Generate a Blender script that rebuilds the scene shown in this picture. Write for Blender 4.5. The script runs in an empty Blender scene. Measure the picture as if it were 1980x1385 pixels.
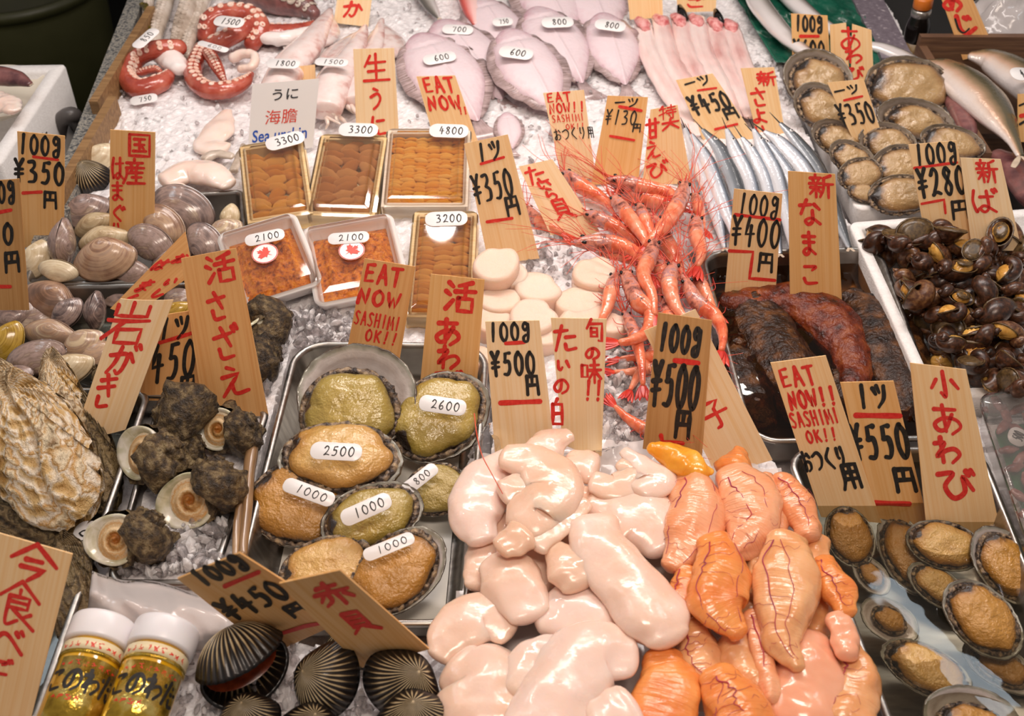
import bpy, math, random
from mathutils import Vector, Matrix, noise
V3 = Vector
SC = bpy.context.scene
COL = SC.collection
RND = random.Random(11)
PI = math.pi

# ------------------------------------------------------------------ camera
FPX, PITCH, DIST = 2060.0, math.radians(43), 1.13
CAM = V3((0, -DIST * math.cos(PITCH), DIST * math.sin(PITCH)))
FWD = V3((0, math.cos(PITCH), -math.sin(PITCH)))
UPV = V3((0, math.sin(PITCH), math.cos(PITCH)))
cd = bpy.data.cameras.new('camera')
cam = bpy.data.objects.new('camera', cd)
COL.objects.link(cam)
cam.location = CAM
cam.rotation_euler = (PI / 2 - PITCH, 0, 0)
cd.sensor_width = 36
cd.lens = FPX / 1980 * 36
cd.clip_start = 0.02
cd.dof.use_dof = True
cd.dof.focus_distance = 1.08
cd.dof.aperture_fstop = 9.0
SC.camera = cam

# ------------------------------------------------------------------ world, lamps, exposure
wd = bpy.data.worlds.new('market_air')
SC.world = wd
wd.use_nodes = True
bg = wd.node_tree.nodes['Background']
bg.inputs[0].default_value = (1.0, 0.90, 0.86, 1)
bg.inputs[1].default_value = 0.28
SC.view_settings.view_transform = 'Standard'
SC.view_settings.look = 'None'
SC.view_settings.gamma = 1
SC.view_settings.exposure = 0.0


def lamp(name, kind, loc, aim, power, color, sx=0.1, sy=None):
    l = bpy.data.lights.new(name, kind)
    l.energy = power
    l.color = color
    if kind == 'AREA':
        l.shape = 'RECTANGLE' if sy else 'DISK'
        l.size = sx
        if sy:
            l.size_y = sy
    else:
        l.shadow_soft_size = sx
    o = bpy.data.objects.new(name, l)
    COL.objects.link(o)
    o.location = loc
    d = V3(aim) - V3(loc)
    o.rotation_euler = d.to_track_quat('-Z', 'Y').to_euler()
    return o


lamp('stall_tube_lamp', 'AREA', (0.05, 0.45, 0.95), (0.0, 0.22, 0), 8.4, (1.0, 0.89, 0.84), 0.95, 0.12)
lamp('stall_front_lamp', 'AREA', (0.12, -0.60, 1.32), (0.03, -0.08, 0), 8.0, (1.0, 0.83, 0.70), 0.5, 0.25)
for i, (x, y, z) in enumerate([(-0.55, 0.25, 1.0), (0.5, 0.2, 1.0), (-0.15, 0.75, 0.9), (0.56, 1.02, 1.0)]):
    lamp('stall_bulb', 'POINT', (x, y, z), (x, y, 0), 2.2, (1.0, 0.89, 0.81), 0.03)
for x, a in ((0.81, -62), (-0.86, 62)):
    o = lamp('aisle_tube_lamp', 'AREA', (x, 0.29, 1.0), (x, 0.29, 0), 0.8, (0.80, 0.92, 1.0), 0.34, 0.06)
    o.rotation_euler = (0, 0, math.radians(a))


# ------------------------------------------------------------------ pixel helpers
def ray(px, py):
    return FWD + V3((1, 0, 0)) * ((px - 990) / FPX) + UPV * ((692.5 - py) / FPX)


def G(px, py, z=0.0):
    d = ray(px, py)
    return CAM + d * ((z - CAM.z) / d.z)


def onplane(px, py, P, n):
    d = ray(px, py)
    return CAM + d * ((P - CAM).dot(n) / d.dot(n))


def mpp(px, py, z=0.0):
    d = ray(px, py)
    return (z - CAM.z) / d.z / FPX


def frame(cx, cy, z, deg, half, tilt=0.0, yaw=0.0):
    """point on height z, X along the image direction deg (counter clockwise), normal leaning tilt degrees to the aisle"""
    t, w = math.radians(tilt), math.radians(yaw)
    n = V3((math.sin(w) * math.cos(t), -math.sin(t), math.cos(w) * math.cos(t))).normalized()
    P = G(cx, cy, z)
    a = math.radians(deg)
    Q = onplane(cx + half * math.cos(a), cy - half * math.sin(a), P, n)
    X = Q - P
    L = X.length
    X.normalize()
    Y = n.cross(X)
    return P, X, Y, n, L


def mtx(P, X, Y, Z, s=1.0):
    return Matrix(((X.x * s, Y.x * s, Z.x * s, P.x), (X.y * s, Y.y * s, Z.y * s, P.y), (X.z * s, Y.z * s, Z.z * s, P.z), (0, 0, 0, 1)))


# ------------------------------------------------------------------ materials
def lin(c):
    if isinstance(c, str):
        c = [int(c[i:i + 2], 16) / 255 for i in (0, 2, 4)]
    return tuple((x / 12.92 if x <= 0.04045 else ((x + 0.055) / 1.055) ** 2.4) for x in c[:3]) + (1,)


MATS = {}


def mat(name, stops, rough=0.4, metal=0, sss=0, sssr=(0.01, 0.005, 0.003), k=0.0, nz=(40, 1.0, 3), nscale=(1, 1, 1), uvn=None,
        bump=None, bump2=None, wave=None, spec=0.5, coat=0, alpha=1, trans=0, space='Object', vary=0.0, rrough=None):
    """colour ramp 'stops' driven by k*attribute + noise(nz) (+uv noise uvn (su, sv, amount)) ; bump (scale, strength, detail)"""
    m = bpy.data.materials.new(name)
    m.use_nodes = True
    nt = m.node_tree
    N, L = nt.nodes, nt.links
    b = N['Principled BSDF']
    tc = N.new('ShaderNodeTexCoord')
    oi = N.new('ShaderNodeObjectInfo')
    add = N.new('ShaderNodeVectorMath'); add.operation = 'MULTIPLY_ADD'
    add.inputs[1].default_value = nscale
    sc = N.new('ShaderNodeVectorMath'); sc.operation = 'SCALE'
    sc.inputs[0].default_value = (3.1, 7.7, 5.3)
    L.new(oi.outputs['Random'], sc.inputs['Scale'])
    L.new(tc.outputs[space], add.inputs[0])
    L.new(sc.outputs[0], add.inputs[2])
    vec = add.outputs[0]

    def noi(s, d, v=vec):
        t = N.new('ShaderNodeTexNoise')
        t.inputs['Scale'].default_value = s
        t.inputs['Detail'].default_value = d
        L.new(v, t.inputs['Vector'])
        return t.outputs['Fac']

    def mul(a, f, plus=None):
        x = N.new('ShaderNodeMath'); x.operation = 'MULTIPLY_ADD'
        L.new(a, x.inputs[0]); x.inputs[1].default_value = f
        if plus is None:
            x.inputs[2].default_value = 0
        elif isinstance(plus, float):
            x.inputs[2].default_value = plus
        else:
            L.new(plus, x.inputs[2])
        return x.outputs[0]

    stops = [stops] if isinstance(stops, str) else stops
    if len(stops) == 1 and isinstance(stops[0], str) and not vary:
        b.inputs['Base Color'].default_value = lin(stops[0])
    else:
        if isinstance(stops[0], str):
            n = max(1, len(stops) - 1)
            stops = [(0.3 + 0.4 * i / n, c) for i, c in enumerate(stops)]
        fac = mul(noi(nz[0], nz[2]), nz[1], (1 - nz[1]) * 0.5 if not k else 0.0 - nz[1] * 0.5)
        if uvn:
            uv = N.new('ShaderNodeVectorMath'); uv.operation = 'MULTIPLY_ADD'
            uv.inputs[1].default_value = (uvn[0], uvn[1], 0)
            L.new(tc.outputs['UV'], uv.inputs[0]); L.new(sc.outputs[0], uv.inputs[2])
            fac = mul(noi(1.0, 4, uv.outputs[0]), uvn[2], mul(fac, 1.0, -uvn[2] * 0.5))
        if k:
            at = N.new('ShaderNodeAttribute'); at.attribute_name = 'k'
            fac = mul(at.outputs['Fac'], k, fac)
        if vary:
            fac = mul(oi.outputs['Random'], vary, mul(fac, 1.0, -vary * 0.5))
        r = N.new('ShaderNodeValToRGB')
        els = r.color_ramp.elements
        while len(els) < len(stops):
            els.new(0.5)
        for e, (p, c) in zip(els, stops):
            e.position = p
            e.color = lin(c)
        L.new(fac, r.inputs[0])
        L.new(r.outputs[0], b.inputs['Base Color'])
    b.inputs['Roughness'].default_value = rough
    b.inputs['Metallic'].default_value = metal
    b.inputs['Specular IOR Level'].default_value = spec
    b.inputs['Coat Weight'].default_value = coat
    b.inputs['Coat Roughness'].default_value = 0.09
    b.inputs['Transmission Weight'].default_value = trans
    if sss:
        b.inputs['Subsurface Weight'].default_value = sss
        b.inputs['Subsurface Radius'].default_value = sssr
        b.inputs['Subsurface Scale'].default_value = 1.0
    if rrough:
        rr = N.new('ShaderNodeMapRange')
        L.new(noi(rrough[0], 3), rr.inputs['Value'])
        rr.inputs['From Min'].default_value = 0.35; rr.inputs['From Max'].default_value = 0.65
        rr.inputs['To Min'].default_value = rrough[1]; rr.inputs['To Max'].default_value = rrough[2]
        L.new(rr.outputs[0], b.inputs['Roughness'])
    last = None
    for bp, src in ((bump, None), (bump2, None), (wave, 'w')):
        if not bp:
            continue
        bn = N.new('ShaderNodeBump')
        bn.inputs['Strength'].default_value = bp[1]
        bn.inputs['Distance'].default_value = bp[3] if len(bp) > 3 else 0.002
        if src:
            uv = N.new('ShaderNodeVectorMath'); uv.operation = 'MULTIPLY'
            uv.inputs[1].default_value = bp[0] + (0,)
            L.new(tc.outputs['UV'], uv.inputs[0])
            L.new(noi(1.0, bp[2], uv.outputs[0]), bn.inputs['Height'])
        else:
            L.new(noi(bp[0], bp[2]), bn.inputs['Height'])
        if last:
            L.new(last, bn.inputs['Normal'])
        last = bn.outputs[0]
    if last:
        L.new(last, b.inputs['Normal'])
        if coat:
            L.new(last, b.inputs['Coat Normal'])
    MATS[name] = m
    return m


def clear(name, tint, gloss_rough=0.03, ior=1.45, body=0.0, bodycol='FFFFFF', bump=None):
    """thin clear film / water surface: transparent + fresnel gloss (+ a little milky diffuse)"""
    m = bpy.data.materials.new(name)
    m.use_nodes = True
    nt = m.node_tree
    N, L = nt.nodes, nt.links
    N.remove(N['Principled BSDF'])
    out = N['Material Output']
    tr = N.new('ShaderNodeBsdfTransparent'); tr.inputs[0].default_value = lin(tint)
    gl = N.new('ShaderNodeBsdfGlossy'); gl.inputs['Roughness'].default_value = gloss_rough
    fr = N.new('ShaderNodeFresnel'); fr.inputs[0].default_value = ior
    mx = N.new('ShaderNodeMixShader')
    L.new(fr.outputs[0], mx.inputs[0]); L.new(gl.outputs[0], mx.inputs[2])
    if body:
        df = N.new('ShaderNodeBsdfDiffuse'); df.inputs[0].default_value = lin(bodycol)
        m2 = N.new('ShaderNodeMixShader'); m2.inputs[0].default_value = body
        L.new(tr.outputs[0], m2.inputs[1]); L.new(df.outputs[0], m2.inputs[2])
        L.new(m2.outputs[0], mx.inputs[1])
    else:
        L.new(tr.outputs[0], mx.inputs[1])
    if bump:
        tc = N.new('ShaderNodeTexCoord')
        t = N.new('ShaderNodeTexNoise'); t.inputs['Scale'].default_value = bump[0]; t.inputs['Detail'].default_value = bump[2]
        L.new(tc.outputs['Object'], t.inputs['Vector'])
        bn = N.new('ShaderNodeBump'); bn.inputs['Strength'].default_value = bump[1]; bn.inputs['Distance'].default_value = 0.003
        L.new(t.outputs['Fac'], bn.inputs['Height'])
        L.new(bn.outputs[0], gl.inputs['Normal']); L.new(bn.outputs[0], fr.inputs['Normal'])
    L.new(mx.outputs[0], out.inputs[0])
    MATS[name] = m
    return m


# ------------------------------------------------------------------ object helpers
def tag(o, label=None, cat=None, group=None, kind=None):
    if label: o['label'] = label
    if cat: o['category'] = cat
    if group: o['group'] = group
    if kind: o['kind'] = kind
    return o


def thing(name, label, cat, M=None, group=None):
    o = bpy.data.objects.new(name, None)
    o.empty_display_size = 0.01
    COL.objects.link(o)
    if M is not None:
        o.matrix_world = M
    return tag(o, label, cat, group)


def obj(name, V, F, m, parent=None, smooth=True, k=None, uv=None, M=None, mi=None):
    me = bpy.data.meshes.new(name)
    me.from_pydata([tuple(v) for v in V], [], F)
    for x in (m if isinstance(m, (list, tuple)) else [m]):
        me.materials.append(MATS[x] if isinstance(x, str) else x)
    if smooth:
        me.polygons.foreach_set('use_smooth', [True] * len(me.polygons))
    if mi:
        me.polygons.foreach_set('material_index', mi)
    if k:
        a = me.attributes.new('k', 'FLOAT', 'POINT')
        a.data.foreach_set('value', k)
    if uv:
        u = me.uv_layers.new(name='UVMap')
        idx = [0] * len(me.loops)
        me.loops.foreach_get('vertex_index', idx)
        flat = []
        for i in idx:
            flat.extend(uv[i])
        u.data.foreach_set('uv', flat)
    me.update()
    o = bpy.data.objects.new(name, me)
    COL.objects.link(o)
    if parent:
        o.parent = parent
    if M is not None:
        o.matrix_world = M
    return o


def dup(root, M, label=None):
    r = root.copy(); COL.objects.link(r)
    r.matrix_world = M
    if label: r['label'] = label
    for ch in list(root.children):
        c = ch.copy(); COL.objects.link(c); c.parent = r
        for g in ch.children:
            d = g.copy(); COL.objects.link(d); d.parent = c
    return r


class MB:
    def __init__(s):
        s.V, s.F, s.K, s.U, s.MI = [], [], [], [], []

    def add(s, V, F, K=None, U=None, mi=0):
        o = len(s.V)
        s.V += [V3(v) for v in V]
        s.F += [tuple(i + o for i in f) for f in F]
        s.K += list(K) if K else [0.0] * len(V)
        s.U += list(U) if U else [(0.0, 0.0)] * len(V)
        s.MI += [mi] * len(F)
        return s

    def build(s, name, m, parent=None, smooth=True, M=None):
        return obj(name, s.V, s.F, m, parent, smooth, s.K, s.U, M, s.MI)


def catmull(pts, n):
    """resample a polyline of vectors/tuples smoothly to n stations"""
    P = [list(p) for p in pts]
    if len(P) == 2:
        return [[a + (b - a) * i / (n - 1) for a, b in zip(P[0], P[1])] for i in range(n)]
    out = []
    m = len(P) - 1
    for i in range(n):
        t = i / (n - 1) * m
        j = min(int(t), m - 1)
        f = t - j
        p1, p2 = P[j], P[j + 1]
        p0 = P[j - 1] if j else [2 * a - b for a, b in zip(p1, p2)]
        p3 = P[j + 2] if j + 2 <= m else [2 * b - a for a, b in zip(p1, p2)]
        out.append([0.5 * (2 * b + (c - a) * f + (2 * a - 5 * b + 4 * c - d) * f * f + (3 * b - a - 3 * c + d) * f ** 3) for a, b, c, d in zip(p0, p1, p2, p3)])
    return out


def nz3(p, f, seed=0.0):
    return noise.noise(V3((p[0] * f + seed, p[1] * f - seed, p[2] * f + 0.37 * seed)))


def sweep(st, ns=16, up=(0, 0, 1), cap=(1, 1), amp=0.0, freq=60, seed=0.0, shape=None, capn=4, fr=None):
    """st: list of (x, y, z, rx, rz). returns V,F,K,U ; K = 0..1 along, U = (along metres, angle/2pi); fr collects frames"""
    C = [V3(s[:3]) for s in st]
    n = len(C)
    T = [(C[min(i + 1, n - 1)] - C[max(i - 1, 0)]).normalized() for i in range(n)]
    S = [(C[i], T[i], st[i][3], st[i][4]) for i in range(n)]
    if cap[0]:
        r = S[0]
        S = [(r[0] - r[1] * min(r[2], r[3]) * cap[0] * math.cos(a), r[1], r[2] * math.sin(a) + 1e-6, r[3] * math.sin(a) + 1e-6) for a in [PI / 2 * j / capn for j in range(capn)]] + S
    if cap[1]:
        r = S[-1]
        S = S + [(r[0] + r[1] * min(r[2], r[3]) * cap[1] * math.cos(a), r[1], r[2] * math.sin(a) + 1e-6, r[3] * math.sin(a) + 1e-6) for a in [PI / 2 * j / capn for j in range(capn - 1, -1, -1)]]
    V, F, K, U = [], [], [], []
    up = V3(up)
    ln = 0.0
    tot = sum((S[i + 1][0] - S[i][0]).length for i in range(len(S) - 1)) or 1
    for i, (c, t, rx, rz) in enumerate(S):
        if i:
            ln += (c - S[i - 1][0]).length
        side = t.cross(up)
        if side.length < 1e-4:
            side = t.cross(V3((0.3, 1, 0.2)))
        side.normalize()
        n2 = side.cross(t)
        if fr is not None:
            fr.append((c, t, side, n2, rx, rz))
        for j in range(ns):
            a = 2 * PI * j / ns
            ca, sa = math.cos(a), math.sin(a)
            if shape:
                q = shape(ln / tot, a)
                ca, sa = ca * q, sa * q
            p = c + side * (rx * ca) + n2 * (rz * sa)
            if amp:
                d = (side * ca + n2 * sa)
                p = p + d * (amp * min(1, max(rx, rz) / 0.006) * (nz3(p, freq, seed) + 0.5 * nz3(p, freq * 2.3, seed + 5)))
            V.append(p); K.append(ln / tot); U.append((ln, j / ns))
    m = len(S)
    for i in range(m - 1):
        for j in range(ns):
            F.append((i * ns + j, i * ns + (j + 1) % ns, (i + 1) * ns + (j + 1) % ns, (i + 1) * ns + j))
    F.append(tuple(range(ns - 1, -1, -1)))
    F.append(tuple((m - 1) * ns + j for j in range(ns)))
    return V, F, K, U


def tube(pts, r0, r1=None, ns=6, n=None):
    r1 = r0 if r1 is None else r1
    P = catmull(pts, n or max(8, 5 * len(pts))) if len(pts) > 2 else [list(p) for p in pts]
    m = len(P)
    return sweep([tuple(p) + (r0 + (r1 - r0) * i / (m - 1),) * 2 for i, p in enumerate(P)], ns, capn=2)


def pxpath(pts, n, zr=0.75):
    """pts: (px, py, z, rpx) -> stations with radii in metres"""
    st = []
    for x, y, z, r in catmull(pts, n):
        p = G(x, y, z)
        q = max(1.0, r) * mpp(x, y, z)
        st.append((p.x, p.y, p.z, q, q * zr))
    return st


def box(x0, x1, y0, y1, z0, z1):
    V = [(x, y, z) for z in (z0, z1) for y in (y0, y1) for x in (x0, x1)]
    return V, [(0, 2, 3, 1), (4, 5, 7, 6), (0, 1, 5, 4), (2, 6, 7, 3), (0, 4, 6, 2), (1, 3, 7, 5)]


def dome(nr, ns, fx, fill=True):
    """polar grid: fx(rho, theta) -> (x,y,z,k,uv)"""
    V, K, U, F = [], [], [], []
    c = fx(0.0, 0.0)
    V.append(c[:3]); K.append(c[3]); U.append((0, 0))
    for i in range(1, nr + 1):
        for j in range(ns):
            th = 2 * PI * j / ns
            q = fx(i / nr, th)
            V.append(q[:3]); K.append(q[3]); U.append((j / ns, i / nr))
    for j in range(ns):
        F.append((0, 1 + j, 1 + (j + 1) % ns))
    for i in range(nr - 1):
        for j in range(ns):
            a = 1 + i * ns
            F.append((a + j, a + ns + j, a + ns + (j + 1) % ns, a + (j + 1) % ns))
    return V, F, K, U


def offset_poly(P, d):
    """inset a convex CCW polygon of 2D points by d"""
    n = len(P)
    Lm = []
    for i in range(n):
        a, b = V3((P[i][0], P[i][1], 0)), V3((P[(i + 1) % n][0], P[(i + 1) % n][1], 0))
        t = (b - a).normalized()
        nrm = V3((-t.y, t.x, 0))
        Lm.append((a + nrm * d, t))
    out = []
    for i in range(n):
        p, t = Lm[i - 1]
        q, s = Lm[i]
        den = t.x * s.y - t.y * s.x
        u = ((q.x - p.x) * s.y - (q.y - p.y) * s.x) / den
        out.append(p + t * u)
    return out


def round_poly(P, r, seg=6):
    n = len(P)
    out = []
    for i in range(n):
        a, b, c = V3((*P[i - 1][:2], 0)), V3((*P[i][:2], 0)), V3((*P[(i + 1) % n][:2], 0))
        u, w = (a - b).normalized(), (c - b).normalized()
        ang = math.acos(max(-1, min(1, u.dot(w)))) / 2
        d = r / math.tan(ang)
        p0, p1 = b + u * d, b + w * d
        o = b + (u + w).normalized() * (r / math.sin(ang))
        for k in range(seg + 1):
            f = k / seg
            q = p0.lerp(p1, f) - o
            out.append(o + q.normalized() * r)
    return out


def ringmesh(P, r, prof, seg=6, fill=True):
    """sweep profile [(inset, z)] round a rounded convex polygon; last ring filled"""
    V, F = [], []
    n = None
    for d, z in prof:
        rr = max(0.001, r - d)
        ring = round_poly(offset_poly(P, d), rr, seg)
        n = len(ring)
        V += [(p.x, p.y, z) for p in ring]
    for i in range(len(prof) - 1):
        for j in range(n):
            F.append((i * n + j, i * n + (j + 1) % n, (i + 1) * n + (j + 1) % n, (i + 1) * n + j))
    if fill:
        b = (len(prof) - 1) * n
        F.append(tuple(b + j for j in range(n)))
    return V, F


def ccw(P):
    A = sum(P[i][0] * P[(i + 1) % len(P)][1] - P[(i + 1) % len(P)][0] * P[i][1] for i in range(len(P)))
    return P if A > 0 else P[::-1]


def quad(pts, z):
    return ccw([G(x, y, z) for x, y in pts])


def inpoly(x, y, P):
    c = False
    n = len(P)
    for i in range(n):
        x1, y1, x2, y2 = P[i][0], P[i][1], P[(i + 1) % n][0], P[(i + 1) % n][1]
        if (y1 > y) != (y2 > y) and x < (x2 - x1) * (y - y1) / (y2 - y1) + x1:
            c = not c
    return c
# ------------------------------------------------------------------ material library
def tagwood(name, a, b, rough=0.55):
    mat(name, [(0.25, a), (0.62, b)], rough=rough, nz=(1.0, 1.0, 2), nscale=(420, 5, 40), bump=(1.0, 0.12, 2, 0.001), spec=0.3)


tagwood('wood_pale', 'F2C083', 'F9D29E')
tagwood('wood_cream', 'F5CC94', 'FCDDB2')
tagwood('wood_tan', 'DE9E5E', 'EAB476')
tagwood('wood_brown', 'BC8850', 'CE9E66')
tagwood('wood_honey', 'E6AA62', 'F0BE80')
mat('ink_red', ['D8201A', 'EA4030'], rough=0.55, nz=(300, 1, 2))
mat('ink_black', ['17140F', '2E2A26'], rough=0.6, nz=(300, 1, 2))
mat('ink_thin', '2A2522', rough=0.6)
mat('print_blue', '2456B8', rough=0.4)
mat('print_red', 'DE4A3A', rough=0.4)
mat('print_dark', '3A3A40', rough=0.4)
mat('slip_white', 'F0ECEA', rough=0.3)
mat('card_white', 'F3EFEC', rough=0.25)
mat('steel', ['9A9590', 'B4AFA8'], rough=0.34, metal=1, nz=(30, 1, 3), nscale=(1, 6, 1), bump=(60, 0.05, 3), rrough=(25, 0.28, 0.42))
mat('steel_dark', ['6E6862', '8C857C'], rough=0.3, metal=1, nz=(30, 1, 3), rrough=(25, 0.22, 0.4))
mat('ice', [(0.3, 'DCD6D6'), (0.7, 'F8F4F4')], rough=0.14, nz=(130, 1, 4), bump=(420, 0.55, 3, 0.0012), bump2=(150, 0.5, 2, 0.002), sss=0.5, sssr=(0.012, 0.011, 0.011))
clear('ice_clear', 'F2EEEE', 0.07, 1.33, 0.22, 'F4F0F0', bump=(300, 0.3, 2))
clear('water_warm', 'C09C74', 0.02, 1.33, 0.05, '4A2E18', bump=(22, 0.08, 1))
clear('water_clear', 'E6E2D6', 0.02, 1.33, 0.02, 'A09A88', bump=(16, 0.25, 2))
clear('water_grey', 'C8C8C0', 0.02, 1.33, 0.03, '807C70', bump=(25, 0.1, 1))
clear('lid_clear', 'FAF8F6', 0.04, 1.6, 0.02, 'FFF8F0')
clear('film_clear', 'F4F2F0', 0.06, 1.5, 0.05, 'F4EEEA', bump=(60, 0.5, 3))
clear('film_milky', 'EFE6E0', 0.12, 1.45, 0.55, 'F2E9E6', bump=(40, 0.3, 2))
clear('box_clear', 'EFEDEC', 0.06, 1.45, 0.12, 'EDEAEA')
mat('styrofoam', ['EDE9E6', 'F6F3F0'], rough=0.75, nz=(200, 1, 2), bump=(420, 0.35, 2), spec=0.2)
mat('foam_pad', ['D8D6CC', 'E6E4DC'], rough=0.4, nz=(40, 1, 2))
mat('pack_white', 'F2EEEC', rough=0.28, sss=0.1)
mat('box_wood', [(0.25, 'EFCB8A'), (0.65, 'FBE3B0')], rough=0.5, nz=(1, 1, 2), nscale=(30, 300, 60), bump=(1, 0.1, 2, 0.001))
mat('box_wood_white', [(0.25, 'EAD9C2'), (0.65, 'F6EBDA')], rough=0.45, nz=(1, 1, 2), nscale=(30, 300, 60))
mat('uni_orange', [(0.3, 'DE8C30'), (0.7, 'F6B256')], rough=0.35, nz=(120, 1, 3), bump=(900, 0.8, 2, 0.0008), sss=0.15, sssr=(0.004, 0.002, 0.001), vary=0.5)
mat('uni_bright', [(0.3, 'F09C28'), (0.7, 'FFC05A')], rough=0.35, nz=(120, 1, 3), bump=(900, 0.8, 2, 0.0008), sss=0.15, sssr=(0.004, 0.002, 0.001), vary=0.5)
mat('uni_brown', [(0.3, 'CE8444'), (0.7, 'E8A662')], rough=0.4, nz=(120, 1, 3), bump=(900, 0.9, 2, 0.0008), sss=0.12, sssr=(0.004, 0.002, 0.001), vary=0.5)
mat('uni_crushed', [(0.3, '8A3E0C'), (0.45, 'D97812'), (0.65, 'F29A24')], rough=0.3, nz=(170, 1, 4), bump=(420, 1.0, 3, 0.002), sss=0.1, sssr=(0.004, 0.002, 0.001))
mat('milt', [(0.25, 'E9BFA2'), (0.5, 'F2CDB6'), (0.75, 'F6D8CA')], rough=0.2, nz=(18, 1, 4), sss=0.35, sssr=(0.012, 0.006, 0.004), bump=(60, 0.3, 3, 0.002), bump2=(220, 0.2, 2, 0.0007), coat=0.3, vary=0.5, rrough=(60, 0.12, 0.34))
mat('roe_deep', [(0.3, 'EA8440'), (0.7, 'F6A258')], rough=0.22, nz=(40, 1, 3), sss=0.3, sssr=(0.01, 0.004, 0.002), bump=(70, 0.35, 3, 0.003), bump2=(260, 0.3, 2, 0.0008), wave=((420, 3), 0.55, 2, 0.0016), coat=0.5)
mat('roe', [(0.3, 'EC9A68'), (0.7, 'F6B48A')], rough=0.22, nz=(40, 1, 3), sss=0.3, sssr=(0.01, 0.004, 0.002), bump=(70, 0.35, 3, 0.003), bump2=(260, 0.3, 2, 0.0008), wave=((420, 3), 0.5, 2, 0.0016), coat=0.5, vary=0.3)
mat('roe_peach', [(0.3, 'E6A068'), (0.7, 'F2B986')], rough=0.22, nz=(40, 1, 3), sss=0.3, sssr=(0.01, 0.004, 0.002), bump=(70, 0.3, 3, 0.003), bump2=(260, 0.3, 2, 0.0008), wave=((420, 3), 0.35, 2, 0.0014), coat=0.5, vary=0.3)
mat('roe_pink', [(0.3, 'F0A078'), (0.7, 'F8B694')], rough=0.2, nz=(30, 1, 3), sss=0.3, sssr=(0.01, 0.004, 0.002), bump=(90, 0.2, 3, 0.002), coat=0.5)
mat('roe_yellow', [(0.3, 'F39A1C'), (0.7, 'FFB640')], rough=0.2, nz=(40, 1, 3), sss=0.3, sssr=(0.01, 0.005, 0.002), bump=(60, 0.3, 3, 0.003), wave=((300, 5), 0.5, 2, 0.0016), coat=0.5)
mat('vein', ['C23848', '8E2A58'], rough=0.35, nz=(60, 1, 2))
mat('abalone_foot', [(0.0, '1E1612'), (0.10, '3A2A1C'), (0.17, 'A87838'), (0.45, 'C8964C'), (0.8, 'D9AE66'), (1, 'C89A58')], rough=0.16, k=1.0, nz=(3, 0.5, 5), bump=(14, 0.5, 4, 0.0028), bump2=(26, 0.35, 2, 0.0016), coat=1.0, vary=0.0)
mat('abalone_foot_olive', [(0.0, '1E1612'), (0.10, '3A2A1C'), (0.17, '8A7430'), (0.5, 'AF9648'), (1, 'B89C50')], rough=0.16, k=1.0, nz=(3, 0.5, 5), bump=(14, 0.4, 4, 0.0028), bump2=(26, 0.35, 2, 0.0016), coat=1.0)
mat('abalone_foot_brown', [(0.0, '1E1612'), (0.10, '2E2218'), (0.2, '8E5F24'), (0.5, 'B98232'), (1, 'C68F3E')], rough=0.16, k=1.0, nz=(3, 0.5, 5), bump=(14, 0.6, 4, 0.0028), bump2=(26, 0.35, 2, 0.0016), coat=1.0)
mat('abalone_mantle', [(0.28, '1B1512'), (0.42, '43342A'), (0.56, '86705A'), (0.75, 'BCA07A')], rough=0.28, nz=(8, 1.3, 6), bump=(24, 0.8, 4, 0.002))
mat('abalone_shell', [(0.0, '4E4036'), (0.25, '8A7A6E'), (0.5, 'BCAEA6'), (0.7, 'DCD2CC'), (0.85, 'A8A698'), (1.0, '4A3A2C')], rough=0.15, k=1.0, nz=(3, 0.35, 4), uvn=(3, 14, 0.25), coat=0.6, bump=(10, 0.25, 3, 0.002))
mat('abalone_foot_grey', [(0.0, '1A1410'), (0.12, '32241A'), (0.26, '6E5030'), (0.5, 'A07A4C'), (0.8, 'BA9868'), (1, 'AC8A5A')], rough=0.16, k=1.0, nz=(3, 0.5, 5), bump=(14, 0.5, 4, 0.002), bump2=(26, 0.35, 2, 0.0016), coat=1.0)
mat('abalone_back', [(0.3, '4A4434'), (0.5, '7C6C54'), (0.7, '93806A')], rough=0.45, nz=(5, 1, 4), uvn=(2, 30, 0.8), bump=(14, 1, 4, 0.0028))
mat('pearl', [(0.2, '8C8088'), (0.42, 'C8BDBC'), (0.55, 'D9D6CA'), (0.68, 'B6C8BE'), (0.85, 'D8B8B4')], rough=0.18, nz=(2.2, 1.2, 4), coat=0.5)
mat('clam', [(0.15, '6E5648'), (0.35, '9A7862'), (0.5, 'BE9E80'), (0.65, 'A88C78'), (0.85, 'D8C2A0')], rough=0.22, nz=(2, 0.6, 3), uvn=(0.5, 9, 1.0), wave=((0.6, 26), 0.4, 2, 0.0006), coat=0.4, vary=0.45)
mat('clam_pale', [(0.15, '9A7C58'), (0.4, 'CBB48E'), (0.6, 'E2D2B2'), (0.85, 'C6AE8C')], rough=0.25, nz=(2, 0.6, 3), uvn=(0.6, 10, 0.7), wave=((0.6, 26), 0.4, 2, 0.0006), coat=0.3, vary=0.4)
mat('clam_grey', [(0.15, '4E4040'), (0.35, '7E6C66'), (0.55, 'A68E84'), (0.7, '8A7468'), (0.9, 'BAA48E')], rough=0.2, nz=(2.5, 0.9, 4), uvn=(0.8, 10, 1.0), wave=((0.8, 30), 0.4, 2, 0.0006), coat=0.5, vary=0.4)
mat('clam_yellow', [(0.15, '6A4A14'), (0.4, 'A07C24'), (0.6, 'C4A044'), (0.85, '8A6420')], rough=0.22, nz=(2, 0.5, 3), uvn=(0.6, 16, 1.2), coat=0.4)
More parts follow.
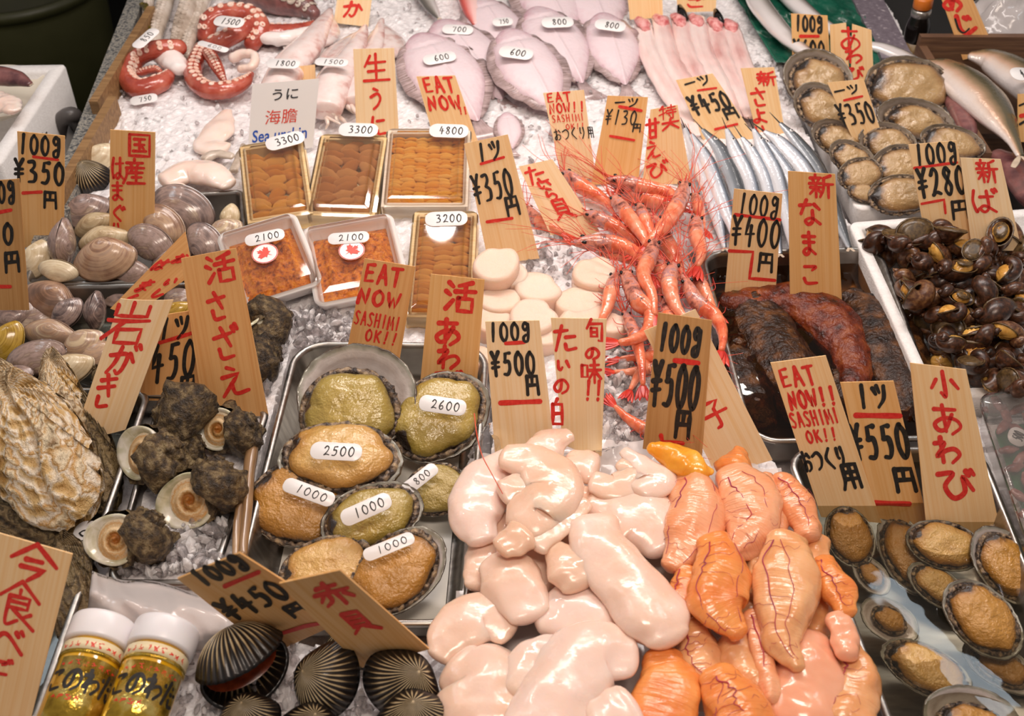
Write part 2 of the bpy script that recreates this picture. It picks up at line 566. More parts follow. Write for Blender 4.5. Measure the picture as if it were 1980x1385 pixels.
mat('cockle', [(0.0, '0E0A08'), (0.36, '1E1611'), (0.48, '32261C'), (0.60, 'A8916A'), (0.8, 'E0CEA8')], rough=0.4, k=1.0, nz=(3, 0.25, 4), coat=0.15)
mat('cockle_flesh', ['5A2412', '8A3A1A'], rough=0.2, nz=(5, 1, 3))
mat('ligament', ['171310', '2C241C'], rough=0.3, nz=(6, 1, 3))
mat('oyster', [(0.0, '6E5430'), (0.2, 'B08440'), (0.35, 'D8B478'), (0.48, 'F0E4D0'), (0.58, 'C09048'), (0.7, 'EAD8B6'), (0.85, '8E6E44'), (1, 'D8C4A4')], rough=0.32, k=1.0, nz=(9, 0.45, 6), bump=(20, 1.0, 5, 0.003), bump2=(70, 0.8, 4, 0.0015), coat=0.4, vary=0.2)
mat('oyster_dark', [(0.0, '2E2418'), (0.3, '6A5434'), (0.5, '96805A'), (0.65, '4A3A24'), (0.85, '8A7650')], rough=0.32, k=1.0, nz=(9, 0.5, 6), bump=(20, 1.0, 5, 0.003), bump2=(70, 0.8, 4, 0.0015), coat=0.3)
mat('turban', [(0.2, '1E1710'), (0.42, '4A3A26'), (0.56, '75603F'), (0.68, '9C8862'), (0.76, '6E5A38'), (0.88, '54482A')], rough=0.42, nz=(5, 1.2, 6), bump=(14, 1.0, 5, 0.004), bump2=(50, 0.8, 3, 0.0015), vary=0.2, coat=0.15)
mat('turban_lip', [(0.2, '8E8A60'), (0.45, 'CFC8A8'), (0.65, 'EEE8DA'), (0.9, 'B6B68A')], rough=0.2, nz=(2, 1.2, 3), uvn=(1.5, 8, 0.5), coat=0.4)
mat('operculum', [(0.0, 'B8722C'), (0.25, '9C6428'), (0.42, 'C99A5C'), (0.6, 'E8CCA0'), (0.8, 'D9A668'), (1.0, 'EAD8B8')], rough=0.4, k=1.0, nz=(14, 0.5, 4), bump=(40, 0.5, 3, 0.0012))
mat('whelk', [(0.25, '22150F'), (0.45, '412617'), (0.62, '5E3A26'), (0.8, '86603E')], rough=0.3, nz=(5, 1.0, 5), bump=(30, 0.12, 3, 0.001), coat=0.15, vary=0.35)
mat('whelk_flesh', ['C48A3C', 'E6B25C'], rough=0.22, nz=(4, 1, 3), vary=0.5)
mat('whelk_lid', ['3A2A1A', '6E5634'], rough=0.3, nz=(6, 1, 3))
mat('shrimp', [(0.2, 'D25A3C'), (0.45, 'F0825A'), (0.7, 'F6A483')], rough=0.2, nz=(90, 1.1, 4), sss=0.25, sssr=(0.006, 0.003, 0.002), coat=0.5, bump=(120, 0.25, 3), vary=0.25, wave=((300, 1), 0.4, 1, 0.001))
mat('shrimp_head', [(0.25, '5E3834'), (0.40, 'B06A5C'), (0.52, 'DE8E74'), (0.66, 'B48484'), (0.8, 'E8A890')], rough=0.2, nz=(110, 1.3, 4), coat=0.5, bump=(160, 0.5, 3))
mat('shrimp_fin', ['B81E22', 'E04A30'], rough=0.3, nz=(80, 1, 3))
mat('shrimp_feeler', ['D84A30', 'E87050'], rough=0.35, nz=(80, 1, 2))
mat('black_eye', '0C0A0A', rough=0.1)
mat('scallop', [(0.3, 'F2CCB0'), (0.7, 'F8DCCA')], rough=0.2, nz=(50, 1, 3), sss=0.4, sssr=(0.014, 0.008, 0.005), bump=(300, 0.3, 3, 0.001), coat=0.4, vary=0.3)
mat('flounder', [(0.2, 'E9D6DA'), (0.5, 'E2C8CE'), (0.75, 'D4AAB4'), (0.95, '9C7A84')], rough=0.2, k=0.7, nz=(12, 0.7, 4), bump=(160, 0.25, 3), bump2=(24, 0.3, 3, 0.002), coat=0.5, sss=0.15, sssr=(0.01, 0.006, 0.005))
mat('flounder_fin', [(0.3, '7E6862'), (0.5, 'B09A98'), (0.7, 'D8C0C0')], rough=0.2, nz=(8, 0.5, 3), uvn=(260, 0.6, 1.2), coat=0.4)
mat('squid', [(0.15, 'AE6A66'), (0.35, 'D8ACA4'), (0.52, 'EED8D2'), (0.8, 'F5E8E4')], rough=0.16, k=1.0, nz=(70, 0.8, 6), bump=(60, 0.15, 3), coat=0.5, sss=0.2, sssr=(0.01, 0.005, 0.004))
mat('squid_flesh', [(0.3, 'F2D4C4'), (0.7, 'F9E6DC')], rough=0.18, nz=(18, 1, 3), sss=0.35, sssr=(0.012, 0.006, 0.004), bump=(50, 0.3, 3, 0.003), coat=0.4)
mat('octopus', [(0.25, '8E2E24'), (0.5, 'B4503E'), (0.75, 'D07A64')], rough=0.2, nz=(40, 1, 4), bump=(160, 0.3, 3), coat=0.5)
mat('octopus_sucker', ['E8B8A0', 'F6DCCC'], rough=0.25, nz=(60, 1, 2))
mat('octopus_white', ['EFE0DA', 'F8F0EC'], rough=0.2, nz=(30, 1, 3), bump=(80, 0.5, 3))
mat('octopus_grey', [(0.3, '9C8A78'), (0.5, 'C8B8A8'), (0.7, 'E0D4C8')], rough=0.2, nz=(30, 1, 4), bump=(120, 0.4, 3), coat=0.5)
mat('eel_fillet', [(0.2, 'D0948E'), (0.42, 'EBC6C0'), (0.7, 'F6E0DA')], rough=0.16, nz=(30, 1.1, 5), nscale=(1, 0.3, 1), uvn=(6, 6, 0.5), bump=(60, 0.3, 3, 0.003), coat=0.5, sss=0.2, sssr=(0.01, 0.004, 0.003))
mat('raw_red', [(0.3, 'C45A5C'), (0.55, 'E4A09C'), (0.8, 'F0C8C2')], rough=0.2, nz=(120, 1, 4), bump=(140, 0.6, 3))
mat('saury_silver', [(0.05, 'F4F2F4'), (0.35, 'E2E4EA'), (0.55, 'C2C8D2'), (0.68, '8A94A2'), (0.8, '4A5058'), (1, '30343A')], rough=0.2, metal=0.3, k=1.0, nz=(20, 0.18, 3), bump=(300, 0.2, 2), coat=0.5)
mat('saury_dark', [(0.05, 'C8CCD2'), (0.3, '7E848A'), (0.55, '54585C'), (1, '34383C')], rough=0.24, metal=0.2, k=1.0, nz=(20, 0.2, 3), bump=(300, 0.15, 2), coat=0.5)
mat('jack_fish', [(0.0, 'F2E8E4'), (0.14, 'EAD6C8'), (0.27, 'D4AC90'), (0.38, 'A48868'), (0.52, '6A6048'), (0.9, '4A483A')], rough=0.2, metal=0.2, k=1.0, nz=(24, 0.25, 4), bump=(260, 0.25, 3), coat=0.4)
mat('fish_silver', [(0.05, 'F2ECEA'), (0.4, 'E2DAD6'), (0.62, 'A8A098'), (0.8, '7A746C'), (1, '5E5A54')], rough=0.18, metal=0.25, k=1.0, nz=(20, 0.2, 3), coat=0.5)
mat('fish_pink', [(0.05, 'F4DAD6'), (0.5, 'F0BEB8'), (0.85, 'DC6A62'), (1, 'B84A48')], rough=0.18, k=1.0, nz=(20, 0.2, 3), coat=0.5)
mat('fish_fin', ['B8A490', 'D8C4AC'], rough=0.3, nz=(80, 1, 2))
mat('dark_fish', [(0.3, '4A2A30'), (0.5, '8C5C58'), (0.7, '5E4E4C')], rough=0.22, nz=(30, 1, 4), coat=0.4)
mat('cucumber_black', [(0.3, '1C100A'), (0.5, '362012'), (0.72, '6A4220')], rough=0.25, nz=(70, 1.1, 5), bump=(220, 1.0, 4, 0.003), coat=0.15, spec=0.3)
mat('cucumber_red', [(0.3, '34140A'), (0.5, '6A2A14'), (0.72, '8E4820')], rough=0.18, nz=(60, 1.1, 5), bump=(200, 0.9, 4, 0.003), coat=0.15, spec=0.3)
mat('board_wood', [(0.3, '7A5A38'), (0.7, '9E7A50')], rough=0.55, nz=(1, 1, 3), nscale=(18, 160, 160), bump=(1, 0.3, 3, 0.002))
mat('granite', [(0.3, '484A4A'), (0.45, '6E6E6C'), (0.58, 'A8A294'), (0.66, '5E6062')], rough=0.3, nz=(180, 1.4, 5))
mat('ledge_metal', [(0.4, '6E646C'), (0.66, '7E747C'), (0.72, 'B8AEB0')], rough=0.35, nz=(160, 1.2, 4))
mat('crate_wood', [(0.3, '5C4030'), (0.7, '7E5C42')], rough=0.55, nz=(1, 1, 3), nscale=(12, 12, 220), bump=(1, 0.3, 3, 0.002))
mat('bin_green', ['3C3C22', '46462A'], rough=0.45, nz=(10, 1, 3), bump=(40, 0.1, 2))
mat('floor_dark', ['0C0D0B', '141512'], rough=0.9, spec=0.1, nz=(6, 1, 4))
mat('stall_panel', ['1C1B19', '262422'], rough=0.6, nz=(10, 1, 3))
mat('green_sheet', [(0.3, '0E3A2C'), (0.7, '1E6650')], rough=0.25, nz=(14, 1, 3), bump=(40, 0.6, 3, 0.004))
mat('abalone_shell_brown', [(0.0, '3A2E24'), (0.25, '5A4A3C'), (0.5, '7A6A5A'), (0.7, '94867A'), (0.85, '8A7C68'), (1.0, '4E3E2E')], rough=0.15, k=1.0, nz=(3, 0.35, 4), uvn=(3, 14, 0.25), coat=0.6, bump=(10, 0.25, 3, 0.002))
mat('green_leaf', ['1E5A36', '2C7A48'], rough=0.35, nz=(20, 1, 3))
mat('bottle_dark', '120E0C', rough=0.15)
mat('bottle_label', ['5A4424', '8A6C3A'], rough=0.35, nz=(40, 1, 3))
mat('cap_orange', 'D9782A', rough=0.3)
mat('cap_silver', 'B4B0AA', rough=0.25, metal=0.8)
mat('jar_cap', 'F0ECEE', rough=0.3, sss=0.1)
mat('jar_gold', [(0.3, '8A6A1C'), (0.5, 'C9A63C'), (0.7, 'F2DE8C')], rough=0.2, metal=0.75, nz=(60, 1, 4), bump=(140, 0.8, 3, 0.002))
mat('jar_oil', [(0.3, 'B47E0C'), (0.7, 'E8B41E')], rough=0.08, nz=(20, 1, 3), coat=1.0)
mat('jar_cream', 'EAD8B0', rough=0.35)
mat('firefly_squid', [(0.3, '5E2A28'), (0.5, '9A5A50'), (0.7, 'C8968A')], rough=0.2, nz=(60, 1, 4), coat=0.4)
mat('rubber_band', [(0.3, '7A5A3A'), (0.7, 'AE8A62')], rough=0.3, nz=(60, 1, 3), nscale=(1, 0.2, 1), coat=0.4)
mat('plate_cream', 'E9DFCB', rough=0.25)
mat('seaweed', ['3A3418', '7A6A24'], rough=0.3, nz=(60, 1, 3))
mat('pipe_grey', '55504E', rough=0.35)
# ------------------------------------------------------------------ brush lettering
# strokes in a 0..100 box, y down; '-' = straight segments, otherwise smoothed
GLY = {
 '0': "50,5 22,26 16,68 44,95 76,74 82,30 52,5", '1': "58,4 42,96", '2': "20,25 45,5 74,20 60,55 20,92|20,92 50,84 88,90",
 '3': "20,10 60,8 68,26 40,46|40,46 76,60 66,88 18,94", '4': "-42,4 16,60 88,56|62,30 54,98", '5': "-80,7 38,9 30,42|30,42 66,42 72,70 50,92 16,92",
 '6': "66,4 30,40 20,75 44,96 74,78 60,55 26,66", '7': "-16,15 80,10 44,96", '8': "74,18 46,5 26,24 50,46 76,70 50,96 20,76 48,48 76,20",
 'g': "76,16 46,4 24,24 44,42 72,26 78,10|77,12 76,56 62,96 26,98 22,78 50,66", '¥': "18,4 50,40|84,2 48,42 46,98|20,46 82,43|18,66 82,62",
 '円': "24,10 20,95|-24,12 80,10 82,94|52,12 50,50|24,52 80,50", 'ツ': "12,18 26,42|42,8 52,36|90,10 74,60 28,96", '一': "8,58 92,46",
 'E': "-80,8 24,12 20,90 84,86|24,48 72,45", 'A': "50,4 12,95|50,4 88,94|24,62 78,60", 'T': "8,12 94,8|52,10 48,96", 'N': "-14,95 24,8 74,92 86,5",
 'O': "50,5 18,28 16,70 46,95 80,72 82,30 52,5", 'W': "-6,10 24,92 48,35 68,92 96,5", 'S': "82,14 50,5 24,22 48,46 76,68 54,94 14,86", 'H': "20,5 16,95|84,5 80,95|18,50 82,48",
 'I': "54,5 46,95", 'M': "-8,96 14,6 50,72 86,6 94,96", 'K': "24,5 20,96|82,8 24,56|40,46 86,94", '!': "62,4 48,70|42,90 40,96",
 'は': "22,8 14,50 22,94 30,80|40,32 94,28|70,6 70,74 54,94 40,82 58,70 94,92", 'ま': "14,22 86,20|20,45 82,43|50,4 52,75 34,94 18,82 44,68 88,90",
 'ぐ': "66,5 24,48 70,96|76,20 84,32|90,12 98,24", 'り': "28,8 24,46 34,54|68,6 72,52 42,96", 'お': "10,28 60,24|36,6 36,80 22,92 12,74 50,52 84,58 82,82 56,94|72,16 92,34",
 'い': "18,20 20,70 34,84 44,66|72,20 88,62", 'し': "32,6 30,74 52,94 90,68", 'が': "8,35 60,30 60,74 48,94 38,84|38,6 30,55 12,92|70,28 86,55|78,4 84,16|90,0 97,13",
 'か': "8,34 62,28 60,75 46,94 36,84|38,5 30,55 12,94|72,24 90,54", 'き': "18,20 82,13|14,42 84,34|40,4 72,62|28,66 36,92 78,90", 'さ': "12,30 88,22|44,4 72,60|26,64 34,92 76,90",
 'ざ': "8,34 74,26|38,8 66,62|22,66 30,92 72,90|80,10 86,24|92,4 99,18", 'え': "38,4 60,14|-20,34 72,28 16,94|46,58 56,90 96,86",
 '生': "30,10 10,46|24,34 84,30|50,4 50,92|22,62 80,58|6,93 96,90", 'う': "38,8 62,16|18,44 60,30 78,50 62,78 34,97", 'に': "22,8 15,50 22,94|46,28 86,24|44,70 54,90 92,86",
 'た': "8,26 62,20|38,4 12,96|54,46 92,42|52,72 60,92 96,86", 'ら': "40,4 66,14|30,28 26,62 60,46 82,66 66,90 32,97",
 '貝': "-28,6 28,68|-28,6 74,6 74,68|30,27 72,27|30,47 72,47|28,67 74,67|42,70 14,96|60,70 92,96",
 '特': "22,6 10,32|8,26 42,22|28,4 28,96|6,64 46,48|52,20 94,18|72,4 72,38|46,40 98,37|48,58 98,55|80,40 80,95 68,88|58,66 66,80", '大': "8,36 94,32|52,6 44,50 8,95|50,44 94,92",
 '甘': "6,28 94,25|30,6 30,92|70,6 70,92|30,58 70,57|30,90 70,89", 'び': "8,26 46,18 22,60 40,94 70,70 70,24 92,62|80,6 86,18|92,2 99,14",
 '新': "28,3 28,14|8,18 50,15|18,24 22,34|42,22 36,34|4,41 56,38|8,57 52,54|30,40 30,97|28,58 6,84|32,60 52,78|88,4 62,16|62,16 60,60 46,95|62,42 99,39|80,42 80,97",
 'よ': "50,28 88,24|50,4 52,72 32,94 16,80 45,68 90,90", 'な': "8,25 54,20|36,4 12,56|68,18 90,36|60,42 60,80 42,94 30,80 58,70 92,90", 'こ': "24,18 78,16 62,32|20,70 34,90 84,86",
 'ご': "20,26 70,24 56,38|16,72 30,92 80,88|80,8 86,22|92,4 99,16", 'あ': "16,20 80,15|42,4 44,90|68,32 44,80 22,88 12,68 42,46 78,48 90,70 62,96",
 'わ': "30,4 30,96|8,28 42,24 10,76 46,50 76,42 90,62 62,94", 'つ': "8,30 60,16 90,42 72,76 38,92", 'く': "68,4 22,48 74,96", '用': "25,8 22,60 8,96|-25,8 80,8 80,95|25,35 80,35|24,60 80,60|52,8 52,94",
 '旬': "32,3 8,40|-24,22 90,20 86,92 70,88|-30,38 30,72 62,72 62,38 30,38|30,55 62,55", 'の': "54,16 46,70 24,84 10,58 30,24 66,14 92,45 84,76 56,94",
 '味': "-6,25 6,74 32,74 32,25 6,25|48,25 88,22|40,46 97,43|66,4 66,98|64,48 40,82|68,48 97,80", '白': "50,2 36,20|-20,22 20,95 80,95 80,22 20,22|20,58 80,56",
 '子': "-24,12 76,10 52,34|52,34 54,86 36,95|6,52 96,47", '今': "50,3 4,50|50,3 96,48|34,46 66,44|-26,66 74,64 44,98", 
 '食': "50,2 6,40|50,2 96,38|50,20 50,30|-28,36 74,34 72,58 30,60|30,47 72,46|28,36 28,94 54,84|40,62 94,96|82,66 62,77", 'べ': "6,62 40,26 96,82|70,14 78,26|84,6 92,18",
 '赤': "24,20 76,17|50,3 50,42|6,44 96,40|38,46 34,76 12,94|60,46 60,96|22,56 8,74|78,52 94,74", '小': "50,6 50,94 36,84|24,38 6,70|76,34 96,62",
 '活': "12,10 26,22|4,38 18,48|6,92 28,64|86,5 44,18|34,36 98,32|66,14 66,56|-45,56 45,95 90,95 90,56 45,56",
 '国': "-8,6 8,95 92,95 92,6 8,6|28,25 72,24|30,48 70,47|24,75 77,74|50,25 50,75|60,55 69,66",
 '産': "50,2 50,13|16,17 86,15|34,20 40,32|68,18 58,32|14,36 92,34|18,36 16,66 2,96|40,42 28,58|36,54 86,52|58,42 58,93|40,72 82,70|22,95 96,93",
 '岩': "50,2 50,32|-18,10 18,34 84,34 84,10|6,47 92,44|42,47 4,92|-34,66 34,97 82,97 82,64 34,66", 'じ': "32,6 30,74 52,94 92,66|60,12 68,24|76,8 84,20", 'ば': "20,12 12,54 20,94 28,82|38,36 84,32|64,12 64,74 48,94 34,82 52,70 88,92|84,6 90,18|94,2 100,12",
}
GLY = {c: [(s[0] == '-', [tuple(float(v) for v in p.split(',')) for p in s.lstrip('-').split()]) for s in t.split('|')] for c, t in GLY.items()}


def stroke_xy(P, smooth, w, mb, put, brush=1.0):
    """P: pixel polyline -> ribbon of width w px added to mb through put(px,py)"""
    if smooth and len(P) > 2:
        P = catmull(P, 6 * len(P))
    else:
        Q = []
        for a, b in zip(P, P[1:]):
            m = max(1, int(math.hypot(b[0] - a[0], b[1] - a[1]) / 12))
            Q += [[a[0] + (b[0] - a[0]) * i / m, a[1] + (b[1] - a[1]) * i / m] for i in range(m)]
        P = Q + [list(P[-1])]
    n = len(P)
    h = w / 2
    segs = []
    for i in range(n):
        a, b = P[max(0, i - 1)], P[min(n - 1, i + 1)]
        d = math.hypot(b[0] - a[0], b[1] - a[1]) or 1
        t = ((b[0] - a[0]) / d, (b[1] - a[1]) / d)
        f = i / max(1, n - 1)
        hh = h * (1.08 - 0.25 * brush * f + 0.10 * math.sin(7 * f + P[0][0]))
        segs.append((P[i], (-t[1] * hh, t[0] * hh), t, hh))
    mb.n = getattr(mb, 'n', 0) + 1
    put0, lift = put, 2e-5 * (mb.n % 24)

    def put(x, y):
        q = put0(x, y)
        return (q[0], q[1], q[2] + lift)
    V, F = [], []
    for p, o, t, hh in segs:
        V += [put(p[0] + o[0], p[1] + o[1]), put(p[0] - o[0], p[1] - o[1])]
    for i in range(n - 1):
        F.append((2 * i, 2 * i + 1, 2 * i + 3, 2 * i + 2))
    for (p, o, t, hh), sgn in ((segs[0], -1), (segs[-1], 1)):
        c0 = len(V)
        m = 5
        for j in range(m + 1):
            a = PI * j / m
            V.append(put(p[0] + o[0] * math.cos(a) + sgn * t[0] * hh * math.sin(a), p[1] + o[1] * math.cos(a) + sgn * t[1] * hh * math.sin(a)))
        F.append(tuple(range(c0, c0 + m + 1)))
    mb.add(V, F)


def letters(mb, text, cx, cy, w, h, ex, ey, lw, put):
    n = len(text)
    adv = w / n
    for i, ch in enumerate(text):
        if ch == ' ':
            continue
        x0 = -w / 2 + adv * (i + 0.5)
        cw = adv * (0.86 if n > 1 else 1.0)
        for straight, S in GLY[ch]:
            P = []
            for gx, gy in S:
                u = x0 + (gx - 50) / 100 * cw
                v = (gy - 50) / 100 * h
                P.append((cx + u * ex[0] + v * ey[0], cy + u * ex[1] + v * ey[1]))
            stroke_xy(P, not straight, lw, mb, put)


def font_print(mb, text, cx, cy, w, h, ex, ey, put, bold=0.0):
    c = bpy.data.curves.new('print', 'FONT')
    c.body = text
    c.resolution_u = 3
    c.offset = bold
    o = bpy.data.objects.new('print', c)
    COL.objects.link(o)
    dg = bpy.context.evaluated_depsgraph_get()
    me = o.evaluated_get(dg).to_mesh()
    xs = [v.co.x for v in me.vertices]; ys = [v.co.y for v in me.vertices]
    x0, x1, y0, y1 = min(xs), max(xs), min(ys), max(ys)
    V = []
    for v in me.vertices:
        u = ((v.co.x - x0) / (x1 - x0) - 0.5) * w
        q = (0.5 - (v.co.y - y0) / (y1 - y0)) * h
        V.append(put(cx + u * ex[0] + q * ey[0], cy + u * ex[1] + q * ey[1]))
    F = [tuple(p.vertices) for p in me.polygons]
    mb.add(V, F)
    o.evaluated_get(dg).to_mesh_clear()
    bpy.data.objects.remove(o)
    bpy.data.curves.remove(c)


INK = {'R': ('red_lettering', 'ink_red'), 'K': ('black_lettering', 'ink_black'), 'k': ('black_lettering', 'ink_thin'), 'D': ('black_lettering', 'print_dark'), 'F': ('red_lettering', 'print_red'), 'B': ('blue_lettering', 'print_blue')}


def price_tag(q, z, lean, wood, label, ink, bend=0.0, name='price_tag', cat='price tag', halves=None, yaw=0.0, thick=0.0013, exd=None):
    a, w = math.radians(lean), math.radians(yaw)
    n = V3((math.sin(w) * math.cos(a), -math.cos(a) * math.cos(w), math.sin(a)))
    B = G((q[2][0] + q[3][0]) / 2, (q[2][1] + q[3][1]) / 2, z)
    c3 = [onplane(x, y, B, n) for x, y in q]
    Y = (c3[0] - c3[3] + c3[1] - c3[2]).normalized()
    Y = (Y - n * Y.dot(n)).normalized()
    X = Y.cross(n)
    wid = ((c3[2] - c3[3]).length + (c3[1] - c3[0]).length) / 2
    M = mtx(B, X, Y, n)

    def put(px, py, dz=0.0004):
        p = onplane(px, py, B, n) - B
        x, y = p.dot(X), p.dot(Y)
        return (x, y, dz + bend * (2 * x / wid) ** 2)
    root = thing(name, label, cat, M, 'hand-lettered wooden price tags' if cat == 'price tag' else None)
    for qq in (halves or [q]):
        mb = MB()
        nx, ny = (10, 2) if bend else (2, 2)
        V, F = [], []
        for s, dz in ((0, 0.0), (1, -thick)):
            for j in range(ny + 1):
                for i in range(nx + 1):
                    u, v = i / nx, j / ny
                    px = (qq[0][0] * (1 - u) + qq[1][0] * u) * (1 - v) + (qq[3][0] * (1 - u) + qq[2][0] * u) * v
                    py = (qq[0][1] * (1 - u) + qq[1][1] * u) * (1 - v) + (qq[3][1] * (1 - u) + qq[2][1] * u) * v
                    V.append(put(px, py, dz))
        k = (nx + 1) * (ny + 1)
        for j in range(ny):
            for i in range(nx):
                b = j * (nx + 1) + i
                F.append((b, b + nx + 1, b + nx + 2, b + 1))
                F.append((k + b, k + b + 1, k + b + nx + 2, k + b + nx + 1))
        rim = [i for i in range(nx + 1)] + [j * (nx + 1) + nx for j in range(1, ny + 1)] + [ny * (nx + 1) + i for i in range(nx - 1, -1, -1)] + [j * (nx + 1) for j in range(ny - 1, 0, -1)]
        for s in range(len(rim)):
            p, r = rim[s], rim[(s + 1) % len(rim)]
            F.append((p, r, r + k, p + k))
        obj('board', V, F, wood, root, False)
    ex0 = (q[1][0] - q[0][0], q[1][1] - q[0][1])
    d = math.hypot(*ex0); ex0 = (ex0[0] / d, ex0[1] / d)
    ey0 = ((q[3][0] + q[2][0] - q[0][0] - q[1][0]), (q[3][1] + q[2][1] - q[0][1] - q[1][1]))
    d = math.hypot(*ey0); ey0 = (ey0[0] / d, ey0[1] / d)
    for k, it in enumerate(ink):
        mb = MB()
        mb.n = 3 * k
        if it[1] == '_':
            P = it[2:-1]
            stroke_xy([(P[i], P[i + 1]) for i in range(0, len(P), 2)], False, it[-1], mb, put, 0.3)
        elif it[0] in 'DFB':
            font_print(mb, it[1], it[2], it[3], it[4], it[5], ex0, ey0, put, 0.012 if it[0] != 'F' else 0)
        else:
            t, cx, cy, w_, h_ = it[1:6]
            lw = it[6] if len(it) > 6 else (max(2.4, min(8.5, 0.15 * h_)) if it[0] != 'k' else 2.2)
            ex = exd or ex0
            letters(mb, t, cx, cy, w_, h_, ex, ey0, lw, put)
        nm = INK[it[0]][0]
        mb.build(nm.replace('lettering', 'underline') if it[1] == '_' else nm, INK[it[0]][1], root, False)
    return root


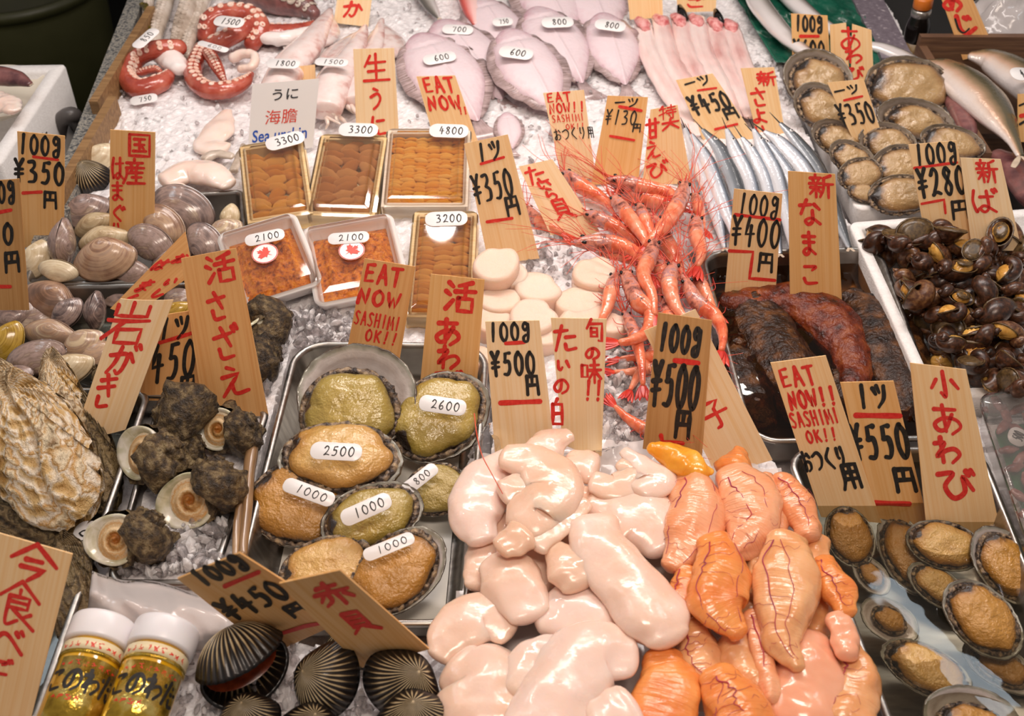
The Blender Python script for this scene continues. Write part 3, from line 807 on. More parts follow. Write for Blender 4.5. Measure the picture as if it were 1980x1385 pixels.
TAGS = [
 # quad (tl, tr, br, bl), base height, lean, wood, label, ink
 (((33, 254), (125, 263), (123, 485), (42, 478)), -.005, 14, 'wood_honey', 'wooden price tag reading 100g 350 yen behind the upright clam', [('K', '100g', 77, 281, 86, 40, 6), ('R', '_', 65, 303, 112, 309, 5), ('K', '¥350', 76, 333, 104, 46, 7), ('R', '_', 45, 373, 80, 371, 6), ('K', '円', 97, 386, 36, 36, 6)]),
 (((-48, 352), (37, 346), (56, 600), (-28, 600)), .01, 14, 'wood_brown', 'dark tan wooden price tag cut off by the frame edge above the clam trays', [('K', '100g', -6, 373, 74, 44, 6), ('R', '_', -10, 412, 21, 406, 7), ('K', '¥350', -22, 455, 102, 44, 7), ('K', '円', 23, 506, 40, 44, 7), ('R', '_', -10, 554, 20, 554, 7)]),
 (((213, 251), (300, 256), (298, 470), (211, 470)), -.005, 14, 'wood_honey', 'wooden tag with small red brush characters standing in the upper clam tray', [('R', '国', 270, 281, 46, 46, 6), ('R', '産', 260, 332, 44, 50, 6), ('R', 'は', 227, 325, 26, 46, 5), ('R', 'ま', 227, 370, 26, 38, 5), ('R', 'ぐ', 228, 412, 28, 32, 5), ('R', 'り', 225, 440, 18, 18, 4)]),
 (((302, 548), (358, 448), (374, 520), (300, 590)), .012, 20, 'wood_tan', 'tilted wooden tag leaning diagonally between the two clam trays', [('R', 'は', 312, 512, 26, 32, 5)]),
 (((230, 580), (333, 582), (240, 834), (138, 854)), .015, 24, 'wood_cream', 'curved pale wooden tag with red rock oyster lettering propped on the oysters', [('R', '岩', 247, 625, 96, 86, 8), ('R', 'が', 236, 697, 62, 62, 8), ('R', 'き', 203, 757, 44, 72, 8)]),
 (((300, 612), (388, 598), (402, 775), (268, 775)), .0, 16, 'wood_tan', 'wooden tag reading 450 yen half hidden behind two taller tags', [('K', '1ツ', 335, 635, 66, 46, 7), ('R', '_', 305, 664, 378, 642, 7), ('K', '¥450', 320, 700, 124, 76, 8), ('K', '円', 362, 742, 40, 34, 7)]),
 (((350, 500), (456, 480), (519, 805), (394, 805)), .0, 22, 'wood_tan', 'tall wooden tag with red hiragana standing behind the turban shells', [('R', '活', 426, 518, 58, 58, 8), ('R', 'さ', 420, 592, 42, 58, 8), ('R', 'ざ', 437, 662, 52, 70, 8), ('R', 'え', 450, 737, 62, 60, 8)]),
 (((683, 95), (762, 93), (772, 275), (690, 280)), .0, 18, 'wood_cream', 'pale wooden tag with large red characters standing behind the middle urchin boxes', [('R', '生', 727, 131, 54, 58, 5.5), ('R', 'う', 727, 190, 30, 44, 5.5), ('R', 'に', 731, 243, 32, 40, 5.5)]),
 (((805, 148), (880, 146), (928, 285), (845, 290)), .0, 20, 'wood_pale', 'wooden EAT NOW tag lying against the flounder marked 600', [('R', 'EAT', 848, 164, 64, 34, 5.5), ('R', 'NOW', 858, 199, 68, 30, 5.5), ('R', '!!', 895, 214, 18, 15, 3)]),
 (((897, 278), (982, 260), (1043, 500), (945, 512)), .0, 24, 'wood_pale', 'wooden 350 yen tag standing behind the scallops', [('K', '1ツ', 944, 293, 52, 38, 5.5), ('R', '_', 930, 317, 974, 304, 5), ('K', '¥350', 952, 360, 82, 58, 6), ('K', '円', 990, 398, 36, 42, 6), ('R', '_', 942, 429, 990, 422, 6)]),
 (((1003, 322), (1068, 308), (1160, 448), (1073, 473)), .0, 30, 'wood_cream', 'pale wooden tag tilted over beside the red shrimps', [('R', 'た', 1036, 339, 38, 38, 5.5), ('R', 'い', 1052, 357, 30, 20, 5), ('R', 'ら', 1065, 376, 28, 28, 5), ('R', '貝', 1086, 404, 46, 44, 5.5)]),
 (((1050, 180), (1129, 174), (1152, 345), (1088, 350)), .0, 22, 'wood_cream', 'pale EAT NOW SASHIMI OK tag in the ice in front of the flounders', [('R', 'EAT', 1080, 188, 50, 20, 3.6), ('R', 'NOW!!', 1096, 208, 72, 20, 3.6), ('R', 'SASHIMI', 1098, 228, 64, 15, 1.8), ('R', 'OK!!', 1112, 244, 38, 11, 1.7), ('k', 'おつくり用', 1110, 258, 80, 24, 2.4)]),
 (((1175, 185), (1253, 188), (1234, 352), (1143, 358)), .0, 22, 'wood_honey', 'wooden 130 yen tag standing behind the shrimps', [('K', '一ツ', 1211, 198, 48, 18, 3.2), ('R', '_', 1198, 206, 1240, 214, 6), ('K', '¥130', 1201, 227, 64, 30, 3), ('K', '円', 1231, 247, 22, 18, 3), ('R', '_', 1180, 263, 1226, 271, 5)]),
 (((1258, 212), (1310, 203), (1338, 355), (1242, 358)), .0, 22, 'wood_pale', 'wooden tag with red sweet shrimp lettering beside the silver halfbeaks', [('R', '特', 1290, 217, 36, 28, 2.8), ('R', '大', 1296, 240, 36, 22, 4.5), ('R', '甘', 1262, 249, 28, 42, 5.5), ('R', 'え', 1262, 290, 30, 34, 5), ('R', 'び', 1270, 328, 44, 34, 5)]),
 (((1307, 155), (1378, 142), (1470, 280), (1372, 300)), -.018, 24, 'wood_pale', 'wooden 450 yen tag tilted over the pink fillets', [('K', '一ツ', 1347, 158, 54, 20, 4), ('R', '_', 1349, 175, 1385, 170, 4), ('K', '¥450', 1372, 199, 80, 40, 6), ('K', '円', 1412, 219, 36, 26, 5), ('R', '_', 1383, 250, 1425, 240, 4.5)]),
 (((1432, 132), (1497, 130), (1523, 286), (1468, 280)), -.018, 22, 'wood_pale', 'wooden tag with small red lettering standing behind the halfbeaks', [('R', '新', 1482, 152, 38, 28, 4.5), ('R', 'さ', 1467, 188, 34, 38, 5), ('R', 'よ', 1467, 225, 32, 28, 5), ('R', 'り', 1470, 253, 30, 20, 4.5)]),
 (((655, -25), (722, -25), (712, 52), (645, 44)), .0, 22, 'wood_cream', 'small pale tag with one red character behind the squids', [('R', 'か', 683, 18, 42, 32, 5.5)]),
 (((1212, -20), (1280, -20), (1282, 34), (1218, 38)), .01, 22, 'wood_pale', 'blank wooden tag at the head of the pink fillets', []),
 (((1308, -20), (1386, -20), (1384, 22), (1310, 24)), .01, 22, 'wood_pale', 'wooden tag with clipped red strokes at the head of the pink fillets', [('R', 'ご', 1345, 4, 44, 22, 4.5)]),
 (((533, 133), (609, 125), (611, 165), (535, 172)), .0, 20, 'wood_pale', 'short blank wooden tag peeking out above the printed sea urchin card', []),
 (((1530, 26), (1600, 30), (1606, 135), (1533, 132)), .0, 18, 'wood_honey', 'wooden price tag reading 100g 600 yen', [('K', '100g', 1564, 46, 56, 32, 5), ('R', '_', 1548, 70, 1582, 70, 6), ('K', '¥600', 1564, 95, 64, 36, 5)]),
 (((1800, -60), (1856, -60), (1925, 100), (1862, 116)), .0, 16, 'wood_tan', 'tall wooden tag with dark outlined red lettering above the striped fish', [('R', 'あ', 1838, 2, 42, 44, 8), ('R', 'じ', 1864, 48, 48, 40, 9), ('K', 'し', 1858, 50, 34, 32, 4)]),
 (((1600, 160), (1670, 153), (1706, 262), (1652, 276)), .035, 20, 'wood_pale', 'wooden 350 yen tag stuck between the small abalones', [('K', '一ツ', 1636, 174, 52, 19, 4), ('R', '_', 1632, 194, 1667, 186, 4.5), ('K', '¥350', 1654, 220, 72, 46, 5)]),
 (((1757, 280), (1850, 272), (1882, 475), (1792, 475)), .02, 20, 'wood_pale', 'wooden 280 yen tag standing behind the whelks', [('K', '100g', 1809, 298, 86, 44, 6), ('R', '_', 1768, 325, 1850, 314, 5), ('K', '¥280', 1820, 351, 98, 58, 7), ('R', '_', 1782, 394, 1825, 386, 1828, 412, 5), ('K', '円', 1855, 405, 46, 40, 6)]),
 (((1857, 305), (1935, 308), (1976, 485), (1880, 485)), .02, 20, 'wood_cream', 'pale wooden tag with red lettering standing behind the whelks', [('R', '新', 1908, 331, 42, 46, 5.5), ('R', 'ば', 1902, 388, 56, 50, 6)]),
 (((1968, 182), (2040, 180), (2050, 280), (1968, 274)), .0, 20, 'wood_honey', 'wooden tag cut off by the frame edge beside the striped fish', [('K', '_', 1971, 204, 1990, 196, 4), ('R', '_', 1974, 224, 1984, 222, 7), ('K', '_', 1972, 240, 1992, 228, 5)]),
 (((1420, 365), (1513, 375), (1499, 575), (1401, 572)), -.015, 18, 'wood_pale', 'wooden 400 yen tag standing in the sea cucumber tray', [('K', '100g', 1467, 398, 82, 44, 5), ('R', '_', 1422, 415, 1508, 425, 6), ('K', '¥400', 1462, 449, 100, 58, 6), ('R', '_', 1410, 485, 1456, 487, 1449, 538, 1498, 542, 6), ('K', '円', 1480, 507, 40, 40, 6)]),
 (((1524, 331), (1615, 337), (1629, 600), (1528, 592)), -.015, 18, 'wood_honey', 'wooden tag with red lettering standing in the sea cucumber tray water', [('R', '新', 1587, 360, 48, 46, 6), ('R', 'な', 1566, 411, 46, 52, 7), ('R', 'ま', 1564, 471, 32, 48, 7), ('R', 'こ', 1566, 530, 38, 44, 6.5)]),
 (((705, 500), (803, 516), (772, 700), (671, 676)), .012, 22, 'wood_tan', 'wooden EAT NOW SASHIMI OK tag above the abalone tray rim', [('R', 'EAT', 741, 532, 78, 40, 7), ('R', 'NOW', 732, 577, 88, 32, 7), ('R', 'SASHIMI', 730, 620, 92, 28, 3.6), ('R', 'OK!!', 738, 652, 66, 24, 4)]),
 (((833, 530), (937, 541), (920, 775), (812, 745)), -.01, 22, 'wood_honey', 'wooden tag with dark red lettering standing inside the abalone tray', [('R', '活', 890, 573, 60, 62, 9), ('R', 'あ', 866, 642, 54, 52, 9), ('R', 'わ', 868, 691, 48, 46, 8), ('R', 'び', 866, 735, 56, 40, 8)]),
 (((938, 622), (1043, 620), (1072, 860), (958, 890)), .01, 24, 'wood_cream', 'pale 500 yen tag standing behind the white milt', [('K', '100g', 985, 642, 84, 38, 6), ('R', '_', 978, 664, 1014, 662, 7), ('K', '¥500', 992, 703, 90, 48, 7), ('K', '円', 1029, 744, 34, 42, 7), ('R', '_', 968, 779, 1044, 776, 9)]),
 (((1065, 615), (1173, 617), (1163, 890), (1088, 860)), .01, 24, 'wood_cream', 'pale wooden tag with two columns of red lettering behind the milt', [('R', '旬', 1150, 640, 36, 48, 6), ('R', 'の', 1145, 683, 30, 26, 6), ('R', '味', 1143, 718, 40, 46, 6), ('R', '!!', 1147, 755, 40, 40, 6), ('R', 'た', 1092, 654, 46, 52, 7), ('R', 'い', 1089, 706, 30, 26, 6), ('R', 'の', 1085, 746, 32, 32, 6), ('R', '白', 1078, 796, 30, 52, 7), ('R', '子', 1076, 850, 30, 40, 7)]),
 (((1245, 640), (1345, 598), (1494, 890), (1385, 920)), .004, 30, 'wood_cream', 'pale wooden tag leaning behind the dark 500 yen tag', [('R', '子', 1383, 800, 50, 62, 7)]),
 (((1273, 605), (1377, 620), (1357, 888), (1243, 868)), .02, 22, 'wood_brown', 'brown 500 yen tag standing behind the orange roe', [('K', '100g', 1315, 656, 86, 56, 9), ('R', '_', 1305, 697, 1350, 702, 10), ('K', '¥500', 1306, 746, 98, 90, 10), ('K', '円', 1320, 820, 40, 60, 9), ('R', '_', 1278, 842, 1281, 854, 1320, 857, 8)]),
 (((1625, 740), (1728, 737), (1797, 1020), (1684, 1000)), -.025, 22, 'wood_honey', 'wooden 550 yen tag standing in the water of the small abalone tray', [('K', '1ツ', 1684, 766, 66, 48, 8), ('R', '_', 1655, 803, 1740, 804, 10), ('K', '¥550', 1700, 854, 118, 72, 10), ('K', '円', 1748, 927, 56, 52, 9), ('R', '_', 1692, 972, 1758, 974, 9)]),
 (((1490, 702), (1597, 688), (1705, 1012), (1588, 1000)), -.02, 22, 'wood_pale', 'wooden EAT NOW SASHIMI OK tag with black brush lines standing in tray water', [('R', 'EAT', 1541, 728, 72, 42, 6.5), ('R', 'NOW!!', 1570, 770, 96, 38, 6.5), ('R', 'SASHIMI', 1574, 808, 96, 32, 4.2), ('R', 'OK!!', 1588, 842, 62, 26, 4.5), ('K', 'おつくり', 1592, 888, 90, 44, 6), ('K', '用', 1645, 920, 46, 54, 8)]),
 (((1760, 702), (1868, 715), (1942, 1062), (1793, 1035)), -.025, 24, 'wood_pale', 'large wooden tag with four red characters standing in the small abalone tray', [('R', '小', 1825, 742, 58, 54, 8), ('R', 'あ', 1830, 811, 64, 60, 8), ('R', 'わ', 1832, 871, 56, 52, 9), ('R', 'び', 1848, 936, 78, 64, 10)]),
 (((-35, 1022), (140, 1072), (52, 1420), (-95, 1410)), .0, 24, 'wood_pale', 'large pale wooden tag with red brush strokes in front of the rock oysters', [('R', '今', 66, 1088, 98, 76, 10), ('R', '食', 36, 1168, 86, 92, 7.5), ('R', 'べ', 16, 1240, 66, 56, 9), ('R', 'ご', 2, 1288, 44, 34, 8)]),
]


def build_tags():
    for q, z, lean, wood, label, ink in TAGS:
        kw = {}
        if 'curved' in label:
            kw['bend'] = -0.005
        if 'diagonally' in label:
            continue
        price_tag(q, z, lean, wood, label, ink, **kw)
    # diagonal tag between the clam trays (its length runs to the upper right)
    price_tag(((358, 448), (374, 530), (256, 612), (213, 597)), .016, 30, 'wood_tan', 'tilted wooden tag leaning diagonally between the two clam trays',
              [('R', 'は', 310, 512, 30, 30, 5.5), ('R', 'ま', 280, 553, 32, 34, 5.5), ('R', 'く', 254, 578, 26, 22, 5.5), ('R', 'お', 349, 500, 30, 26, 5), ('R', 'い', 330, 545, 28, 24, 5), ('R', 'し', 306, 567, 34, 26, 5)], exd=(0.95, -0.1))
    # split tag near the small abalones
    price_tag(((1605, 48), (1685, 56), (1690, 158), (1608, 158)), .01, 18, 'wood_pale', 'split wooden tag with a crack between its two halves',
              [('R', 'あ', 1644, 76, 44, 48, 5), ('R', 'わ', 1651, 108, 36, 30, 5), ('R', 'び', 1652, 142, 36, 28, 5)],
              halves=[((1605, 48), (1636, 44), (1643, 152), (1608, 158)), ((1648, 46), (1685, 58), (1690, 158), (1645, 154))])
    # dark pair leaning forward over the ark shells
    price_tag(((343, 1120), (463, 1070), (668, 1200), (525, 1265)), .02, -14, 'wood_honey', 'wooden 450 yen tag leaning forward in shade over the ark shells',
              [('K', '100g', 424, 1102, 104, 44, 9), ('R', '_', 435, 1133, 500, 1106, 8), ('K', '¥450', 488, 1160, 132, 56, 9), ('K', '円', 572, 1178, 50, 34, 8), ('R', '_', 545, 1224, 590, 1210, 628, 1203, 7)])
    price_tag(((540, 1129), (657, 1103), (830, 1256), (700, 1292)), .025, -12, 'wood_honey', 'wooden red lettered tag leaning forward in shade beside the 450 yen tag',
              [('R', '赤', 643, 1148, 74, 60, 9), ('R', '貝', 692, 1202, 66, 56, 8)])
    # printed card
    price_tag(((488, 163), (617, 152), (605, 285), (478, 305)), .0, 20, 'card_white', 'white printed Sea urchin card in three languages behind the urchin boxes',
              [('D', 'うに', 552, 182, 50, 22), ('F', '海膽', 544, 225, 62, 28), ('B', 'Sea urchin', 541, 260, 106, 24)], name='printed_card', cat='sign')


# ------------------------------------------------------------------ small oval price slips
def slip_mesh(L, Wd, text, lw=None):
    mb = MB()
    P = [(-L / 2, -Wd / 2), (L / 2, -Wd / 2), (L / 2, Wd / 2), (-L / 2, Wd / 2)]
    V, F = ringmesh(P, Wd * 0.42, [(0.0002, -0.0004), (0, 0), (0.0003, 0.0003)], 6)
    ink = MB()
    letters(ink, text, L * 0.06, 0, L * 0.16 * len(text), Wd * 0.58, (1, 0), (0, -1), lw or Wd * 0.06, lambda x, y: (x, y, 0.0006))
    return V, F, ink


def price_slip(cx, cy, z, ln, wd, deg, text, label, tilt=10, yaw=0, parent=None, minw=None):
    P, X, Y, n, L = frame(cx, cy, z, deg, ln / 2, tilt, yaw)
    # width: image size of Y
    q = frame(cx, cy, z, deg + 90, wd / 2, tilt, yaw)[4] * 2
    if minw: q = max(q, minw)
    M = mtx(P, X, Y, n)
    V, F, ink = slip_mesh(2 * L, q, text)
    if parent:
        inv = parent.matrix_world.inverted() @ M
        o = obj('price_sticker', V, F, 'slip_white', parent)
        o.matrix_local = inv
        t = ink.build('black_lettering', 'ink_black', o, False)
    else:
        o = thing('price_slip', label, 'price slip', M, 'oval white price slips')
        obj('slip', V, F, 'slip_white', o)
        ink.build('black_lettering', 'ink_black', o, False)
    return o
# ------------------------------------------------------------------ setting : stall bed, ice, ledges, floor
TRAYS = {}


def steel_tray(px, zr, depth, label, r=0.03, slope=0.012, water=None, wz=None, lip=0.005, inner=None, name='steel_tray', m='steel', foot=True):
    P = [(p.x, p.y) for p in quad(px, zr)]
    prof = [(0.0, zr - 0.004), (-0.0015, zr - 0.002), (0.0, zr), (lip * 0.5, zr + 0.0012), (lip, zr), (lip + 0.001, zr - 0.004), (lip + slope * 0.6, zr - depth * 0.75), (lip + slope, zr - depth * 0.95), (lip + slope + 0.006, zr - depth)]
    V, F = ringmesh(P, r, prof, 8)
    root = thing(name, label, 'tray')
    c = obj('pan', V, F, m, root)
    sol = c.modifiers.new('thick', 'SOLIDIFY'); sol.thickness = 0.0009; sol.offset = -1
    if 'turban' not in label:
        TRAYS[label] = P
    if water:
        ins = lip + slope * max(0.0, min(1, (zr - wz) / depth)) - 0.0005
        ring = round_poly(offset_poly(P, ins), max(0.004, r - ins), 8)
        o = obj('water', [(p.x, p.y, wz) for p in ring], [tuple(range(len(ring)))], water, root, False)
        tag(o, kind='stuff')
    return root, P


def build_base():
    # floor and stall
    o = obj('floor', *box(-3, 3, -2.4, 4, -0.86, -0.84), 'floor_dark', smooth=False); tag(o, kind='structure')
    o = obj('wall_back', *box(-3, 3, 3.9, 4.0, -0.84, 2.2), 'floor_dark', smooth=False); tag(o, kind='structure')
    xl = G(70, 1385, 0).x - 0.1
    Pb = [(-0.46, -0.75), (0.86, -0.75), (0.86, 0.62), (-0.51, 0.62)]
    V = [(x, y, z) for z in (-0.09, -0.055) for x, y in Pb]
    V[3] = (V[3][0], V[3][1], V[3][2])
    root = thing('market_stall', 'sloping steel lined market stall bed under the crushed ice', 'stall')
    obj('bed', *box(-0.62, 0.80, -0.75, 1.02, -0.09, -0.055), 'stall_panel', root, False)
    for x, y in ((-0.44, -0.7), (0.69, -0.7), (-0.44, 0.94), (0.69, 0.94)):
        obj('leg', *box(x - .025, x + .025, y - .025, y + .025, -0.84, -0.09), 'stall_panel', root, False)


ICE_POLYS = [
    [(150, 300), (280, 60), (420, -20), (1260, -20), (1330, 200), (1230, 330), (1000, 330), (900, 250), (620, 230), (470, 310), (440, 380), (170, 370)],
    [(440, 560), (560, 590), (690, 600), (690, 690), (560, 660), (520, 760), (480, 700)],
    [(1000, 430), (1130, 470), (1120, 560), (1030, 560)],
    [(1130, 640), (1260, 640), (1260, 870), (1170, 880)],
    [(360, 1000), (440, 1010), (420, 1110), (230, 1110), (230, 1090)],
    [(300, 1260), (420, 1220), (830, 1290), (850, 1390), (330, 1390)],
    [(1450, 100), (1530, 120), (1540, 200), (1480, 200)],
]


def build_ice():
    holes = [offset_poly(P, -0.008) for P in TRAYS.values()]
    holes = [[(p.x, p.y) for p in h] for h in holes]
    x0, x1, y0, y1, st = -0.68, 0.62, -0.48, 0.96, 0.0038
    nx, ny = int((x1 - x0) / st), int((y1 - y0) / st)
    ea, eb = G(288, 12, 0), G(150, 300, 0)

    def xedge(y):
        return ea.x + (eb.x - ea.x) * (y - ea.y) / (eb.y - ea.y)
    V, F = [], []
    for j in range(ny + 1):
        for i in range(nx + 1):
            x, y = x0 + i * st, y0 + j * st
            x += 0.0012 * noise.noise(V3((x * 400, y * 400, 1))); y += 0.0012 * noise.noise(V3((x * 400, y * 400, 9)))
            z = -0.004 + 0.010 * noise.noise(V3((x * 9, y * 9, 3)))
            d, p = noise.voronoi(V3((x * 85, y * 85, 0.5)))
            h = noise.noise(p[0] * 7.3)
            z += 0.003 * h + 0.004 * (0.5 - d[0]) + 0.004 * noise.noise(p[0] * 3.1) * ((x * 85 - p[0].x))
            z += 0.0016 * noise.noise(V3((x * 300, y * 300, 0)))
            if x < xedge(y):
                z = -0.05
            for hp in holes:
                if inpoly(x, y, hp):
                    z = -0.05
                    break
            V.append((x, y, z))
    for j in range(ny):
        for i in range(nx):
            a = j * (nx + 1) + i
            if V[a][0] < xedge(V[a][1]) - .006:
                continue
            F.append((a, a + 1, a + nx + 2, a + nx + 1))
    mb = MB().add(V, F)
    # loose lumps on the surface
    t = (1 + 5 ** .5) / 2
    ico = [(-1, t, 0), (1, t, 0), (-1, -t, 0), (1, -t, 0), (0, -1, t), (0, 1, t), (0, -1, -t), (0, 1, -t), (t, 0, -1), (t, 0, 1), (-t, 0, -1), (-t, 0, 1)]
    icf = [(0, 11, 5), (0, 5, 1), (0, 1, 7), (0, 7, 10), (0, 10, 11), (1, 5, 9), (5, 11, 4), (11, 10, 2), (10, 7, 6), (7, 1, 8), (3, 9, 4), (3, 4, 2), (3, 2, 6), (3, 6, 8), (3, 8, 9), (4, 9, 5), (2, 4, 11), (6, 2, 10), (8, 6, 7), (9, 8, 1)]
    R = random.Random(4)
    for pi, (poly, cnt) in enumerate(zip(ICE_POLYS, (700, 340, 110, 260, 300, 300, 80))):
        xs = [p[0] for p in poly]; ys = [p[1] for p in poly]
        n = 0
        while n < cnt:
            px, py = R.uniform(min(xs), max(xs)), R.uniform(min(ys), max(ys))
            if not inpoly(px, py, poly):
                continue
            n += 1
            c = G(px, py, R.uniform(-0.006, 0.004))
            if any(inpoly(c.x, c.y, h) for h in holes):
                continue
            s = R.uniform(0.0014, 0.0042) * (1.7 if pi in (1, 4, 2, 3) and R.random() < .5 else 1)
            sx, sy, sz = s * R.uniform(.6, 1.2), s * R.uniform(.6, 1.2), s * R.uniform(.35, .6)
            e = Matrix.Rotation(R.uniform(0, 6), 3, 'X') @ Matrix.Rotation(R.uniform(0, 6), 3, 'Y')
            W = [c + e @ V3((x * sx * R.uniform(.6, .9), y * sy * R.uniform(.6, .9), q * sz * R.uniform(.6, .9))) for x, y, q in ico]
            mb.add(W, icf, mi=1 if R.random() < 0.6 else 0)
    o = mb.build('crushed_ice', ['ice', 'ice_clear'], smooth=False)
    tag(o, 'bed of crushed ice under the seafood', 'ice', kind='stuff')


def build_trays():
    steel_tray([(96, 392), (470, 366), (482, 532), (44, 553)], .008, .045, 'steel tray of hard clams next to the striped cockle', r=.012, m='steel')
    steel_tray([(-120, 553), (420, 545), (410, 770), (-180, 745)], .006, .045, 'steel tray of large clams in water below the upper clam tray', r=.012, water='water_grey', wz=-.018)
    steel_tray([(-260, 742), (292, 752), (62, 1420), (-420, 1420)], .008, .045, 'steel tray of rock oysters in water', r=.02, water='water_grey', wz=-.016)
    steel_tray([(312, 752), (520, 790), (412, 1130), (206, 1130)], .004, .04, 'steel tray of turban shells', r=.015)
    steel_tray([(572, 660), (945, 664), (905, 1208), (432, 1208)], .012, .045, 'steel tray of large abalones with price slips', r=.035)
    steel_tray([(1352, 486), (1702, 476), (1838, 848), (1452, 856)], .006, .05, 'steel tray of sea cucumbers in brown water', r=.03, water='water_warm', wz=-.012)
    steel_tray([(1518, 868), (1896, 862), (2130, 1440), (1732, 1440)], .008, .055, 'steel tray of small abalones in water under three tags', r=.025, water='water_clear', wz=-.006)
    # white inner pad of the abalone tray
    P = TRAYS['steel tray of large abalones with price slips']
    ring = round_poly(offset_poly(P, .024), .02, 6)
    V = [(p.x, p.y, z) for z in (-.0315, -.0300) for p in ring]
    n = len(ring)
    F = [tuple(n + i for i in range(n))] + [(i, (i + 1) % n, n + (i + 1) % n, n + i) for i in range(n)]
    tag(obj('liner_sheet', V, F, 'foam_pad', None, False), 'pale liner sheet on the floor of the large abalone tray', 'liner')
    # white foam trays
    for q, lab, zr, dp in (([(1520, 120), (1850, 165), (1905, 395), (1655, 405)], 'white foam tray under the small brown abalones', .012, .03),
                           ([(1640, 430), (2080, 396), (2300, 760), (1792, 768)], 'white foam tray under the heap of whelks', .010, .04)):
        P = [(p.x, p.y) for p in quad(q, zr)]
        V, F = ringmesh(P, .012, [(.006, zr - dp - .004), (0, zr - .003), (.001, zr), (.012, zr), (.014, zr - .003), (.022, zr - dp)], 6)
        tag(obj('foam_tray', V, F, 'styrofoam', None, True), lab, 'tray')
        TRAYS[lab] = P


def build_surround():
    # ledge and boards along the far side of the bed
    def strip(name, a, b, wpx, z, th, m, lab, cat, kind=None):
        A, B = G(*a, z), G(*b, z)
        A2, B2 = G(a[0] + wpx[0], a[1], z), G(b[0] + wpx[1], b[1], z)
        V = [A, B, B2, A2] + [p - V3((0, 0, th)) for p in (A, B, B2, A2)]
        F = [(0, 3, 2, 1), (4, 5, 6, 7), (0, 1, 5, 4), (1, 2, 6, 5), (2, 3, 7, 6), (3, 0, 4, 7)]
        o = obj(name, V, F, m, None, False)
        return tag(o, lab, cat, kind=kind)
    strip('stall_ledge', (262, -40), (60, 470), (28, 52), .012, .07, 'granite', 'speckled grey ledge running beside the wooden boards', 'ledge')
    strip('stall_ledge', (1630, -40), (1705, 112), (58, 62), .012, .07, 'ledge_metal', 'dull metal ledge running beside the green sheet', 'ledge')
    strip('stall_ledge', (1705, 112), (2200, 1100), (62, 80), -.052, .03, 'ledge_metal', 'dull metal ledge under the foam trays', 'ledge')
    for a, b, zt, zb, lab in (((292, 12), (180, 196), .032, -.04, 'weathered board edging the ice nearest the octopus'), ((217, 186), (92, 400), .03, -.04, 'weathered board edging the ice beside the cockle')):
        A, B = G(*a, zt), G(*b, zt)
        d = (B - A).normalized(); nrm = V3((d.y, -d.x, 0)) * .006
        V = [A - nrm, B - nrm, B + nrm, A + nrm]
        V = V + [V3((p.x, p.y, zb)) for p in V]
        F = [(0, 3, 2, 1), (4, 5, 6, 7), (0, 1, 5, 4), (1, 2, 6, 5), (2, 3, 7, 6), (3, 0, 4, 7)]
        tag(obj('edge_board', V, F, 'board_wood', None, False), lab, 'board')
# ------------------------------------------------------------------ bivalves
def valve_mesh(kind, half, seed, ns=56, nr=16, open_=0.0):
    """one valve, unit half length 1; apex (umbo) towards +y, hinge edge +y"""
    b = {'clam': 0.72, 'cockle': 0.80, 'long': 0.58}[kind]
    hz = {'clam': 0.36, 'cockle': 0.52, 'long': 0.34}[kind]
    nrib = 34

    def fx(rho, th):
        c, s = math.cos(th), math.sin(th)
        r = 1.0 + 0.05 * math.cos(th - 0.5)
        ox, oy = r * c * (1 - .20 * max(0, s) ** 2), b * (s if s < 0 else 0.78 * s + 0.22 * s ** 3)
        ax, ay = 0.12, b * 0.74
        x, y = ax + (ox - ax) * rho, ay + (oy - ay) * rho
        oy2 = b * (1 if y < 0 else 0.98)
        f = max(0.0, 1 - rho ** 6) * max(0.0, 1 - min(1.0, (x / 1.06) ** 2 + (y / oy2) ** 2)) ** 0.5
        z = hz * f * (1 + .12 * (1 - rho)) + (0.10 if kind == 'cockle' else 0.30) * hz * max(0, 1 - rho * 1.5) ** .8
        kk = 0.0
        if kind == 'cockle':
            rib = math.cos(nrib * th)
            z += 0.018 * rib * min(1, rho * 2) * (1 if rho < .97 else .3)
            kk = 0.44 + 0.30 * max(-.4, rib) - 0.34 * max(0, rho - 0.66) / 0.34
        else:
            z += 0.009 * math.sin(rho * 52 + 2 * noise.noise(V3((c, s, seed))))
            kk = rho
        z += 0.012 * noise.noise(V3((x * 3 + seed, y * 3, half)))
        return (x, y, z * half, max(0, min(1, kk)))
    V, F, K, U = dome(nr, ns, fx)
    if half < 0:
        F = [f[::-1] for f in F]
    # inner lip so that the edge has thickness
    n0 = len(V)
    ring = list(range(1 + (nr - 1) * ns, 1 + nr * ns))
    for i in ring:
        p = V[i]
        V.append((p[0] * 0.93 + 0.01, p[1] * 0.93 + 0.01, p[2] + half * 0.02)); K.append(0.1); U.append(U[i])
    for j in range(ns):
        f = (ring[j], n0 + j, n0 + (j + 1) % ns, ring[(j + 1) % ns])
        F.append(f if half > 0 else f[::-1])
    return V, F, K, U


BIV = {}


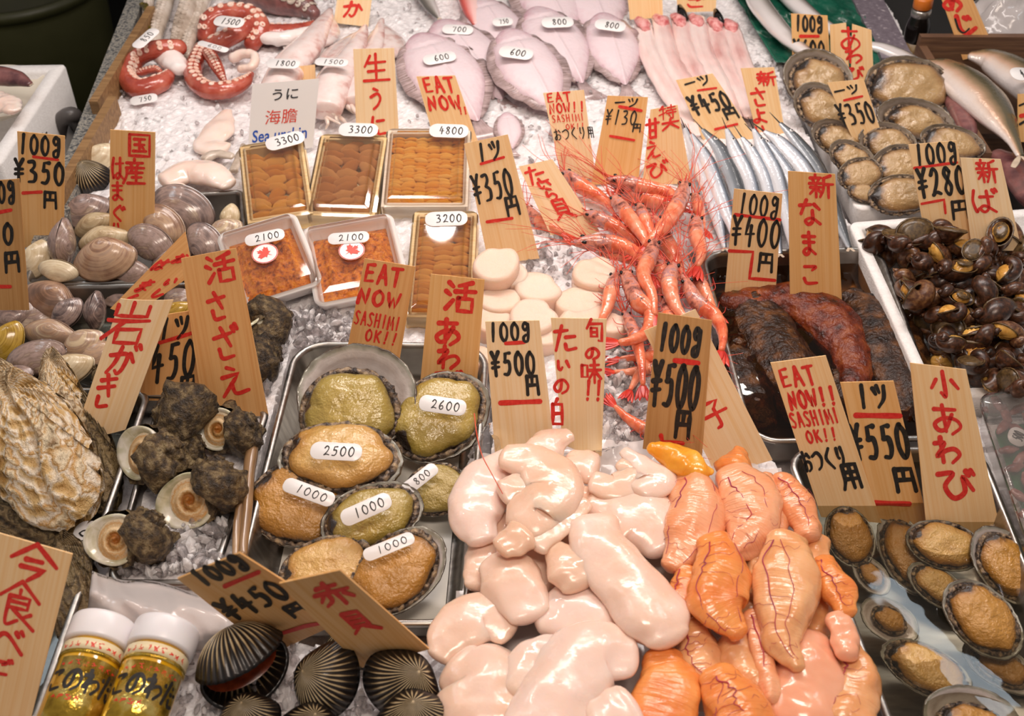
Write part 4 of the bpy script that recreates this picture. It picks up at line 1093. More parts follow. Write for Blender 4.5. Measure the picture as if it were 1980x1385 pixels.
def bivalve(kind, m, cx, cy, z, deg, half, tilt, label, group=None, yaw=0, roll=0, gap=0.0, fat=1.0, slit=False, name='clam', cat='clam'):
    P, X, Y, n, L = frame(cx, cy, z, deg, half * (1.12 if kind != 'cockle' else 1), tilt, yaw)
    M = mtx(P, X, Y, n, L) @ Matrix.Rotation(math.radians(roll), 4, 'X') @ Matrix.Diagonal((1, 1, fat, 1))
    root = thing(name, label, cat, M, group)
    key = (kind, len(BIV) % 3)
    if key not in BIV or True:
        for half_ in (1, -1):
            V, F, K, U = valve_mesh(kind, half_, RND.uniform(0, 9), 204 if kind == 'cockle' else 64, 18)
            if gap:
                a = half_ * gap
                ca, sa = math.cos(a), math.sin(a)
                hy = 0.6
                V = [(x, hy + (y - hy) * ca + q * sa, -(y - hy) * sa + q * ca) for x, y, q in [tuple(v) for v in V]]
            obj('valve', V, F, m, root, True, K, U)
    if slit:
        st = [(-0.35 + 0.7 * i / 8, 0.60 + 0.02 * math.sin(i), 0.0, 0.03 + 0.05 * math.sin(PI * i / 8), 0.08 + 0.05 * math.sin(PI * i / 8)) for i in range(9)]
        obj('hinge_ligament', *sweep(st, 8)[:2], 'ligament', root)
    if gap > .1:
        V, F, K, U = dome(6, 24, lambda r, t: (0.8 * r * math.cos(t), 0.05 + 0.5 * r * math.sin(t), 0.10 * (1 - r * r), r))
        V2 = [(x, y, -q) for x, y, q in V]
        mb = MB().add(V, F).add(V2, [f[::-1] for f in F])
        mb.build('flesh', 'cockle_flesh', root)
    return root


def build_clams():
    up = [  # kind, mat, px, py, z, deg, half px, tilt, roll, label, slit
        ('clam', 'clam_grey', 123, 474, .026, 90, 46, 60, 88, 'mauve hard clam standing upright with its hinge seam facing out', False),
        ('long', 'clam_pale', 182, 436, .012, 22, 38, 45, 20, 'pale striped clam leaning behind the upright clam', False),
        ('long', 'clam_pale', 200, 466, .018, 12, 46, 40, 25, 'tan banded clam stacked above the large polished clam', False),
        ('clam', 'clam', 201, 502, .026, 12, 56, 42, 0, 'large polished tan clam at the tray front in the upper tray', False),
        ('clam', 'clam_pale', 70, 503, .012, 70, 36, 40, 0, 'cream clam half under the 350 yen tag', False),
        ('long', 'clam_pale', 112, 524, .02, -8, 36, 50, 200, 'small cream clam with a dark hinge at the tray edge', True),
        ('clam', 'clam_grey', 290, 470, .018, -25, 44, 50, 195, 'dark wet clam with a black hinge slit near the tilted tag', True),
        ('clam', 'clam_grey', 352, 405, .012, -22, 58, 50, 190, 'large blotched clam under the white squid flesh', True),
        ('clam', 'clam', 314, 434, .016, -38, 44, 48, 185, 'brown grey clam with dark hinge beside the red lettered clam tag', True),
        ('clam', 'clam_pale', 444, 421, .012, 80, 24, 40, 0, 'small striped clam against the first urchin box', False),
        ('clam', 'clam_grey', 396, 470, .016, -50, 42, 45, 190, 'greyish clam with dark hinge left of the first white urchin pack'.replace('left of', 'next to'), True),
        ('clam', 'clam_grey', 165, 408, .002, 20, 44, 35, 0, 'dark wet clam at the back of the upper tray', False),
        ('clam', 'clam_grey', 252, 526, .012, 3, 32, 35, 0, 'brown clam at the tray front under the dark slit clam', False),
        ('clam', 'clam', 432, 452, .008, 30, 36, 40, 0, 'pinkish clam tucked behind the greyish clam', False),
        ('clam', 'clam_grey', 330, 505, .0, 40, 42, 30, 0, 'clam lying in shade under the tilted tag', False),
        ('clam', 'clam', 240, 400, -.01, 10, 44, 30, 0, 'clam lying deep behind the upper tray tag', False),
    ]
    for kd, m, x, y, z, d, h, t, r, lab, sl in up:
        bivalve(kd, m, x, y, z, d, h, t, lab, 'hard clams in the upper tray', roll=r, slit=sl, gap=0.05)
    lo = [
        ('clam', 'clam', 96, 584, -.002, -28, 52, 40, 0, 'large brown clam against the back rim of the lower tray'),
        ('clam', 'clam_grey', 128, 606, .0, 45, 34, 35, 0, 'round mauve clam half out of the water beside the large brown clam'),
        ('clam', 'clam_grey', 186, 604, .006, 90, 36, 60, 80, 'grey clam standing with its pointed hinge upward in water'),
        ('clam', 'clam_grey', 20, 606, -.004, 10, 42, 30, 180, 'patterned dark clam in water at the frame edge'),
        ('long', 'clam', 96, 646, .006, -8, 48, 50, 15, 'tan clam lying with its lips facing the aisle'),
        ('clam', 'clam_yellow', 12, 662, .004, 60, 40, 40, 0, 'yellow brown banded clam at the frame edge'),
        ('long', 'clam_grey', 68, 694, .008, 18, 54, 45, 190, 'dark long clam with a black hinge above the oysters'),
        ('clam', 'clam', 158, 670, .004, 30, 42, 40, 0, 'ringed tan clam in the middle of the lower tray'),
        ('long', 'clam_pale', 130, 716, .01, 22, 48, 40, 0, 'speckled olive clam beside the oyster tip'),
        ('clam', 'clam_grey', 344, 578, .004, 10, 26, 40, 180, 'clam with a pale star pattern beside the tall tag'),
        ('long', 'clam_grey', 25, 730, .004, 15, 36, 35, 180, 'dark clam partly hidden behind the biggest oyster'),
        ('clam', 'clam', 188, 690, -.004, 20, 42, 30, 0, 'brown clam under water beside the curved tag'),
        ('long', 'clam_yellow', 340, 606, .0, 25, 34, 40, 0, 'yellowish clam at the tray corner behind the 450 yen tag'),
        ('clam', 'clam_grey', 235, 570, -.012, 0, 40, 20, 0, 'clam sunk under water behind the tilted tag'),
        ('clam', 'clam_grey', 60, 620, -.016, 0, 50, 20, 0, 'clam sunk under the tan clam'),
        ('clam', 'clam', 270, 640, -.012, 0, 44, 20, 0, 'clam in shade behind the curved rock oyster tag'),
    ]
    for kd, m, x, y, z, d, h, t, r, lab in lo:
        bivalve(kd, m, x, y, z, d, h, t, lab, 'large clams in the lower tray', roll=r, slit=(r > 170), gap=0.05)
    bivalve('cockle', 'cockle', 168, 345, .010, 14, 46, 45, 'striped ark shell lying on ice beside the edging board', None, name='ark_shell', cat='shellfish')
    bivalve('clam', 'clam_pale', 192, 306, .006, 40, 34, 40, 'pale pink clam on ice behind the striped ark shell', None)
    ark = [
        (468, 1290, .034, 30, 94, 4, 0, .55, 'gaping ark shell showing rust coloured flesh'),
        (630, 1318, .028, 68, 82, 40, 0, 0, 'dark ark shell in the shade of the folded tags'),
        (776, 1322, .028, -38, 84, 45, 0, 0, 'ark shell with a worn pale patch beside the milt'),
        (800, 1400, .03, 10, 84, 40, 0, 0, 'tan ark shell cut off by the frame under the worn one'),
        (478, 1392, .02, 20, 66, 40, 0, 0, 'small ribbed ark shell at the frame edge below the gaping one'),
        (600, 1412, .02, -10, 66, 40, 0, 0, 'ark shell at the frame edge below the dark one'),
        (690, 1250, .0, 20, 74, 20, 0, 0, 'ark shell buried in shade behind the dark ones'),
    ]
    for x, y, z, d, h, t, r, g, lab in ark:
        bivalve('cockle', 'cockle', x, y, z, d, h, t, lab, 'ark shells on ice', roll=r, gap=g, name='ark_shell', cat='shellfish', fat=1.0)


# ------------------------------------------------------------------ abalones
def abalone(cx, cy, z, deg, half, ratio, tilt, label, foot='abalone_foot', group=None, fx=0.0, fy=0.0, fs=1.0, yaw=0, deep=1.0, hi=0.26, seed=None, shell='abalone_shell'):
    P, X, Y, n, L = frame(cx, cy, z, deg, half, tilt, yaw)
    M = mtx(P, X, Y, n, L)
    root = thing('abalone', label, 'abalone', M, group)
    sd = RND.uniform(0, 50) if seed is None else seed

    def out(th, w=0.0):
        r = 1.0 + 0.06 * math.cos(th - 0.6) + 0.03 * noise.noise(V3((math.cos(th) * 1.5 + sd, math.sin(th) * 1.5, 0)))
        r += w * noise.noise(V3((math.cos(th) * 7 + sd, math.sin(th) * 7, 2)))
        return r * math.cos(th), r * ratio * math.sin(th)
    ns = 64
    # inner dish and rolled rim
    V, K, U, F = [], [], [], []
    prof = [(0.0, -0.20, 0.55), (0.35, -0.19, 0.45), (0.6, -0.15, 0.62), (0.78, -0.07, 0.5), (0.9, 0.0, 0.72), (0.965, 0.05, 0.84), (1.0, 0.075, 0.95), (1.02, 0.055, 1.0), (1.02, 0.02, 1.0)]
    for r, q, k in prof:
        for j in range(ns):
            th = 2 * PI * j / ns
            x, y = out(th, 0.03 if r > .9 else 0)
            rr = max(r, 0.001)
            zz = q * deep + 0.03 * math.sin(th + 2.0) * r + (0.012 * math.sin(th * 23 + sd) if r > .95 else 0)
            V.append((x * rr, y * rr, zz)); K.append(k); U.append((j / ns, r))
    m = len(prof)
    for i in range(m - 1):
        for j in range(ns):
            F.append((i * ns + j, (i + 1) * ns + j, (i + 1) * ns + (j + 1) % ns, i * ns + (j + 1) % ns))
    mb = MB().add(V, F, K, U, 0)
    V2, K2, U2, F2 = [], [], [], []
    for r, q in ((1.02, 0.04), (0.98, -0.04), (0.86, -0.16), (0.66, -0.27), (0.4, -0.34), (0.15, -0.37), (0.001, -0.37)):
        for j in range(ns):
            th = 2 * PI * j / ns
            x, y = out(th, 0.03)
            V2.append((x * r, y * r, q + 0.03 * math.sin(th + 2.0) * r + 0.03 * noise.noise(V3((x * r * 4 + sd, y * r * 4, 1))))); K2.append(0.5); U2.append((j / ns, r))
    for i in range(6):
        for j in range(ns):
            F2.append((i * ns + j, (i + 1) * ns + j, (i + 1) * ns + (j + 1) % ns, i * ns + (j + 1) % ns))
    mb.add(V2, F2, K2, U2, 1)
    mb.build('shell', [shell, 'abalone_back'], root)
    # dark frilled mantle round the foot
    V, F = [], []
    na, nb = 120, 8
    for i in range(na):
        th = 2 * PI * i / na
        x, y = out(th)
        fr = 0.02 * math.sin(th * 33 + 9 * noise.noise(V3((x * 2, y * 2, sd)))) + 0.05 * noise.noise(V3((x * 5, y * 5, sd)))
        for j in range(nb):
            a = 2 * PI * j / nb
            rr = 0.90 * fs + (0.07 + 0.25 * max(0, fr)) * math.cos(a)
            zz = 0.045 + (0.075 + fr) * math.sin(a)
            q = (x * rr + fx, y * rr + fy, zz)
            d = 0.035 * noise.noise(V3((q[0] * 9, q[1] * 14, q[2] * 14 + sd)))
            V.append((q[0] + d, q[1] + d, q[2] + d))
    for i in range(na):
        for j in range(nb):
            F.append((i * nb + j, ((i + 1) % na) * nb + j, ((i + 1) % na) * nb + (j + 1) % nb, i * nb + (j + 1) % nb))
    obj('mantle', V, F, 'abalone_mantle', root)

    # fleshy foot
    def ff(r, th):
        x, y = out(th)
        w = 1 + 0.035 * math.sin(th * 5 + sd) + 0.05 * noise.noise(V3((math.cos(th) * 3, math.sin(th) * 3, sd + 4)))
        R_ = 0.88 * fs * w
        e = r ** 0.9
        zz = 0.10 + hi * (1 - r ** 5) ** 0.6 * (0.86 + 0.14 * math.cos(r * 2.2))
        px, py = x * R_ * e, y * R_ * e
        zz += 0.045 * noise.noise(V3((px * 3.2 + sd, py * 3.2, 0))) + 0.02 * noise.noise(V3((px * 9, py * 9, sd)))
        kk = min(1.0, (1 - r) * 1.6 + 0.0) ** 0.6 if r > .5 else 0.85
        # dark head end
        kk -= 0.5 * max(0, 1 - (math.hypot(px + 0.68 * fs, py - 0.12) + .16 * noise.noise(V3((px * 6, py * 6, sd)))) / 0.34)
        return (px + fx, py + fy, zz, max(0.02, kk))
    V, F, K, U = dome(18, 56, ff)
    obj('foot', V, F, foot, root, True, K, U)
    return root


def build_abalones():
    g = 'large abalones in the steel tray'
    # trays' upper and lower layers
    abalone(684, 772, .028, -4, 116, .90, 34, 'largest abalone with a wide bare pearly shell behind its foot', 'abalone_foot_olive', g, fx=-.07, fy=-.28, fs=.88, deep=1.1, hi=.34, seed=3)
    abalone(848, 813, .010, 40, 102, .80, 22, 'abalone carrying the 2600 price slip', 'abalone_foot_olive', g, fx=-.03, fy=.02, fs=1.0, seed=8)
    abalone(652, 896, .022, -4, 120, .68, 12, 'abalone carrying the 2500 price slip', 'abalone_foot', g, fy=.06, fs=.98, seed=21)
    abalone(570, 980, .002, -24, 90, .86, 20, 'orange abalone with the 1000 slip tucked under its neighbour', 'abalone_foot_brown', g, fy=.04, fs=1.1, seed=30)
    abalone(715, 1005, .010, 20, 102, .66, 20, 'abalone with the 1000 slip in the middle of the tray', 'abalone_foot_olive', g, fy=-.02, fs=.98, seed=44)
    abalone(842, 950, -.006, 10, 63, .84, 25, 'small abalone carrying the 800 price slip', 'abalone_foot_olive', g, fs=1.05, seed=51)
    abalone(628, 1108, .002, 18, 96, .72, 18, 'abalone half hidden by the folded red lettered tag', 'abalone_foot', g, fs=1.04, seed=60)
    abalone(772, 1110, .008, 42, 100, .72, 22, 'abalone with the 1000 slip at the tray front', 'abalone_foot_brown', g, fx=-.10, fy=.05, fs=1.02, seed=66)
    for c, t, lab, z, tl in (((856, 784, 92, 32, -8), '2600', 'white 2600 price slip on an olive abalone', .042, 22), ((650, 873, 100, 34, -3), '2500', 'white 2500 price slip on the wide abalone', .058, 12), ((597, 952, 104, 30, -20), '1000', 'white 1000 price slip slid under the wide abalone', .034, 18),
                             ((708, 985, 104, 34, 24), '1000', 'white 1000 price slip on the middle abalone', .046, 20), ((812, 926, 80, 26, 38), '800', 'white 800 price slip on the small abalone', .026, 20), ((752, 1057, 104, 26, 22), '1000', 'white 1000 price slip above the front abalone', .044, 8)):
        price_slip(c[0], c[1], z, c[2], c[3], c[4], t, lab, tl)
    g = 'small abalones in the water tray'
    abalone(1640, 1036, -.018, -72, 62, .78, 24, 'small abalone with a bright ochre foot next to the tray rim', 'abalone_foot_brown', g, fs=.98, seed=71)
    abalone(1682, 1112, -.03, -50, 46, .7, 20, 'dark small abalone under the ochre footed one', 'abalone_foot_brown', g, fs=.7, seed=72)
    abalone(1748, 1070, -.034, -68, 86, .60, 15, 'long shelled abalone half hidden under its neighbour', 'abalone_foot_brown', g, fs=.9, seed=73)
    abalone(1822, 1056, -.012, -12, 76, .66, 25, 'small abalone below the water lines of the three tags', 'abalone_foot', g, fs=.98, seed=74)
    abalone(1942, 1092, -.006, -52, 90, .72, 25, 'striped shelled abalone at the frame edge', 'abalone_foot_brown', g, fs=.92, fx=.05, seed=75)
    abalone(1810, 1135, -.026, -35, 70, .6, 15, 'abalone tucked between the two largest in the water tray', 'abalone_foot', g, fs=.9, seed=76)
    abalone(1894, 1196, -.004, -46, 94, .74, 22, 'wet orange abalone breaking the water surface', 'abalone_foot_brown', g, fs=.96, hi=.32, seed=77)
    abalone(1716, 1200, -.022, -30, 62, .72, 20, 'dark abalone under water beside the roe', 'abalone_foot_brown', g, fs=.62, seed=78)
    abalone(1786, 1296, -.020, -28, 98, .56, 15, 'pale footed abalone lying under the water glare', 'abalone_foot', g, fs=.96, seed=79)
    abalone(1872, 1390, -.012, -8, 92, .66, 25, 'abalone at the frame bottom with its shell edge up', 'abalone_foot_brown', g, fy=-.2, fs=.8, seed=80)
    abalone(1930, 1290, -.036, -30, 84, .6, 10, 'abalone deep under water below the wet orange one', 'abalone_foot_brown', g, fs=.8, seed=81)
    g = 'small brown abalones in the foam tray'
    for i, (x, y, z, d, h, rt, t, fsx, fxx, lab) in enumerate([
            (1578, 156, .026, -32, 66, .86, 40, .78, .16, 'small abalone with a dark lumpy edge under the 600 yen tag'),
            (1750, 168, .024, -4, 78, .70, 42, .9, .02, 'large wide abalone below the split tag'),
            (1584, 206, .028, -32, 54, .78, 40, .8, .14, 'abalone half hidden by the small 350 yen tag'),
            (1766, 234, .030, -14, 72, .58, 38, .74, .06, 'abalone with a dark edge under the widest one'),
            (1616, 268, .030, -26, 50, .66, 38, .8, .14, 'abalone under the point of the small 350 yen tag'),
            (1714, 278, .034, -14, 54, .72, 38, .8, .12, 'pale footed abalone in the centre of the foam tray'),
            (1838, 276, .026, -14, 60, .55, 36, .85, .0, 'abalone behind the 280 yen tag'),
            (1645, 306, .034, -30, 46, .68, 38, .82, .1, 'ridged abalone stacked in front of the pointed tag'),
            (1660, 338, .032, 18, 40, .74, 36, .9, .04, 'orange footed abalone near the foam tray edge'),
            (1732, 322, .032, 20, 48, .78, 36, .85, .08, 'abalone stacked above the front one in the foam tray'),
            (1738, 376, .026, 6, 58, .62, 34, .98, .0, 'front abalone with a pale orange foot next to the 280 yen tag'),
            (1668, 372, .022, -14, 30, .62, 34, .9, .0, 'smallest abalone at the foam tray front corner')]):
        abalone(x, y, z, d, h * 1.06, rt, t, lab, 'abalone_foot_grey', g, fx=fxx * .6, fy=-.10, fs=min(1.08, fsx * 1.16), seed=90 + i, shell='abalone_shell_brown')


# ------------------------------------------------------------------ coiled shells
def coil(turns, growth, tight, rise, rad, squash=1.0, steps=72, ns=16, bump=None, seed=0.0):
    """helico-spiral tube, apex on +z, aperture ends at angle 0 in the x-y plane; largest radius ~1"""
    V, F, K, U = [], [], [], []
    for i in range(steps + 1):
        f = i / steps
        s = math.exp(-growth * turns * 2 * PI * (1 - f))
        a = -(1 - f) * turns * 2 * PI
        c = V3((math.cos(a) * tight * s, math.sin(a) * tight * s, rise * (1 - s)))
        out = V3((math.cos(a), math.sin(a), 0))
        for j in range(ns):
            b = 2 * PI * j / ns
            r = rad * s
            if bump:
                r *= bump(f, b, a)
            p = c + out * (r * math.cos(b)) + V3((0, 0, 1)) * (r * squash * math.sin(b))
            V.append(p); K.append(f); U.append((f * turns, j / ns))
    for i in range(steps):
        for j in range(ns):
            F.append((i * ns + j, i * ns + (j + 1) % ns, (i + 1) * ns + (j + 1) % ns, (i + 1) * ns + j))
    F.append(tuple(range(ns)))
    ring = V[-ns:]
    return V, F, K, U, ring


def whelk_proto(i):
    R = random.Random(100 + i)
    root = thing('whelk', '', 'whelk', Matrix.Identity(4), 'whelks heaped in the foam tray')
    V, F, K, U, ring = coil(3.2, 0.165, 0.34, 1.5, 0.62, 1.34, 84, 18, lambda f, b, a: 1 + 0.012 * math.sin(60 * f))
    # flare of the lip
    c = sum(ring, V3()) / len(ring)
    obj('shell', V, F, 'whelk', root, True, K, U)
    n = len(ring)
    t = V3((0, 1, 0))
    if i in (0, 2):
        rings = [(0.93, 0.0), (0.84, 0.12), (0.62, 0.26), (0.3, 0.34), (0.02, 0.36)]
        off = V3((0.10, 0, -.12))
        VV = [c + off * h + (p - c) * s * (1 if i == 0 else .75) + t * h * (1 + .3 * math.sin(3 * q + i)) for s, h in rings for q, p in enumerate(ring)]
        FF = [(a * n + j, a * n + (j + 1) % n, (a + 1) * n + (j + 1) % n, (a + 1) * n + j) for a in range(4) for j in range(n)]
        obj('flesh', VV, FF, 'whelk_flesh', root)
    # lip collar
    VV = [c + (p - c) * s + t * h for s, h in ((1.0, 0.0), (1.07, 0.05), (1.03, 0.10), (0.92, 0.04)) for p in ring]
    FF = [(a * n + j, a * n + (j + 1) % n, (a + 1) * n + (j + 1) % n, (a + 1) * n + j) for a in range(3) for j in range(n)]
    obj('lip', VV, FF, 'whelk_lid', root)
    if i != 0:
        VV = [c + (p - c) * s * (0.55 if i == 2 else 0.92) + (V3((0.1, 0.34 + h, 0.1)) if i == 2 else V3((0, .06 + h, 0))) for s, h in ((1.0, 0.0), (1.0, 0.05), (0.5, 0.08), (0.02, 0.08)) for p in ring]
        obj('operculum', VV, FF, 'whelk_lid', root)
    return root


def build_whelks():
    protos = [whelk_proto(i) for i in range(4)]
    used = set()
    R = random.Random(5)
    poly = [(1690, 446), (1800, 436), (1900, 452), (1990, 490), (1990, 770), (1900, 752), (1815, 700), (1760, 600), (1726, 520)]
    spots = []
    # three loose layers of shells, lowest first
    for layer, (z, step, shrink) in enumerate(((-.004, 47, 0), (.018, 50, 8), (.040, 58, 30))):
        y = 420
        while y < 775:
            x = 1660 + (RND.random() * 20)
            while x < 2010:
                px, py = x + R.uniform(-9, 9), y + R.uniform(-8, 8)
                if inpoly(px, py, poly) and inpoly(px - shrink, py + shrink * .3, poly):
                    spots.append((px, py, z + R.uniform(-.003, .005)))
                x += step
            y += step * 0.80
    # two at the top of the heap, and the pointed ones at its back edge
    spots += [(1828, 442, .050), (1900, 478, .055), (1690, 465, .020), (1765, 470, .024), (1930, 446, .03)]
    for i, (px, py, z) in enumerate(spots):
        k = R.randrange(4)
        P = G(px, py, z)
        s = 37 * mpp(px, py, z) * R.uniform(.85, 1.2)
        E = Matrix.Rotation(R.uniform(0, 2 * PI), 4, 'Z') @ Matrix.Rotation(R.uniform(0.7, 2.2), 4, 'X') @ Matrix.Rotation(R.uniform(0, 2 * PI), 4, 'Z')
        M = Matrix.Translation(P) @ E @ Matrix.Diagonal((s, s, s, 1)) @ Matrix.Translation((0, 0, -0.5))
        lab = 'dark brown whelk in the heap on the white foam tray'
        if k not in used:
            used.add(k)
            o = protos[k]; o.matrix_world = M; o['label'] = lab
        else:
            dup(protos[k], M, lab)


def turban(px, py, z, half, R3, label, lid=True, seed=0.0):
    """horned turban: apex +z, mouth facing +y ; R3 = rotation"""
    s = half * 1.32 * mpp(px, py, z)
    M = Matrix.Translation(G(px, py, z)) @ R3 @ Matrix.Diagonal((s, s, s, 1)) @ Matrix.Translation((0, 0, -0.35))
    root = thing('turban_shell', label, 'shellfish', M, 'horned turban shells')

    def bump(f, b, a):
        q = 1 + 0.045 * math.sin(b * 11) + 0.06 * noise.noise(V3((math.cos(b) * 2, math.sin(b) * 2, a * 2.2 + seed)))
        for bb, w in ((0.7, 1.0), (-0.5, 0.7)):
            d = abs((b - bb + PI) % (2 * PI) - PI)
            q += 0.55 * w * max(0, 1 - d / 0.55) ** 1.6 * max(0, math.cos(a * 4.5 + seed)) ** 3
        return q
    V, F, K, U, ring = coil(3.0, 0.125, 0.44, 1.15, 0.66, 1.08, 120, 30, bump, seed)
    W = []
    for v in V:
        d = 0.03 * noise.noise(v * 5 + V3((seed, 0, 0))) + 0.025 * noise.noise(v * 12)
        W.append(v + V3((v.x, v.y, 0)).normalized() * d + V3((0, 0, d * .5)))
    obj('shell', W, F, 'turban', root, True, K, U)
    if not lid:
        return root
    c = V3((0.46, 0, 0)); n = 40
    rg = [c + V3((math.cos(2 * PI * j / n) * 0.62, 0.0, math.sin(2 * PI * j / n) * 0.66)) for j in range(n)]
    t = V3((0, 1, 0))
    prof = [(0.90, -0.08), (0.96, 0.03), (0.93, 0.08), (0.84, 0.05), (0.70, -0.06), (0.6, -0.22)]
    VV, UU = [], []
    for a, (q, h) in enumerate(prof):
        for j, p in enumerate(rg):
            th = 2 * PI * j / n
            fl = 1 + (0.34 * max(0, math.cos(th + 0.5)) ** 3) * (1 if a < 4 else 0)
            VV.append(c + (p - c) * q * fl + t * h); UU.append((j / n, a / 6))
    FF = [(a * n + j, (a + 1) * n + j, (a + 1) * n + (j + 1) % n, a * n + (j + 1) % n) for a in range(len(prof) - 1) for j in range(n)]
    obj('lip', VV, FF, 'turban_lip', root, True, None, UU)

    def fx(r, th):
        sp = (th / (2 * PI) + r * 2.2) % 1.0
        h = 0.10 * (1 - r ** 3) + 0.035 * math.sin(2 * PI * sp) * (1 - r) * 2
        return (0.46 + 0.62 * 0.76 * r * math.cos(th), -0.03 + h, 0.66 * 0.76 * r * math.sin(th), min(1, r + 0.12 * math.sin(2 * PI * sp)))
    V, F, K, U = dome(14, 40, fx)
    obj('operculum', V, [f[::-1] for f in F], 'operculum', root, True, K, U)
    return root


def rot(axis_to, mouth):
    """rotation taking +y (mouth) to 'mouth' and +z (apex) near axis_to"""
    Yv = V3(mouth).normalized()
    Zv = V3(axis_to); Zv = (Zv - Yv * Zv.dot(Yv)).normalized()
    Xv = Yv.cross(Zv)
    return Matrix(((Xv.x, Yv.x, Zv.x, 0), (Xv.y, Yv.y, Zv.y, 0), (Xv.z, Yv.z, Zv.z, 0), (0, 0, 0, 1)))


def build_turbans():
    turban(348, 806, .026, 56, rot((-1, .1, .1), (.1, 1, -.3)), 'crusted turban shell showing only its knobbly back', False, seed=1)
    turban(458, 838, .024, 52, rot((.9, .6, .5), (-.25, -.75, .75)), 'turban shell with an orange lid behind the tray rim', seed=2)
    turban(305, 892, .030, 66, rot((.9, .45, .2), (-.55, -.55, .7)), 'turban shell with a pale lip hanging over the tray rim', seed=3)
    turban(412, 945, .028, 66, rot((.2, 1, .45), (-.05, -.8, .75)), 'turban shell with a round cream lid facing the aisle', seed=4)
    turban(270, 1040, .026, 62, rot((.5, .9, .1), (-.1, -.75, .8)), 'front turban shell on ice above the jars', seed=5)
    turban(505, 620, .020, 54, rot((.3, .2, -.8), (-.5, .4, .6)), 'spiny turban shell behind the tall tag', seed=6)
    turban(505, 690, .012, 44, rot((.9, -.2, .3), (-.4, .7, -.3)), 'dark turban shell tucked against the abalone tray', False, seed=7)
    turban(350, 870, .012, 50, rot((.9, .2, .2), (.1, 1, -.4)), 'turban shell under the pale lipped one', False, seed=8)


def oyster(px, py, z, deg, lpx, wpx, tilt, label, m='oyster', seed=0.0, hz=0.30, split=True):
    P, X, Y, n, L = frame(px, py, z, deg, lpx, tilt)
    wr = frame(px, py, z, deg + 90, wpx, tilt)[4] / L
    root = thing('rock_oyster', label, 'oyster', mtx(P, X, Y, n, L), 'rock oysters in the water tray')
    for sgn, nm in ((1, 'valve'), (-1, 'valve')):
        def fx(r, th, sgn=sgn):
            c, s = math.cos(th), math.sin(th)
            w = wr * (0.52 + 0.48 * (c * 0.5 + 0.5) ** .7) * (1 + 0.16 * noise.noise(V3((c * 2 + seed, s * 2, sgn)))) * (1 + 0.10 * noise.noise(V3((c * 8 + seed, s * 8, sgn))))
            x, y = c * (1 + 0.05 * noise.noise(V3((c * 5, s * 5 + seed, 1)))), s * w
            hx = -0.72   # hinge point the growth layers start from
            px_, py_ = hx + (x - hx) * r, y * r
            e = min(1.0, math.hypot(px_ * .96, py_ / max(.05, wr * (0.52 + 0.48 * (px_ * 0.5 + 0.5) ** .7 if px_ > -1 else .4))))
            f = hz * max(0.0, 1 - e ** 2.6) ** .6
            wv = noise.noise(V3((px_ * 1.6 + seed, py_ * 3.2, sgn * 3)))
            lay = (r * 8 + 1.3 * wv + 0.5 * noise.noise(V3((px_ * 5, py_ * 5, seed)))) % 1.0
            rad = noise.noise(V3((math.atan2(py_, px_ - hx) * 7 + seed, r * .8, sgn)))
            zz = f + 0.055 * (lay ** 2) * (0.3 + r) + 0.07 * rad * r * (1 - r ** 6) + 0.03 * noise.noise(V3((px_ * 9, py_ * 12, seed))) + 0.014 * noise.noise(V3((px_ * 24, py_ * 30, seed)))
            zz -= 0.10 * max(0, 1 - abs(py_ - .06 * math.sin(px_ * 5 + seed)) / .05) * (1 if sgn > 0 and seed == 2.0 else 0)
            kk = 0.5 + 0.55 * wv + 0.30 * (lay - .5) + 0.35 * rad
            return (px_, py_, sgn * max(0.0, zz) + (0.02 * sgn) + 0.07 * noise.noise(V3((c * 2, s * 2, seed))) * r + 0.03 * noise.noise(V3((c * 9, s * 9, seed))) * r ** 6, max(0, min(1, kk)))
        V, F, K, U = dome(44, 110, fx)
        obj(nm, V, F if sgn > 0 else [f[::-1] for f in F], m, root, True, K, U)
    return root


def build_oysters():
    oyster(80, 868, .035, -68, 168, 112, 28, 'biggest rock oyster with a pale ruffled shell', 'oyster', 2.0, .30)
    oyster(122, 800, .030, -82, 130, 56, 20, 'rock oyster standing at the tray rim behind the biggest one', 'oyster', 7.0, .3)
    oyster(178, 870, .005, -76, 130, 52, 25, 'dark rock oyster under the curved tag', 'oyster_dark', 11.0, .3)
    oyster(30, 790, .0, -60, 120, 70, 25, 'rock oyster half out of frame behind the biggest one', 'oyster', 15.0, .3)
    oyster(150, 1150, -.008, -80, 130, 60, 25, 'weedy dark rock oyster beside the large pale tag', 'oyster_dark', 19.0, .3)
    oyster(40, 1010, -.008, -20, 100, 60, 15, 'dark rock oyster under water above the large pale tag', 'oyster_dark', 23.0, .25)
    oyster(215, 760, -.004, -60, 60, 36, 20, 'small olive rock oyster next to the tray rim', 'oyster_dark', 27.0, .3)
    price_slip(157, 1070, -.010, 130, 50, 74, '1600', 'price slip drowned under water in the oyster tray', 10)
